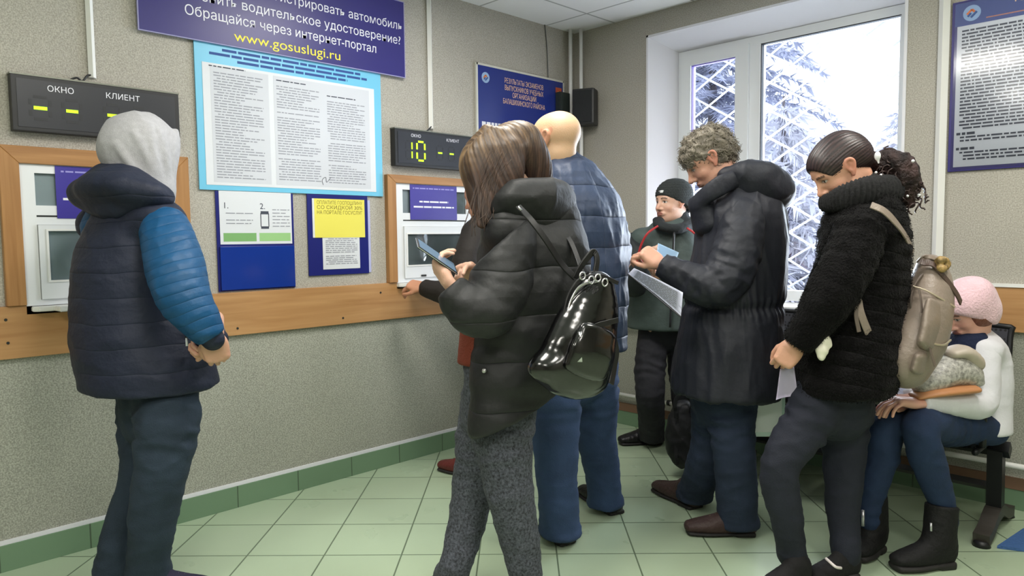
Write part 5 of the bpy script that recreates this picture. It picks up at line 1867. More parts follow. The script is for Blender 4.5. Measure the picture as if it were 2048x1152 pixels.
# ================================================================== 5. man with the beanie near the window
def man_in_beanie():
    phi = -112
    fd, rt = face_dir(phi), face_dir(phi - 90)
    P0 = globals()['P']
    P = lambda a, b, d: P0(a, b, d * 0.955)
    sec = lambda rows: [(P(a, b, d), x * .955, y * .955) for a, b, d, x, y in rows]
    t = person('person in a dark beanie and grey-green jacket with red trim near the window', G(1310, 890))
    M_jk = cloth('green_grey_shell', (74, 86, 84), 0.65, 0.1, 60, wrinkle=0.014, wr_scale=5)
    M_jk2 = cloth('dark_yoke', (44, 48, 50), 0.65, 0.1, 60, wrinkle=0.012, wr_scale=5)
    M_red = mat('red_trim', (176, 44, 48), 0.6)
    M_tr = cloth('charcoal_trousers', (42, 42, 48), 0.8, 0.1, 60, wrinkle=0.010, wr_scale=6, wr_stretch=(1, 1, 1.6))
    hc = P(1344, 406, 4.36)
    hv, fr = head_vf(hc, face_dir(-150) - UP * 0.02, UP, 0.98, h=0.004, neck=P(1350, 452, 4.38))
    wr, wl = P(1290, 516, 4.10), P(1395, 560, 4.15)
    h1 = hand_vf(wr, P(1312, 506, 4.06) - wr, -F2, 1, 0.95, 0.8, 0.5)
    h2 = hand_vf(wl, P(1370, 545, 4.1) - wl, -F2, -1, 0.95, 0.5, 0.4)
    body_mesh(t, M_skin, head_colors(fr, (214, 172, 150)), [hv], [h1, h2], (P(1330, 650, 4.38), P(1335, 530, 4.38), P(1350, 452, 4.38), rt, 0.15),
              [([P(1283, 475, 4.36), P(1268, 570, 4.28), wr], (0.05, 0.042, 0.028)), ([P(1398, 478, 4.42), P(1412, 580, 4.3), wl], (0.05, 0.042, 0.028)),
               ([P(1305, 660, 4.36), P(1300, 760, 4.36), G(1300, 882) + UP * .1], (0.065, 0.05, 0.04)), ([P(1360, 660, 4.4), P(1368, 760, 4.4), G(1372, 885) + UP * .1], (0.065, 0.05, 0.04))])
    # beanie
    f = Field()
    c, rx, fy, uz, s = fr
    A = (rx, fy, uz)
    W = lambda x, y, z: c + (rx * x + fy * y + uz * z) * s
    f.ball(W(0, -0.020, 0.045), (0.089, 0.112, 0.086), A, 0.01)
    f.path([(W(0, -0.02, 0.052), 0.092, 0.114), (W(0, -0.030, -0.02), 0.088, 0.104)], u=rx, k=0.02, n=1)
    f.cut(W(0, 0.085, 0.040), -uz + fy * 0.50, 0.004)
    hat = garment('beanie', f, cloth('charcoal_knit', (50, 54, 54), 0.95, 0.5, 120), t, 0.005, lambda V, N: 0.001 * np.sin(V[:, 2] * 420))
    bm = box_bm((-0.018, -0.003, -0.008), (0.018, 0.003, 0.008), 0.002)
    pp = W(-0.012, 0.095, 0.066)
    mm = Matrix.Identity(4)
    nn = (fy * 0.95 + uz * 0.35).normalized(); sx = rx; sz = sx.cross(nn)
    for i in range(3):
        mm[i][0], mm[i][1], mm[i][2], mm[i][3] = sx[i], nn[i], sz[i], pp[i]
    bmesh.ops.transform(bm, matrix=mm, verts=bm.verts)
    obj_bm('patch', bm, mat('white_patch', (225, 228, 228), 0.6), hat)
    f = Field()
    f.path(sec([(1348, 452, 4.38, .088, .085), (1345, 470, 4.38, .15, .11), (1338, 500, 4.38, .20, .135), (1332, 560, 4.38, .225, .155), (1328, 620, 4.38, .232, .16), (1328, 670, 4.38, .235, .16)]), u=rt, k=0.03)
    f.ball(P(1286, 478, 4.36), (0.075, 0.075, 0.07), None, 0.04)
    f.ball(P(1395, 480, 4.42), (0.075, 0.075, 0.07), None, 0.04)
    f.cut(P(1330, 660, 4.3), (0, 0, -1), 0.012)
    jk = garment('jacket', f, M_jk, t, 0.009, lambda V, N: 0.009 * ridged(V, 9, 101) - 0.004)
    f = Field()
    f.path([(P(1316, 440, 4.30), .022, .03), (P(1322, 452, 4.24), .024, .035), (P(1352, 458, 4.22), .024, .03), (P(1382, 448, 4.30), .024, .034), (P(1392, 440, 4.42), .024, .035)], u=UP, k=0.02)
    f.path([(P(1350, 440, 4.40), .085, .080), (P(1350, 462, 4.38), .095, .09)], u=rt, k=0.02, n=1)
    f.cut(P(1350, 441, 4.2), UP + face_dir(-112) * 0.35, 0.01)
    garment('collar', f, cloth('dark_collar', (40, 44, 46), 0.8), jk, 0.007, lambda V, N: 0.006 * ridged(V, 18, 33))
    for pth in ([(1316, 452), (1296, 466), (1284, 486), (1276, 510)], [(1374, 456), (1388, 466), (1398, 480)]):
        bm = sweep_bm(smooth_path([P(a, b, 4.175 + 0.02 * abs(i - 1)) for i, (a, b) in enumerate(pth)], 6), 0.006, 0.004, up=-F2)
        obj_bm('red_piping', bm, M_red, jk, True)
    tube('front_zip', smooth_path([P(1348, 462, 4.20), P(1344, 560, 4.19), P(1340, 655, 4.19)]), 0.006, M_black, jk)
    for ch_, cf in (([(P(1284, 478, 4.36), .078, .075), (P(1270, 525, 4.30), .078, .075), (P(1268, 570, 4.24), .072, .070), (P(1276, 545, 4.15), .060, .058), (P(1288, 522, 4.11), .048, .046)], True),
                    ([(P(1397, 480, 4.42), .078, .075), (P(1408, 530, 4.36), .078, .075), (P(1412, 580, 4.28), .072, .070), (P(1405, 570, 4.2), .060, .058), (P(1394, 560, 4.15), .045, .043)], False)):
        f = Field()
        f.path(ch_, u=rt, k=0.02)
        f.cut(ch_[-1][0], ch_[-1][0] - ch_[-2][0], 0.006)
        sl = garment('sleeve', f, M_jk2, t, 0.008, lambda V, N: 0.008 * ridged(V, 16, 6) - 0.004)
        g = Field()
        d = (ch_[-1][0] - ch_[-2][0]).normalized()
        g.path([(ch_[-1][0] - d * 0.05, 0.054, 0.052), (ch_[-1][0] + d * 0.004, 0.046, 0.043)], k=0.005, n=1, u=rt)
        garment('cuff', g, M_red, sl, 0.006)
    legs(t, M_tr, [[(P(1306, 665, 4.42), (.085, .09)), (P(1300, 740, 4.36), (.088, .09)), (P(1301, 800, 4.34), (.082, .082)), (G(1304, 888) + UP * 0.02, (.074, .076))],
                   [(P(1358, 665, 4.46), (.085, .09)), (P(1368, 740, 4.42), (.088, .09)), (P(1372, 800, 4.42), (.08, .082)), (G(1376, 892) + UP * 0.02, (.074, .076))]],
         rt, seat=(P(1332, 640, 4.40), (0.15, 0.115)), h=0.010)
    bl = cloth('black_boot_leather', (26, 26, 28), 0.35)
    shoe(t, G(1324, 884), G(1234, 890), bl, M_sole, 0.048, 0.10, ankle=True)
    shoe(t, G(1390, 888), G(1352, 912), bl, M_sole, 0.048, 0.10, ankle=True)


man_in_beanie()


# ================================================================== 6. man with curly grey hair
def man_in_parka():
    phi = 170
    fd, rt = face_dir(phi), face_dir(phi - 90)
    t = person('person with curly grey hair in a long dark hooded parka holding papers', G(1430, 1055))
    M_jk = cloth('dark_parka_shell', (36, 38, 46), 0.58, 0.1, 60, var=0.08, wrinkle=0.018, wr_scale=4.5, wr_stretch=(1.5, 1.5, .55))
    M_jks = cloth('dark_parka_sleeve', (36, 38, 46), 0.58, 0.1, 60, var=0.08, wrinkle=0.014, wr_scale=8, wr_stretch=(1.2, 1.2, 1.2))
    M_jean = cloth('indigo_jeans', (42, 52, 72), 0.85, 0.2, 220, var=0.22, var_scale=5, wrinkle=0.010, wr_scale=6, wr_stretch=(1, 1, 1.3))
    hc = P(1418, 320, 3.06)
    hv, fr = head_vf(hc, face_dir(174) - UP * 0.72, UP - R2 * 0.1, 1.0, h=0.003, neck=P(1470, 392, 3.08))
    wl = P(1322, 528, 2.94)
    wr = P(1340, 545, 3.22)
    h1 = hand_vf(wl, P(1282, 498, 2.96) - wl, UP * 0.75 - F2 * 0.6, -1, 0.98, (0.65, 0.75, 0.8, 0.85), 0.7, arm=P(1380, 560, 2.92))
    h2 = hand_vf(wr, P(1300, 545, 3.2) - wr, -UP * 0.6 + F2 * 0.5, -1, 0.95, (0.5, 0.5, 0.5, 0.5), 0.5)
    body_mesh(t, M_skin, head_colors(fr, (198, 150, 128), lips=(150, 92, 82)), [hv], [h1, h2], (P(1452, 740, 3.08), P(1468, 500, 3.08), P(1474, 392, 3.08), rt, 0.15),
              [([P(1480, 430, 2.93), P(1440, 580, 2.90), wl], (0.055, 0.045, 0.03)), ([P(1468, 430, 3.26), P(1420, 580, 3.26), wr], (0.055, 0.045, 0.03)),
               ([P(1470, 780, 3.04), P(1474, 900, 3.04), G(1470, 1060) + UP * .1], (0.07, 0.05, 0.04)), ([P(1430, 780, 3.2), P(1420, 890, 3.22), G(1382, 1005) + UP * .1], (0.07, 0.05, 0.04))])
    # curly hair: lumpy cap plus many small curls
    f = Field()
    c, rx, fy, uz, s = fr
    A = (rx, fy, uz)
    W = lambda x, y, z: c + (rx * x + fy * y + uz * z) * s
    f.ball(W(0, -0.020, 0.044), (0.089, 0.112, 0.092), A, 0.02)
    f.ball(W(0, 0.030, 0.050), (0.072, 0.072, 0.064), A, 0.02)
    f.ball(W(0, -0.062, -0.005), (0.078, 0.066, 0.070), A, 0.03)
    f.ball(W(0, 0.115, -0.052), (0.10, 0.072, 0.088), A, 0.010, 'sub')
    for sx in (-1, 1):
        f.ball(W(sx * 0.085, 0.010, -0.012), (0.030, 0.030, 0.030), A, 0.008, 'sub')
    def chair(V):
        w = 0.5 + 0.5 * wave_noise(V, 110, 5)
        q = ((V - np.array(c)) @ np.array(uz)) / 0.10
        k = np.clip(0.25 + 0.6 * w + 0.25 * np.clip(q, 0, 1), 0, 1)[:, None]
        return np.array(srgb(52, 47, 42)[:3]) * (1 - k) + np.array(srgb(134, 126, 112)[:3]) * k
    M_curl = mat('grey_curls', (150, 144, 134), 0.6, attr=True)
    hair = garment('hair', f, M_curl, t, 0.004, lambda V, N: 0.007 * wave_noise(V, 95, 8) + 0.004 * wave_noise(V, 210, 4), 1, chair)
    rs = random.Random(12)
    bm = bmesh.new()
    hv_ = hair.data.vertices
    off_ = offset_of(t)
    for k in range(1000):
        vv = hv_[rs.randrange(len(hv_))]
        p = vv.co + off_
        nrm = (p - W(0, -0.01, 0.02)).normalized()
        u1 = nrm.orthogonal().normalized(); u1.rotate(Matrix.Rotation(rs.uniform(0, 6.28), 3, nrm)); u2 = nrm.cross(u1)
        r = rs.uniform(0.007, 0.014)
        w_ = rs.uniform(0.35, 0.6)
        pts = [p - nrm * 0.004 + nrm * (0.016 * q / 6) + u1 * math.cos(q * w_) * r + u2 * math.sin(q * w_) * r for q in range(7)]
        sweep_bm(pts, 0.0022, segs=4, bm=bm, taper=lambda s_: 1 - 0.8 * s_)
    obj_bm('curls', bm, mat('grey_curl_tips', (118, 111, 98), 0.6, var=0.5, var_scale=40), hair, True)
    # parka
    f = Field()
    f.path(sec([(1478, 380, 3.08, .10, .10), (1482, 402, 3.08, .17, .135), (1484, 450, 3.08, .215, .175), (1478, 530, 3.08, .225, .195), (1466, 620, 3.08, .222, .205), (1460, 690, 3.08, .235, .215), (1456, 770, 3.08, .245, .225), (1456, 810, 3.08, .245, .225)]), u=rt, k=0.03)
    f.ball(P(1482, 434, 2.94), (0.09, 0.085, 0.08), None, 0.04)
    f.ball(P(1470, 434, 3.24), (0.09, 0.085, 0.08), None, 0.04)
    f.cut(P(1456, 790, 3.0), Vector((0, 0, -1)), 0.012)
    zw = P(1460, 612, 3.0).z
    def dp(V, N):
        w = 0.024 * ridged(V, 10, 111, stretch=(1.6, 1.6, .5)) + 0.004 * ridged(V, 26, 12, stretch=(1.3, 1.3, .7)) - 0.008
        w -= 0.012 * np.exp(-((V[:, 2] - zw) / 0.018) ** 2)
        a = np.arctan2(V[:, 1] - c.y, V[:, 0] - c.x)
        w += 0.004 * np.sin(a * 60) * np.exp(-((V[:, 2] - zw) / 0.05) ** 2)
        w += 0.0055 * (1 - np.abs(np.sin(a * 13 + 1.5 * wave_noise(V, 5, 6)))) ** 1.5 * (0.5 + 0.5 * wave_noise(V, 3, 9))
        return w
    jk = garment('parka', f, M_jk, t, 0.008, dp)
    f = Field()
    f.path([(P(1392, 398, 3.02), .026, .013), (P(1408, 392, 2.96), .036, .018), (P(1440, 372, 2.92), .040, .020), (P(1475, 356, 2.93), .038, .024)], u=UP, k=0.02)
    f.path([(P(1392, 398, 3.06), .026, .013), (P(1412, 392, 3.16), .036, .018), (P(1445, 372, 3.22), .040, .020), (P(1480, 356, 3.22), .038, .024)], u=UP, k=0.02)
    f.path([(P(1400, 410, 3.03), .06, .05), (P(1420, 440, 3.04), .10, .08)], u=rt, k=0.03, n=1)
    f.ball(P(1398, 380, 3.05), (0.05, 0.06, 0.045), None, 0.02, 'sub')
    garment('collar', f, M_jk, jk, 0.007, lambda V, N: 0.006 * ridged(V, 16, 17) - 0.002)
    f = Field()
    f.path([(P(1452, 352, 2.98), .035, .04), (P(1492, 345, 2.93), .05, .055), (P(1532, 358, 2.96), .062, .070), (P(1552, 378, 3.08), .062, .075), (P(1530, 360, 3.2), .055, .065), (P(1488, 350, 3.22), .05, .05)], u=UP, k=0.02)
    f.path([(P(1500, 378, 2.94), .05, .05), (P(1545, 390, 3.02), .055, .06), (P(1530, 395, 3.15), .055, .055)], u=UP, k=0.05)
    f.ball(P(1508, 372, 3.06), (0.115, 0.13, 0.050), (R2, F2, UP), 0.04)
    f.ball(P(1530, 392, 3.04), (0.085, 0.12, 0.050), (R2, F2, UP), 0.04)
    garment('jacket_hood', f, M_jks, jk, 0.008, lambda V, N: 0.018 * ridged(V, 13, 27) - 0.006, 1)
    for ch_ in ([(P(1486, 436, 2.93), .095, .092), (P(1474, 500, 2.88), .100, .096), (P(1450, 558, 2.86), .096, .092), (P(1412, 572, 2.87), .080, .078), (P(1366, 552, 2.90), .066, .064), (P(1322, 530, 2.93), .052, .048)],
                [(P(1468, 436, 3.25), .092, .09), (P(1440, 510, 3.30), .094, .09), (P(1420, 575, 3.28), .085, .082), (P(1380, 570, 3.25), .068, .066), (P(1342, 548, 3.22), .050, .047)]):
        f = Field()
        f.path(ch_, u=F2, k=0.02, puff=(0.045, 0.004), wr=(0.05, 0.009, 0.36, 0.16))
        f.cut(ch_[-1][0], ch_[-1][0] - ch_[-2][0], 0.008)
        garment('sleeve', f, M_jks, t, 0.007, lambda V, N: 0.012 * ridged(V, 17, 131) + 0.003 * ridged(V, 40, 7) - 0.007)
    legs(t, M_jean, [[(P(1464, 770, 3.04), (.098, .108)), (P(1462, 850, 3.03), (.090, .094)), (P(1470, 930, 3.03), (.084, .086)), (G(1476, 1064) + UP * 0.01, (.080, .086))],
                     [(P(1432, 770, 3.18), (.103, .115)), (P(1430, 850, 3.2), (.094, .098)), (P(1412, 925, 3.24), (.082, .084)), (G(1386, 1010) + UP * 0.03, (.068, .076))]],
         rt, seat=(P(1450, 770, 3.1), (0.155, 0.135)), wr_knee=0.008)
    br = cloth('brown_shoe_leather', (66, 50, 48), 0.5)
    shoe(t, G(1512, 1068), G(1364, 1066), br, M_sole, 0.050, 0.10, ankle=True, laces=mat('brown_lace', (90, 78, 60), .7))
    shoe(t, G(1396, 1020), G(1308, 978), br, M_sole, 0.050, 0.10, ankle=True)


man_in_parka()
# ================================================================== 7. woman in the black fur coat
def fur_tufts(name, V, Fc, count, length, m, parent, seed, down=0.5, width=0.0010):
    """short hairs standing on a surface, one mesh"""
    r = np.random.default_rng(seed)
    N = vnormals(V, Fc)
    i = r.integers(0, len(Fc), count)
    w = r.dirichlet((1, 1, 1, 1), count)
    p = sum(V[Fc[i, j]] * w[:, j:j + 1] for j in range(4))
    n = N[Fc[i, 0]]
    d = n * 0.75 + r.normal(size=(count, 3)) * 0.35 + np.array((0, 0, -down))
    d /= np.linalg.norm(d, axis=1)[:, None]
    L_ = length * r.uniform(0.5, 1.2, count)[:, None]
    s = np.cross(d, r.normal(size=(count, 3))); s /= np.linalg.norm(s, axis=1)[:, None]
    q = np.stack([p - s * width, p + s * width, p + d * L_], 1).reshape(-1, 3) - np.array(offset_of(parent))
    me = bpy.data.meshes.new(name)
    me.vertices.add(len(q)); me.vertices.foreach_set('co', q.astype(np.float32).ravel())
    me.loops.add(count * 3); me.loops.foreach_set('vertex_index', np.arange(count * 3, dtype=np.int32))
    me.polygons.add(count); me.polygons.foreach_set('loop_start', np.arange(count, dtype=np.int32) * 3)
    me.update(calc_edges=True)
    me.materials.append(m)
    o = link(bpy.data.objects.new(name, me), parent)
    o['kind'] = 'stuff'
    return o


def woman_in_fur():
    phi = 168
    fd, rt = face_dir(phi), face_dir(phi - 90)
    t = person('person with dark hair in a ponytail wearing a black fur coat and dark skinny jeans', G(1625, 1160))
    M_fur = mat('black_fur', (10, 9, 10), 0.8, spec=0.12, sheen=0.04, bump=0.6, bump_scale=120, quilt=[(0.052, 0.010, (0.15, 0.1, 1))])
    M_furs = mat('black_fur_sleeve', (10, 9, 10), 0.8, spec=0.12, sheen=0.04, bump=0.6, bump_scale=120)
    M_jean = cloth('black_blue_jeans', (34, 37, 48), 0.8, 0.15, 220, var=0.15, var_scale=6, wrinkle=0.007, wr_scale=8, wr_stretch=(1, 1, 1.5))
    hc = P(1680, 338, 2.66)
    hv, fr = head_vf(hc, face_dir(180) - UP * 0.78, UP - R2 * 0.08, 1.0, h=0.003, sex='f', neck=P(1728, 420, 2.68))
    wl, wr = P(1592, 688, 2.54), P(1600, 700, 2.84)
    h1 = hand_vf(wl, P(1556, 738, 2.56) - wl, -F2 * 0.8 - R2 * 0.4, 1, 0.93, (0.55, 0.65, 0.75, 0.8), 0.7, arm=P(1625, 640, 2.54), arm_r=0.025)
    h2 = hand_vf(wr, P(1565, 740, 2.82) - wr, F2 * 0.8, -1, 0.92, (0.5, 0.5, 0.5, 0.5), 0.5, arm_r=0.025)
    body_mesh(t, M_skin, head_colors(fr, (208, 158, 132), lips=(160, 84, 80)), [hv], [h1, h2], (P(1685, 750, 2.68), P(1725, 510, 2.68), P(1730, 420, 2.68), rt, 0.14),
              [([P(1722, 460, 2.55), P(1655, 590, 2.52), wl], (0.05, 0.04, 0.026)), ([P(1718, 460, 2.82), P(1650, 600, 2.86), wr], (0.05, 0.04, 0.026)),
               ([P(1640, 790, 2.62), P(1560, 920, 2.60), G(1583, 1160) + UP * .1], (0.065, 0.045, 0.035)), ([P(1690, 790, 2.76), P(1690, 940, 2.74), G(1690, 1155) + UP * .1], (0.065, 0.045, 0.035))])
    # hair drawn back, curls gathered behind
    c, rx, fy, uz, s = fr
    A = (rx, fy, uz)
    W = lambda x, y, z: c + (rx * x + fy * y + uz * z) * s
    M_hair = mat('dark_brown_hair', (44, 32, 34), 0.42, attr=True, spec=0.5)
    M_tail = mat('curled_dark_hair', (44, 32, 34), 0.6, attr=True, spec=0.3, bump=0.8, bump_scale=90)
    def hcol(V):
        q = V - np.array(c)
        a = np.arctan2(q @ np.array(uz), q @ np.array(rx) + 0.01)
        k = (0.5 + 0.5 * np.sin(a * 38 + 3 * wave_noise(V, 8, 4)))[:, None]
        return np.array(srgb(28, 20, 22)[:3]) * (1 - k) + np.array(srgb(66, 50, 50)[:3]) * k
    def hd(V, N):
        q = V - np.array(c)
        a = np.arctan2(q @ np.array(uz), q @ np.array(rx) + 0.01)
        return 0.0012 * np.sin(a * 60 + 3 * wave_noise(V, 8, 4)) + 0.002 * wave_noise(V, 25, 2)
    f = Field()
    f.ball(W(0, -0.022, 0.036), (0.084, 0.108, 0.092), A, 0.02)
    f.ball(W(0, 0.034, 0.034), (0.071, 0.068, 0.074), A, 0.02)
    f.ball(W(0, -0.075, 0.000), (0.070, 0.055, 0.065), A, 0.03)
    f.ball(W(0, 0.130, -0.038), (0.10, 0.088, 0.112), A, 0.010, 'sub')
    for sx in (-1, 1):
        f.ball(W(sx * 0.086, 0.002, -0.010), (0.024, 0.026, 0.032), A, 0.008, 'sub')
    hair = garment('hair', f, M_hair, t, 0.004, hd, 2, hcol)
    f = Field()
    tail = [(P(1752, 322, 2.66), .030, .034), (P(1785, 330, 2.66), .062, .066), (P(1806, 352, 2.66), .058, .075), (P(1815, 385, 2.66), .036, .055), (P(1820, 408, 2.66), .015, .03)]
    f.path(tail, u=UP, k=0.02)
    def tcol(V):
        k = (0.5 + 0.5 * wave_noise(V, 70, 6))[:, None]
        return np.array(srgb(26, 19, 20)[:3]) * (1 - k) + np.array(srgb(66, 48, 46)[:3]) * k
    pt = garment('ponytail', f, M_tail, hair, 0.005, lambda V, N: 0.010 * wave_noise(V, 55, 3) + 0.004 * wave_noise(V, 130, 5), 1, tcol)
    rs = random.Random(9)
    bm = bmesh.new()
    for k in range(170):
        a0 = rs.uniform(0, 1)
        ctr = P(1765 + 60 * a0, 322 + 80 * a0 * a0, 2.66)
        dv = Vector((rs.gauss(0, 1), rs.gauss(0, 1), rs.gauss(0, 1))).normalized()
        p = ctr + dv * rs.uniform(0.045, 0.062)
        r = rs.uniform(0.007, 0.013)
        u1 = dv.orthogonal().normalized(); u2 = dv.cross(u1)
        pts = [p + dv * (0.002 * q - 0.004) + u1 * math.cos(q * 0.9) * r + u2 * math.sin(q * 0.9) * r - UP * 0.004 * q for q in range(9)]
        sweep_bm(pts, 0.0028, segs=5, bm=bm)
    obj_bm('curls', bm, mat('dark_curls', (60, 44, 42), 0.4), pt, True)
    M_clip = mat('pearl_clip', (236, 236, 240), 0.2, coat=0.5)
    for (px, py, d, r) in ((1755, 312, 2.565, .011), (1752, 345, 2.565, .005), (1762, 350, 2.565, .005), (1776, 358, 2.57, .005), (1826, 322, 2.58, .006), (1832, 352, 2.59, .006), (1838, 390, 2.62, .006), (1815, 392, 2.60, .005)):
        f = Field()
        f.ball(P(px, py, d), (r, r, r * 1.5 if r > .01 else r))
        if r > .01:
            f.path([(P(px, py, d), .006), (P(px + 2, py + 14, d), .003)], k=0.004, n=1)
        garment('hair_clip', f, M_clip, hair, 0.0018, None, 1)
    # coat
    f = Field()
    f.path(sec([(1730, 408, 2.68, .10, .095), (1728, 430, 2.68, .16, .125), (1726, 480, 2.68, .19, .155), (1724, 560, 2.68, .19, .155), (1706, 640, 2.68, .20, .165), (1690, 710, 2.68, .22, .185), (1676, 770, 2.68, .23, .19), (1674, 800, 2.68, .23, .19)]), u=rt, k=0.03)
    f.ball(P(1722, 458, 2.56), (0.088, 0.085, 0.085), None, 0.04)
    f.ball(P(1722, 458, 2.82), (0.085, 0.085, 0.085), None, 0.04)
    f.cut(P(1674, 787, 2.6), Vector((0, 0, -1)), 0.02)
    zt = P(1674, 790, 2.6).z
    def df(V, N):
        return 0.007 * (np.abs(np.sin(math.pi * (V[:, 2] + 0.02 * wave_noise(V, 5, 3)) / 0.052)) ** 0.6) + 0.004 * wave_noise(V, 60, 5) - 0.004
    VF = f.mesh(0.009)
    coat = mesh_obj('fur_coat', VF, M_fur, t, df)
    fur_tufts('fur', VF[0] + vnormals(*VF) * 0.003, VF[1], 22000, 0.008, M_furs, coat, 3)
    f = Field()
    f.path([(P(1652, 406, 2.66), .034, .024), (P(1690, 396, 2.57), .048, .030), (P(1740, 382, 2.55), .052, .034), (P(1788, 380, 2.64), .052, .036), (P(1780, 380, 2.78), .050, .034), (P(1720, 392, 2.80), .045, .03)], u=UP, k=0.02)
    f.path([(P(1725, 392, 2.68), .10, .09), (P(1728, 425, 2.68), .13, .11)], u=rt, k=0.02, n=1)
    f.ball(P(1690, 372, 2.66), (0.075, 0.08, 0.06), None, 0.02, 'sub')
    col = garment('knit_collar', f, mat('black_rib_knit', (17, 17, 19), 0.9, bump=0.3, bump_scale=90), coat, 0.006,
                  lambda V, N: 0.0045 * np.sin(np.arctan2(V[:, 1] - c.y, V[:, 0] - c.x - 0.03) * 44))
    for ch_ in ([(P(1722, 460, 2.55), .092, .090), (P(1695, 530, 2.50), .090, .090), (P(1660, 596, 2.48), .082, .082), (P(1628, 645, 2.50), .068, .068), (P(1594, 690, 2.53), .054, .052)],
                [(P(1718, 460, 2.82), .09, .088), (P(1680, 530, 2.86), .088, .088), (P(1650, 600, 2.87), .08, .08), (P(1625, 655, 2.86), .066, .066), (P(1602, 700, 2.84), .052, .05)]):
        f = Field()
        f.path(ch_, u=F2, k=0.02, puff=(0.05, 0.008))
        f.cut(ch_[-1][0], ch_[-1][0] - ch_[-2][0], 0.008)
        VF = f.mesh(0.008)
        sl = mesh_obj('sleeve', VF, M_furs, t, lambda V, N: 0.004 * wave_noise(V, 60, 5))
        fur_tufts('fur', VF[0] + vnormals(*VF) * 0.002, VF[1], 9000, 0.008, M_furs, sl, 5)
    # tissue sticking out of the coat pocket
    f = Field()
    for px, py, r in ((1650, 682, .020), (1645, 700, .022), (1655, 690, .016), (1643, 712, .015), (1652, 672, .012)):
        f.ball(P(px, py, 2.475), (r, r, r * 1.05), None, 0.006)
    garment('pocket_tissue', f, mat('crumpled_tissue', (232, 228, 210), 0.8), coat, 0.004, lambda V, N: 0.003 * wave_noise(V, 90, 3))
    legs(t, M_jean, [[(P(1646, 775, 2.62), (.094, .104)), (P(1612, 850, 2.60), (.080, .086)), (P(1560, 935, 2.58), (.066, .070)), (P(1572, 1030, 2.61), (.058, .060)), (G(1586, 1160) + UP * 0.075, (.044, .046))],
                     [(P(1692, 775, 2.76), (.098, .11)), (P(1690, 850, 2.76), (.084, .090)), (P(1688, 940, 2.74), (.068, .072)), (P(1686, 1030, 2.72), (.058, .060)), (G(1694, 1152) + UP * 0.075, (.044, .046))]],
         rt, seat=(P(1672, 775, 2.69), (0.15, 0.13)), wr_knee=0.007, zcut=None)
    sh = cloth('black_suede', (26, 25, 27), 0.8)
    s1 = shoe(t, G(1612, 1166), G(1530, 1184), sh, M_sole, 0.040, 0.09, ankle=True, laces=mat('black_lace', (40, 40, 42), .6))
    s2 = shoe(t, G(1712, 1150), G(1618, 1166), sh, M_sole, 0.040, 0.09, ankle=True)
    tube('strap', smooth_path([P(1652, 1117, 2.60), P(1662, 1126, 2.57), P(1672, 1134, 2.56), P(1682, 1136, 2.58)]), 0.005, mat('white_strap', (224, 214, 214), 0.6), s2)


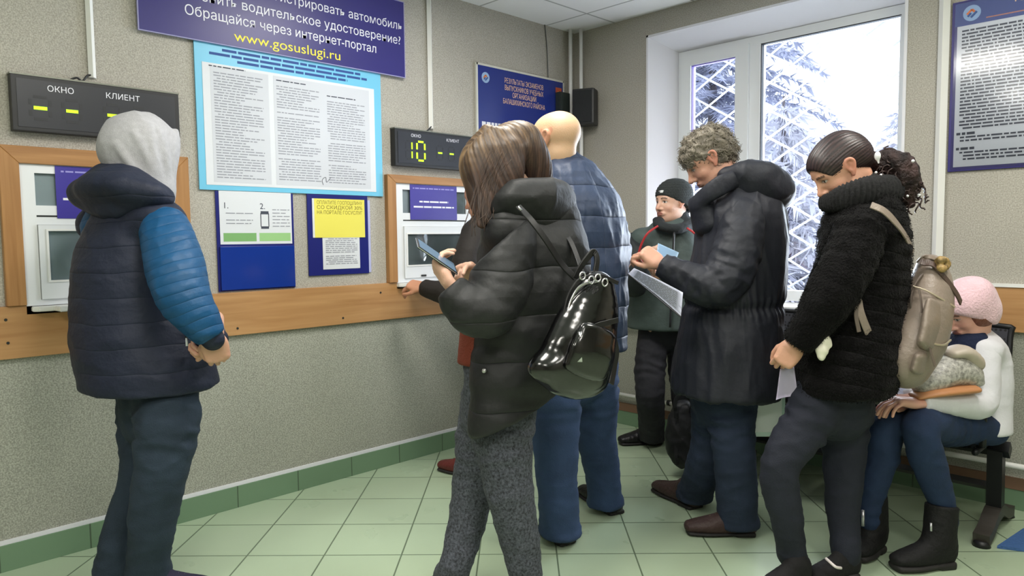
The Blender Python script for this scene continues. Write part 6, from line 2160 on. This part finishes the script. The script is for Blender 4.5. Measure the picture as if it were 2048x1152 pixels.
# ================================================================== 8. seated woman with the pink hat
def seated_woman():
    phi = -140
    fd, rt = face_dir(phi), face_dir(phi - 90)
    hip = P(1938, 842, 3.04)
    t = person('person in a pink knitted hat and white jacket sitting on the bench', (hip.x, hip.y, 0))
    M_jk = cloth('white_padded_cotton', (216, 216, 222), 0.75, 0.1, 60, wrinkle=0.012, wr_scale=6, var=0.04)
    M_jean = cloth('navy_jeans', (34, 50, 78), 0.8, 0.15, 220, var=0.22, var_scale=6, wrinkle=0.008, wr_scale=7)
    hc = P(1934, 622, 2.98)
    hv, fr = head_vf(hc, face_dir(-170) - UP * 0.55, UP - R2 * 0.22, 0.91, h=0.004, sex='f', neck=P(1950, 688, 3.02))
    wl = P(1838, 806, 2.74)
    wr = P(1812, 798, 2.86)
    h1 = hand_vf(wl, P(1782, 800, 2.74) - wl, UP, 1, 0.94, (0.25, 0.3, 0.35, 0.4), 0.3, arm=P(1890, 812, 2.78), arm_r=0.025)
    h2 = hand_vf(wr, P(1762, 802, 2.82) - wr, UP, -1, 0.92, (0.3, 0.3, 0.35, 0.4), 0.3, arm_r=0.025)
    kn, kf = P(1842, 852, 2.72), P(1778, 846, 2.84)
    an, af = G(1885, 1125) + UP * .11, G(1738, 1108) + UP * .11
    body_mesh(t, M_skin, head_colors(fr, (222, 170, 152)), [hv], [h1, h2], (hip + UP * 0.04, P(1946, 745, 3.04), P(1950, 690, 3.03), rt, 0.14),
              [([P(1968, 712, 2.93), P(1962, 808, 2.84), wl], (0.05, 0.04, 0.026)), ([P(1930, 705, 3.14), P(1870, 790, 3.05), wr], (0.05, 0.04, 0.026)),
               ([hip - rt * -0.0 + UP * 0, kn, an], (0.065, 0.045, 0.035)), ([hip + rt * 0.09, kf, af], (0.065, 0.045, 0.035))])
    c, rx, fy, uz, s = fr
    A = (rx, fy, uz)
    W = lambda x, y, z: c + (rx * x + fy * y + uz * z) * s
    f = Field()
    f.ball(W(0, -0.022, 0.038), (0.088, 0.112, 0.088), A, 0.01)
    f.path([(W(0, -0.014, 0.036), 0.089, 0.113), (W(0, -0.034, -0.03), 0.087, 0.102)], u=rx, k=0.03, n=1)
    f.cut(W(0, 0.07, 0.020), -uz * 0.8 + fy * 0.75, 0.006)
    hat = garment('knitted_hat', f, cloth('pink_knit', (232, 196, 206), 0.95, 0.4, 120, sheen=0.4), t, 0.006, lambda V, N: 0.003 * ridged(V, 18, 4), 2)
    f = Field()
    f.ball(W(0, -0.03, -0.01), (0.088, 0.10, 0.085), A, 0.02)
    f.ball(W(0, 0.10, -0.03), (0.080, 0.078, 0.11), A, 0.01, 'sub')
    garment('hair', f, mat('auburn_hair', (120, 70, 52), 0.5, bump=0.6, bump_scale=80), t, 0.005, lambda V, N: 0.003 * wave_noise(V, 40, 4))
    # navy top and scarf
    f = Field()
    f.path([(P(1940, 676, 2.98), .055, .055), (P(1938, 696, 2.98), .080, .075), (P(1934, 730, 2.98), .105, .085), (P(1932, 790, 2.98), .11, .085)], u=rt, k=0.03)
    garment('scarf', f, cloth('navy_wool', (28, 36, 62), 0.9, 0.4, 100), t, 0.008, lambda V, N: 0.007 * ridged(V, 16, 4, stretch=(1, 1, 2)))
    f = Field()
    f.path([(P(1950, 676, 3.03), .072, .066), (P(1946, 700, 3.03), .13, .088), (P(1944, 750, 3.04), .15, .10), (P(1940, 810, 3.04), .155, .11), (P(1938, 856, 3.03), .16, .115)], u=rt, k=0.03)
    f.ball(P(1972, 704, 2.93), (0.060, 0.06, 0.06), None, 0.04)
    f.ball(P(1930, 702, 3.14), (0.07, 0.07, 0.07), None, 0.04)
    f.boxy(P(1925, 740, 2.86), (0.05, 0.10, 0.22), (rt, fd, UP), 0.02, 'sub', rnd=0.02)
    f.cut(P(1955, 862, 3.0), (0, 0, -1), 0.01)
    jk = garment('jacket', f, M_jk, t, 0.008, lambda V, N: 0.008 * ridged(V, 11, 43) - 0.004)
    f = Field()
    f.path([(P(1940, 856, 2.92), .022, .022), (P(1968, 852, 2.90), .022, .022), (P(1985, 828, 2.94), .020, .022)], u=UP, k=0.02)
    garment('fleece_lining', f, cloth('tan_fleece', (196, 150, 112), 0.95, 0.5, 90), jk, 0.006, lambda V, N: 0.003 * wave_noise(V, 70, 2))
    for ch_ in ([(P(1966, 706, 2.93), .060, .060), (P(1968, 766, 2.88), .058, .058), (P(1962, 808, 2.84), .056, .054), (P(1915, 808, 2.79), .048, .046), (P(1842, 804, 2.745), .040, .038)],
                [(P(1930, 704, 3.14), .072, .07), (P(1895, 760, 3.12), .07, .068), (P(1868, 800, 3.02), .062, .06), (P(1815, 798, 2.87), .042, .04)]):
        f = Field()
        f.path(ch_, u=UP, k=0.02)
        f.cut(ch_[-1][0], ch_[-1][0] - ch_[-2][0], 0.006)
        garment('sleeve', f, M_jk, t, 0.007, lambda V, N: 0.008 * ridged(V, 17, 3) - 0.004)
    legs(t, M_jean, [[(hip - rt * 0.07 - UP * 0.01, (.085, .075)), (hip.lerp(kn, 0.5) - UP * 0.01, (.085, .080)), (kn, (.066, .064)), (kn.lerp(an, 0.35), (.060, .062)), (an + UP * 0.10, (.044, .046)), (an + UP * 0.02, (.042, .044))],
                     [(hip + rt * 0.12 - UP * 0.01, (.085, .075)), (hip.lerp(kf, 0.5) + rt * 0.04 - UP * 0.01, (.085, .080)), (kf, (.066, .064)), (kf.lerp(af, 0.35), (.060, .062)), (af + UP * 0.10, (.044, .046)), (af + UP * 0.02, (.042, .044))]],
         rt, wr_knee=0.005, zcut=None)
    bt = cloth('black_suede_boot', (20, 20, 21), 0.7, wrinkle=0.006, wr_scale=9)
    b1 = shoe(t, G(1903, 1130), G(1782, 1142), bt, M_sole, 0.047, 0.10, shaft=(G(1880, 1128) + UP * 0.235, 0.056), name='ankle_boot', sole_h=0.032)
    b2 = shoe(t, G(1756, 1098), G(1712, 1126), bt, M_sole, 0.045, 0.10, shaft=(G(1742, 1104) + UP * 0.235, 0.054), name='ankle_boot', sole_h=0.032)
    zp = mat('zip_silver', (200, 200, 205), 0.3, metal=0.8)
    tube('zip', [P(1726, 1020, 2.80), P(1726, 1052, 2.80)], 0.006, zp, b2)
    tube('zip_pull', [P(1862, 1046, 2.66), P(1862, 1062, 2.66)], 0.004, zp, b1)
    o = P(1951, 717, 2.80)
    tube('snap', [o, o + fd * 0.006], 0.005, M_black, jk, segs=10)


woman_in_fur()
seated_woman()


# ================================================================== bags, papers
def strap(name, pts, w, th, m, parent, up, n=8):
    bm = sweep_bm(smooth_path(pts, n), w, th * 0.7, up=up, bm=None, square=True)
    bmesh.ops.recalc_face_normals(bm, faces=bm.faces)
    bmesh.ops.bevel(bm, geom=bm.edges[:], offset=min(w, th) * 0.3, segments=1, affect='EDGES')
    return obj_bm(name, bm, m, parent, False)


def patent_backpack():
    out = (R2 * 0.62 - F2 * 0.80)                      # outward face
    side = (R2 * 0.80 + F2 * 0.62)
    t = thing('backpack', 'glossy black patent leather backpack hanging on the black puffer jacket', 'backpack', P(1150, 780, 2.15))
    M_p = mat('patent_leather', (8, 8, 9), 0.2, spec=0.5, coat=0.6, bump=0.12, bump_scale=14)
    M_p2 = mat('matte_leather', (22, 22, 23), 0.45)
    M_sil = mat('silver_hardware', (205, 205, 208), 0.22, metal=0.9)
    f = Field()
    f.path([(P(1192, 572, 2.20), .062, .045), (P(1184, 620, 2.19), .100, .060), (P(1166, 680, 2.17), .125, .070), (P(1148, 735, 2.16), .140, .072), (P(1142, 752, 2.16), .130, .066)], u=side - UP * 0.35, k=0.02, n=4)
    f.ball(P(1092, 734, 2.10), (0.055, 0.05, 0.035), (side, out, UP), 0.03)
    body = garment('body', f, M_p, t, 0.006, lambda V, N: 0.004 * ridged(V, 14, 3) + 0.0015 * wave_noise(V, 40, 2), 2)
    # front pocket
    f = Field()
    f.path([(P(1196, 665, 2.105), .075, .020), (P(1186, 705, 2.095), .088, .026), (P(1172, 742, 2.095), .085, .022)], u=side - UP * 0.35, k=0.01, n=4)
    garment('front_pocket', f, M_p, t, 0.005, lambda V, N: 0.003 * ridged(V, 16, 5), 2)
    strap('pocket_trim', [P(1150, 694, 2.075), P(1165, 668, 2.075), P(1192, 652, 2.085), P(1216, 645, 2.11), P(1236, 640, 2.14)], 0.008, 0.003, M_p2, t, out)
    # open flap / zip edge
    strap('zip_edge', [P(1128, 630, 2.11), P(1138, 590, 2.12), P(1160, 560, 2.13), P(1200, 552, 2.15), P(1236, 566, 2.19)], 0.006, 0.005, M_p2, t, out)
    strap('zip', [P(1132, 640, 2.10), P(1142, 600, 2.112), P(1162, 571, 2.122), P(1200, 562, 2.142)], 0.0035, 0.004, M_sil, t, out)
    # hanging zip pull with tassel
    tube('zip_pull', [P(1160, 664, 2.055), P(1160, 684, 2.05)], 0.007, M_sil, t)
    bm = bmesh.new()
    for k in range(7):
        a = k - 3
        sweep_bm([P(1160, 682, 2.05), P(1159 + a * 0.8, 704, 2.047), P(1159 + a * 1.6, 724, 2.045)], 0.0022, segs=5, bm=bm)
    obj_bm('tassel', bm, M_sil, t, True)
    # rings, grab handle, straps
    for px, py in ((1165, 552), (1183, 560), (1196, 556), (1210, 565)):
        cx_ = P(px, py, 2.12)
        ring = [cx_ + (side * math.cos(a) + UP * math.sin(a)) * 0.011 for a in [2 * math.pi * q / 14 for q in range(14)]]
        tube('ring', ring, 0.0028, M_sil, t, closed=True, segs=6)
    strap('grab_handle', [P(1150, 556, 2.18), P(1160, 536, 2.18), P(1176, 514, 2.19), P(1188, 504, 2.2), P(1194, 520, 2.2), P(1190, 548, 2.19)], 0.010, 0.005, M_p2, t, out)
    strap('shoulder_strap', [P(1036, 412, 2.145), P(1062, 440, 2.13), P(1092, 480, 2.15), P(1122, 526, 2.20), P(1150, 556, 2.22)], 0.011, 0.004, M_p2, t, out + UP * 0.3)
    strap('shoulder_strap', [P(1112, 446, 2.36), P(1138, 478, 2.33), P(1156, 520, 2.30), P(1168, 560, 2.25)], 0.010, 0.004, M_p2, t, out + UP * 0.3)
    strap('lower_strap', [P(1222, 660, 2.22), P(1232, 700, 2.26), P(1228, 735, 2.26), P(1222, 768, 2.24)], 0.012, 0.004, M_p2, t, out)
    tube('buckle', [P(1037, 414, 2.12), P(1042, 421, 2.118)], 0.009, M_sil, t, ry=0.004)
    return t


patent_backpack()


def beige_backpack():
    out = (R2 * 0.72 - F2 * 0.70)
    side = (R2 * 0.70 + F2 * 0.72)
    t = thing('backpack', 'beige leather backpack on the back of the black fur coat', 'backpack', P(1830, 750, 2.6))
    M_b = mat('beige_leather', (142, 128, 117), 0.42, spec=0.45, var=0.06, var_scale=10, bump=0.15, bump_scale=120, coat=0.1)
    M_bd = mat('taupe_edge', (104, 92, 84), 0.5)
    M_br = mat('brown_leather', (78, 60, 52), 0.5)
    M_g = mat('pale_gold_zip', (205, 192, 170), 0.3, metal=0.6)
    lean = UP + R2 * 0.0
    f = Field()
    f.path([(P(1862, 535, 2.64), .058, .048), (P(1862, 570, 2.63), .092, .070), (P(1856, 620, 2.62), .120, .082), (P(1838, 680, 2.61), .140, .088), (P(1818, 722, 2.60), .135, .080), (P(1812, 738, 2.60), .12, .07)], u=side + UP * 0.25, k=0.02, n=4)
    f.ball(P(1790, 705, 2.60), (0.07, 0.055, 0.06), (side, out, UP), 0.04)
    body = garment('body', f, M_b, t, 0.006, lambda V, N: 0.006 * ridged(V, 11, 4, stretch=(1, 1, .6)) - 0.002, 2)
    f = Field()
    f.path([(P(1868, 612, 2.525), .085, .018), (P(1862, 650, 2.515), .098, .024), (P(1852, 690, 2.51), .100, .024)], u=side + UP * 0.25, k=0.01, n=4)
    garment('front_pocket', f, M_b, t, 0.005, lambda V, N: 0.003 * ridged(V, 14, 9), 2)
    f = Field()
    f.path([(P(1846, 712, 2.525), .105, .020), (P(1838, 738, 2.53), .098, .020)], u=side + UP * 0.25, k=0.01, n=3)
    garment('lower_pocket', f, M_b, t, 0.005, lambda V, N: 0.003 * ridged(V, 14, 8), 2)
    strap('zip', [P(1826, 572, 2.55), P(1850, 580, 2.525), P(1880, 596, 2.52), P(1910, 614, 2.56)], 0.0035, 0.003, M_g, t, out)
    strap('zip', [P(1800, 652, 2.56), P(1830, 668, 2.50), P(1858, 684, 2.485), P(1886, 690, 2.51), P(1902, 680, 2.55)], 0.0035, 0.003, M_g, t, out)
    strap('edge_piping', [P(1824, 640, 2.555), P(1822, 600, 2.55), P(1830, 570, 2.555), P(1846, 548, 2.57)], 0.004, 0.004, M_bd, t, out)
    strap('zip_pull', [P(1838, 578, 2.515), P(1842, 600, 2.505), P(1844, 626, 2.50)], 0.008, 0.003, M_bd, t, out)
    strap('zip_pull', [P(1858, 684, 2.475), P(1862, 706, 2.47), P(1870, 732, 2.47)], 0.008, 0.003, M_bd, t, out)
    strap('seam', [P(1858, 690, 2.50), P(1846, 712, 2.498), P(1840, 745, 2.505)], 0.003, 0.003, M_bd, t, out)
    strap('carry_strap', [P(1842, 524, 2.58), P(1868, 530, 2.56), P(1890, 556, 2.56), P(1912, 586, 2.58), P(1922, 606, 2.60)], 0.013, 0.004, M_br, t, out)
    strap('top_handle', [P(1834, 524, 2.62), P(1846, 514, 2.60), P(1866, 516, 2.59), P(1884, 530, 2.60)], 0.008, 0.005, M_b, t, out)
    strap('shoulder_strap', [P(1742, 410, 2.445), P(1768, 422, 2.44), P(1792, 446, 2.46), P(1812, 474, 2.52), P(1826, 505, 2.58)], 0.013, 0.004, M_b, t, -F2 + UP * 0.5)
    strap('shoulder_strap', [P(1716, 598, 2.475), P(1722, 628, 2.47), P(1738, 668, 2.48), P(1754, 700, 2.50), P(1775, 725, 2.54)], 0.013, 0.004, M_b, t, -F2)
    strap('strap_end', [P(1716, 600, 2.47), P(1712, 630, 2.465), P(1718, 664, 2.465)], 0.007, 0.003, M_bd, t, -F2)
    f = Field()
    for k in range(9):
        a = k * 0.7
        f.ball(P(1884 + 9 * math.cos(a), 528 + 9 * math.sin(a), 2.56 + 0.012 * math.cos(2 * a)), (0.014, 0.014, 0.014), None, 0.006)
    garment('scarf_knot', f, mat('spotted_scarf', (150, 124, 76), 0.6, var=0.75, var_scale=60), t, 0.004, lambda V, N: 0.003 * wave_noise(V, 120, 3))
    return t


beige_backpack()


def sheet(name, label, cat, corners, m, bend=0.01, lines=None, edge=None, group=None, thick=0.0012):
    """slightly bowed sheet of paper between four corners (a, b, c, d)"""
    a, b, c_, d_ = [Vector(p) for p in corners]
    n = (b - a).cross(d_ - a).normalized()
    bm = bmesh.new()
    U, V_ = 10, 8
    grid = []
    for i in range(U + 1):
        row = []
        for j in range(V_ + 1):
            u, v = i / U, j / V_
            p = (a * (1 - u) + b * u) * (1 - v) + (d_ * (1 - u) + c_ * u) * v
            row.append(bm.verts.new(p + n * bend * math.sin(math.pi * u) * (0.4 + 0.6 * v)))
        grid.append(row)
    for i in range(U):
        for j in range(V_):
            bm.faces.new((grid[i][j], grid[i + 1][j], grid[i + 1][j + 1], grid[i][j + 1]))
    bmesh.ops.solidify(bm, geom=bm.faces[:], thickness=thick)
    t = thing(name, label, cat, a, group)
    obj_bm('sheet', bm, m, t, True)
    if lines:
        bm = bmesh.new()
        rs = random.Random(3)
        for k in range(lines):
            v = 0.1 + 0.8 * k / lines
            for sgn in (1, -1):
                u = 0.1
                while u < 0.88:
                    w = rs.uniform(0.03, 0.10)
                    q = []
                    for uu, vv in ((u, v), (min(u + w, .9), v), (min(u + w, .9), v + 0.35 / lines), (u, v + 0.35 / lines)):
                        p = (a * (1 - uu) + b * uu) * (1 - vv) + (d_ * (1 - uu) + c_ * uu) * vv
                        off = bend * math.sin(math.pi * uu) * (0.4 + 0.6 * vv)
                        q.append(bm.verts.new(p + n * (off + sgn * (thick + 0.0006))))
                    bm.faces.new(q)
                    u += w + 0.02
        obj_bm('print_lines', bm, M_fine, t)
    return t


M_wp = mat('document_paper', (214, 218, 232), 0.6)
M_bp = mat('pale_blue_paper', (182, 210, 232), 0.6)
pg = sheet('document', 'white printed form with a dark lower edge held by the curly-haired person', 'paper',
           [P(1268, 536, 2.96), P(1366, 585, 2.78), P(1362, 632, 2.80), P(1256, 548, 3.0)], M_wp, 0.008, lines=9)
pe = [P(1256, 548, 3.0), P(1300, 583, 2.92), P(1330, 608, 2.86), P(1362, 634, 2.80)]
strap('binding_edge', pe, 0.003, 0.003, M_black, pg, UP, n=3)
sheet('document', 'small pale blue sheet above the hands of the curly-haired person', 'paper',
      [P(1316, 486, 3.10), P(1358, 505, 3.06), P(1352, 520, 3.06), P(1312, 520, 3.10)], M_bp, 0.004)
sheet('document', 'white folded paper hanging from the hand of the person in the fur coat', 'paper',
      [P(1560, 738, 2.58), P(1588, 732, 2.58), P(1596, 792, 2.60), P(1552, 800, 2.60)], mat('violet_white_paper', (212, 206, 226), 0.6), 0.010)
sheet('document', 'white sheets lying on the lap of the seated person in the pink hat', 'paper',
      [P(1776, 742, 2.90), P(1828, 752, 2.92), P(1826, 800, 2.88), P(1772, 778, 2.86)], M_wp, 0.008)

# handbag on the lap
def lap_handbag():
    t = thing('handbag', 'silver snakeskin handbag with tan base on the lap of the seated person', 'handbag', P(1890, 795, 2.81))
    rt, fd = face_dir(-140 - 90), face_dir(-140)
    ax = (R2 * 0.95 - F2 * 0.3).normalized()
    f = Field()
    f.path([(P(1842, 772, 2.77), .030, .045), (P(1868, 758, 2.77), .048, .055), (P(1900, 742, 2.79), .060, .06), (P(1928, 745, 2.81), .058, .06), (P(1940, 765, 2.82), .045, .05)], u=UP, k=0.02)
    f.cut(P(1890, 782, 2.77), -UP * 1.0 + R2 * 0.1, 0.01)
    body = garment('body', f, mat('snakeskin', (168, 166, 160), 0.35, var=0.6, var_scale=70, bump=0.12, bump_scale=140), t, 0.005, lambda V, N: 0.004 * ridged(V, 22, 3), 1)
    f = Field()
    f.path([(P(1830, 792, 2.75), .012, .045), (P(1880, 782, 2.75), .018, .055), (P(1938, 776, 2.79), .018, .055)], u=UP, k=0.01)
    garment('base', f, mat('tan_leather', (190, 132, 88), 0.5), t, 0.005)
    f = Field()
    f.path([(P(1900, 706, 2.79), .022, .05), (P(1925, 704, 2.79), .028, .055), (P(1940, 728, 2.80), .026, .055), (P(1944, 762, 2.81), .022, .05)], u=UP - R2 * 0.3, k=0.01)
    garment('flap', f, mat('beige_flap', (186, 174, 160), 0.45), t, 0.005)
    return t


lap_handbag()


# ================================================================== bench, black bag, blue mat
def bench():
    M_st = mat('black_steel', (30, 31, 34), 0.42, metal=0.4)
    M_rail = mat('grey_steel_rail', (92, 92, 94), 0.4, metal=0.6)
    # perforated sheet: dark steel with small round holes, seen as a dotted pattern
    m, nt, N, L, bs = _nodes('perforated_steel')
    bs.inputs['Base Color'].default_value = srgb(46, 47, 52)
    bs.inputs['Roughness'].default_value = 0.4
    bs.inputs['Metallic'].default_value = 0.4
    tc = N.new('ShaderNodeTexCoord')
    vo = N.new('ShaderNodeTexVoronoi')
    vo.inputs['Scale'].default_value = 55
    vo.inputs['Randomness'].default_value = 0.0
    L.new(tc.outputs['Object'], vo.inputs['Vector'])
    mr = N.new('ShaderNodeMapRange')
    mr.inputs['From Min'].default_value = 0.30
    mr.inputs['From Max'].default_value = 0.36
    L.new(vo.outputs['Distance'], mr.inputs['Value'])
    mx = N.new('ShaderNodeMix'); mx.data_type = 'RGBA'
    mx.inputs['A'].default_value = srgb(14, 14, 16); mx.inputs['B'].default_value = srgb(52, 53, 60)
    L.new(mr.outputs[0], mx.inputs['Factor'])
    L.new(mx.outputs['Result'], bs.inputs['Base Color'])
    x1, x0 = -0.69, -2.04
    yb_, yf = 3.79, 3.31
    t = thing('bench', 'black perforated steel waiting bench along the window wall', 'bench', ((x0 + x1) / 2, 3.5, 0))
    n = 3
    w = (x1 - x0) / n
    for k in range(n):
        a, b = x0 + k * w + 0.02, x0 + (k + 1) * w - 0.02
        prof = smooth_path([(0, yf - 0.02, 0.415), (0, yf + 0.03, 0.435), (0, yf + 0.22, 0.42), (0, yb_ - 0.08, 0.405), (0, yb_ - 0.02, 0.43)], 5)
        bm = bmesh.new()
        rows = [[bm.verts.new((x, p.y, p.z)) for p in prof] for x in (a, b)]
        for i in range(len(prof) - 1):
            bm.faces.new((rows[0][i], rows[1][i], rows[1][i + 1], rows[0][i + 1]))
        bmesh.ops.solidify(bm, geom=bm.faces[:], thickness=0.008)
        st = obj_bm('seat', bm, m, t, True)
        bm = bmesh.new()
        ya, za, yc, zc_ = yb_ - 0.03, 0.50, yb_ + 0.09, 0.86
        box_bm((a, -0.004, 0), (b, 0.004, 0.40), 0.0, bm)
        bmesh.ops.rotate(bm, verts=bm.verts, matrix=Matrix.Rotation(math.radians(-16), 3, 'X'))
        bmesh.ops.translate(bm, verts=bm.verts, vec=(0, yb_ - 0.03, 0.47))
        bk = obj_bm('backrest', bm, m, t)
        # bent tube frame from seat front up to the back
        dz, dy = 0.40 * math.cos(math.radians(16)), 0.40 * math.sin(math.radians(16))
        top = (yb_ - 0.03 + dy, 0.47 + dz)
        pts = [(a, yb_ - 0.03, 0.47), (a, top[0] - 0.01, top[1] - 0.05), (a + 0.03, top[0], top[1]), (b - 0.03, top[0], top[1]), (b, top[0] - 0.01, top[1] - 0.05), (b, yb_ - 0.03, 0.47)]
        tube('back_frame', smooth_path(pts, 4), 0.013, M_st, t)
        for xx in (a, b):
            tube('seat_frame', smooth_path([(xx, yf - 0.01, 0.40), (xx, yf + 0.2, 0.40), (xx, yb_ - 0.09, 0.395), (xx, yb_ - 0.04, 0.43), (xx, yb_ - 0.02, 0.50)], 4), 0.012, M_st, t)
    for k in (0, 1, 2, 3):
        xx = x0 + k * w
        tube('armrest', smooth_path([(xx, yb_ - 0.02, 0.40), (xx, yb_ - 0.02, 0.62), (xx, yb_ - 0.08, 0.655), (xx, yf + 0.08, 0.655), (xx, yf + 0.02, 0.62), (xx, yf + 0.02, 0.42)], 5), 0.012, M_st, t, ry=0.014)
    tube('beam', [(x0 - 0.05, 3.57, 0.365), (x1 + 0.05, 3.57, 0.365)], 0.025, M_st, t, square=True)
    tube('lower_rail', [(x0, 3.69, 0.16), (x1, 3.69, 0.16)], 0.014, M_rail, t, square=True)
    for xx in (x0 + 0.12, x1 + 0.0):
        bm = bmesh.new()
        sweep_bm([(xx, 3.57, 0.36), (xx, 3.59, 0.06)], 0.028, 0.03, up=(0, 1, 0), bm=bm, square=True)
        lg = obj_bm('leg', bm, M_st, t)
        bm = bmesh.new()
        sweep_bm(smooth_path([(xx, 3.36, 0.030), (xx, 3.44, 0.045), (xx, 3.58, 0.095), (xx, 3.72, 0.045), (xx, 3.82, 0.030)], 4), 0.030, 0.022, up=(0, 0, 1), bm=bm, square=True)
        ft = obj_bm('foot', bm, mat('foot_grey', (70, 66, 62), 0.5, metal=0.3), t)
        for yy in (3.37, 3.81):
            c = bmesh.new()
            bmesh.ops.create_cone(c, cap_ends=True, segments=16, radius1=0.034, radius2=0.026, depth=0.022)
            bmesh.ops.translate(c, verts=c.verts, vec=(xx, yy, 0.0115))
            obj_bm('glide', c, M_black, ft, True)
    return t


bench()

# black bag hanging beside the man in the beanie
def black_bag():
    t = thing('bag', 'black soft bag standing between the beanie-wearing and curly-haired persons', 'bag', G(1370, 930))
    M_n = cloth('black_bag_nylon', (24, 25, 28), 0.5, 0.1, 60, wrinkle=0.014, wr_scale=8)
    f = Field()
    f.path([(P(1368, 820, 3.80), .06, .05), (P(1366, 850, 3.80), .085, .06), (P(1368, 880, 3.80), .10, .065), (P(1374, 912, 3.80), .085, .06)], u=R2, k=0.02)
    garment('body', f, M_n, t, 0.007, lambda V, N: 0.014 * ridged(V, 15, 5) - 0.004)
    strap('handle', [P(1352, 836, 3.74), P(1350, 806, 3.74), P(1360, 790, 3.74), P(1380, 794, 3.74), P(1388, 830, 3.74)], 0.010, 0.004, M_n, t, -F2)
    strap('handle', [P(1356, 836, 3.84), P(1354, 810, 3.84), P(1362, 796, 3.84), P(1380, 798, 3.84), P(1386, 830, 3.84)], 0.010, 0.004, M_n, t, -F2)
    strap('dangling_strap', [P(1352, 890, 3.75), P(1352, 912, 3.74), P(1356, 930, 3.74)], 0.008, 0.003, M_n, t, -F2)
    return t


black_bag()

# folder on the bench seat, seen between the parka and the fur coat
FB = G(1532, 872, 0.434)
t = thing('document_bag', 'clear plastic folder of papers standing on the bench between two standing persons', 'folder', FB)
bm = box_bm((-0.075, -0.012, 0), (0.075, 0.012, 0.20), 0.004)
bmesh.ops.rotate(bm, verts=bm.verts, matrix=Matrix.Rotation(math.radians(45), 3, 'Z'))
bmesh.ops.translate(bm, verts=bm.verts, vec=FB)
obj_bm('folder', bm, mat('clear_folder', (190, 214, 208), 0.25, coat=0.5), t)
bm = box_bm((-0.06, -0.014, 0.02), (0.06, 0.0135, 0.18), 0.001)
bmesh.ops.rotate(bm, verts=bm.verts, matrix=Matrix.Rotation(math.radians(45), 3, 'Z'))
bmesh.ops.translate(bm, verts=bm.verts, vec=FB)
obj_bm('paper', bm, mat('folder_paper', (226, 232, 232), 0.6), t)

# blue rubber mat at the right edge
bm = bmesh.new()
g0 = [G(1994, 1097), G(2046, 1062), G(2180, 1050), G(2200, 1106), G(2048, 1104)]
lo = [bm.verts.new((p.x, p.y, 0.001)) for p in g0]
hi = [bm.verts.new((p.x, p.y, 0.012)) for p in g0]
bm.faces.new(hi); bm.faces.new(lo)
for k in range(5):
    bm.faces.new((lo[k], lo[(k + 1) % 5], hi[(k + 1) % 5], hi[k]))
bmesh.ops.recalc_face_normals(bm, faces=bm.faces)
tag(obj_bm('floor_mat', bm, mat('blue_rubber', (62, 100, 156), 0.6, bump=0.4, bump_scale=90)), 'blue mat lying on the green tiles beside the end foot of the bench', 'mat')
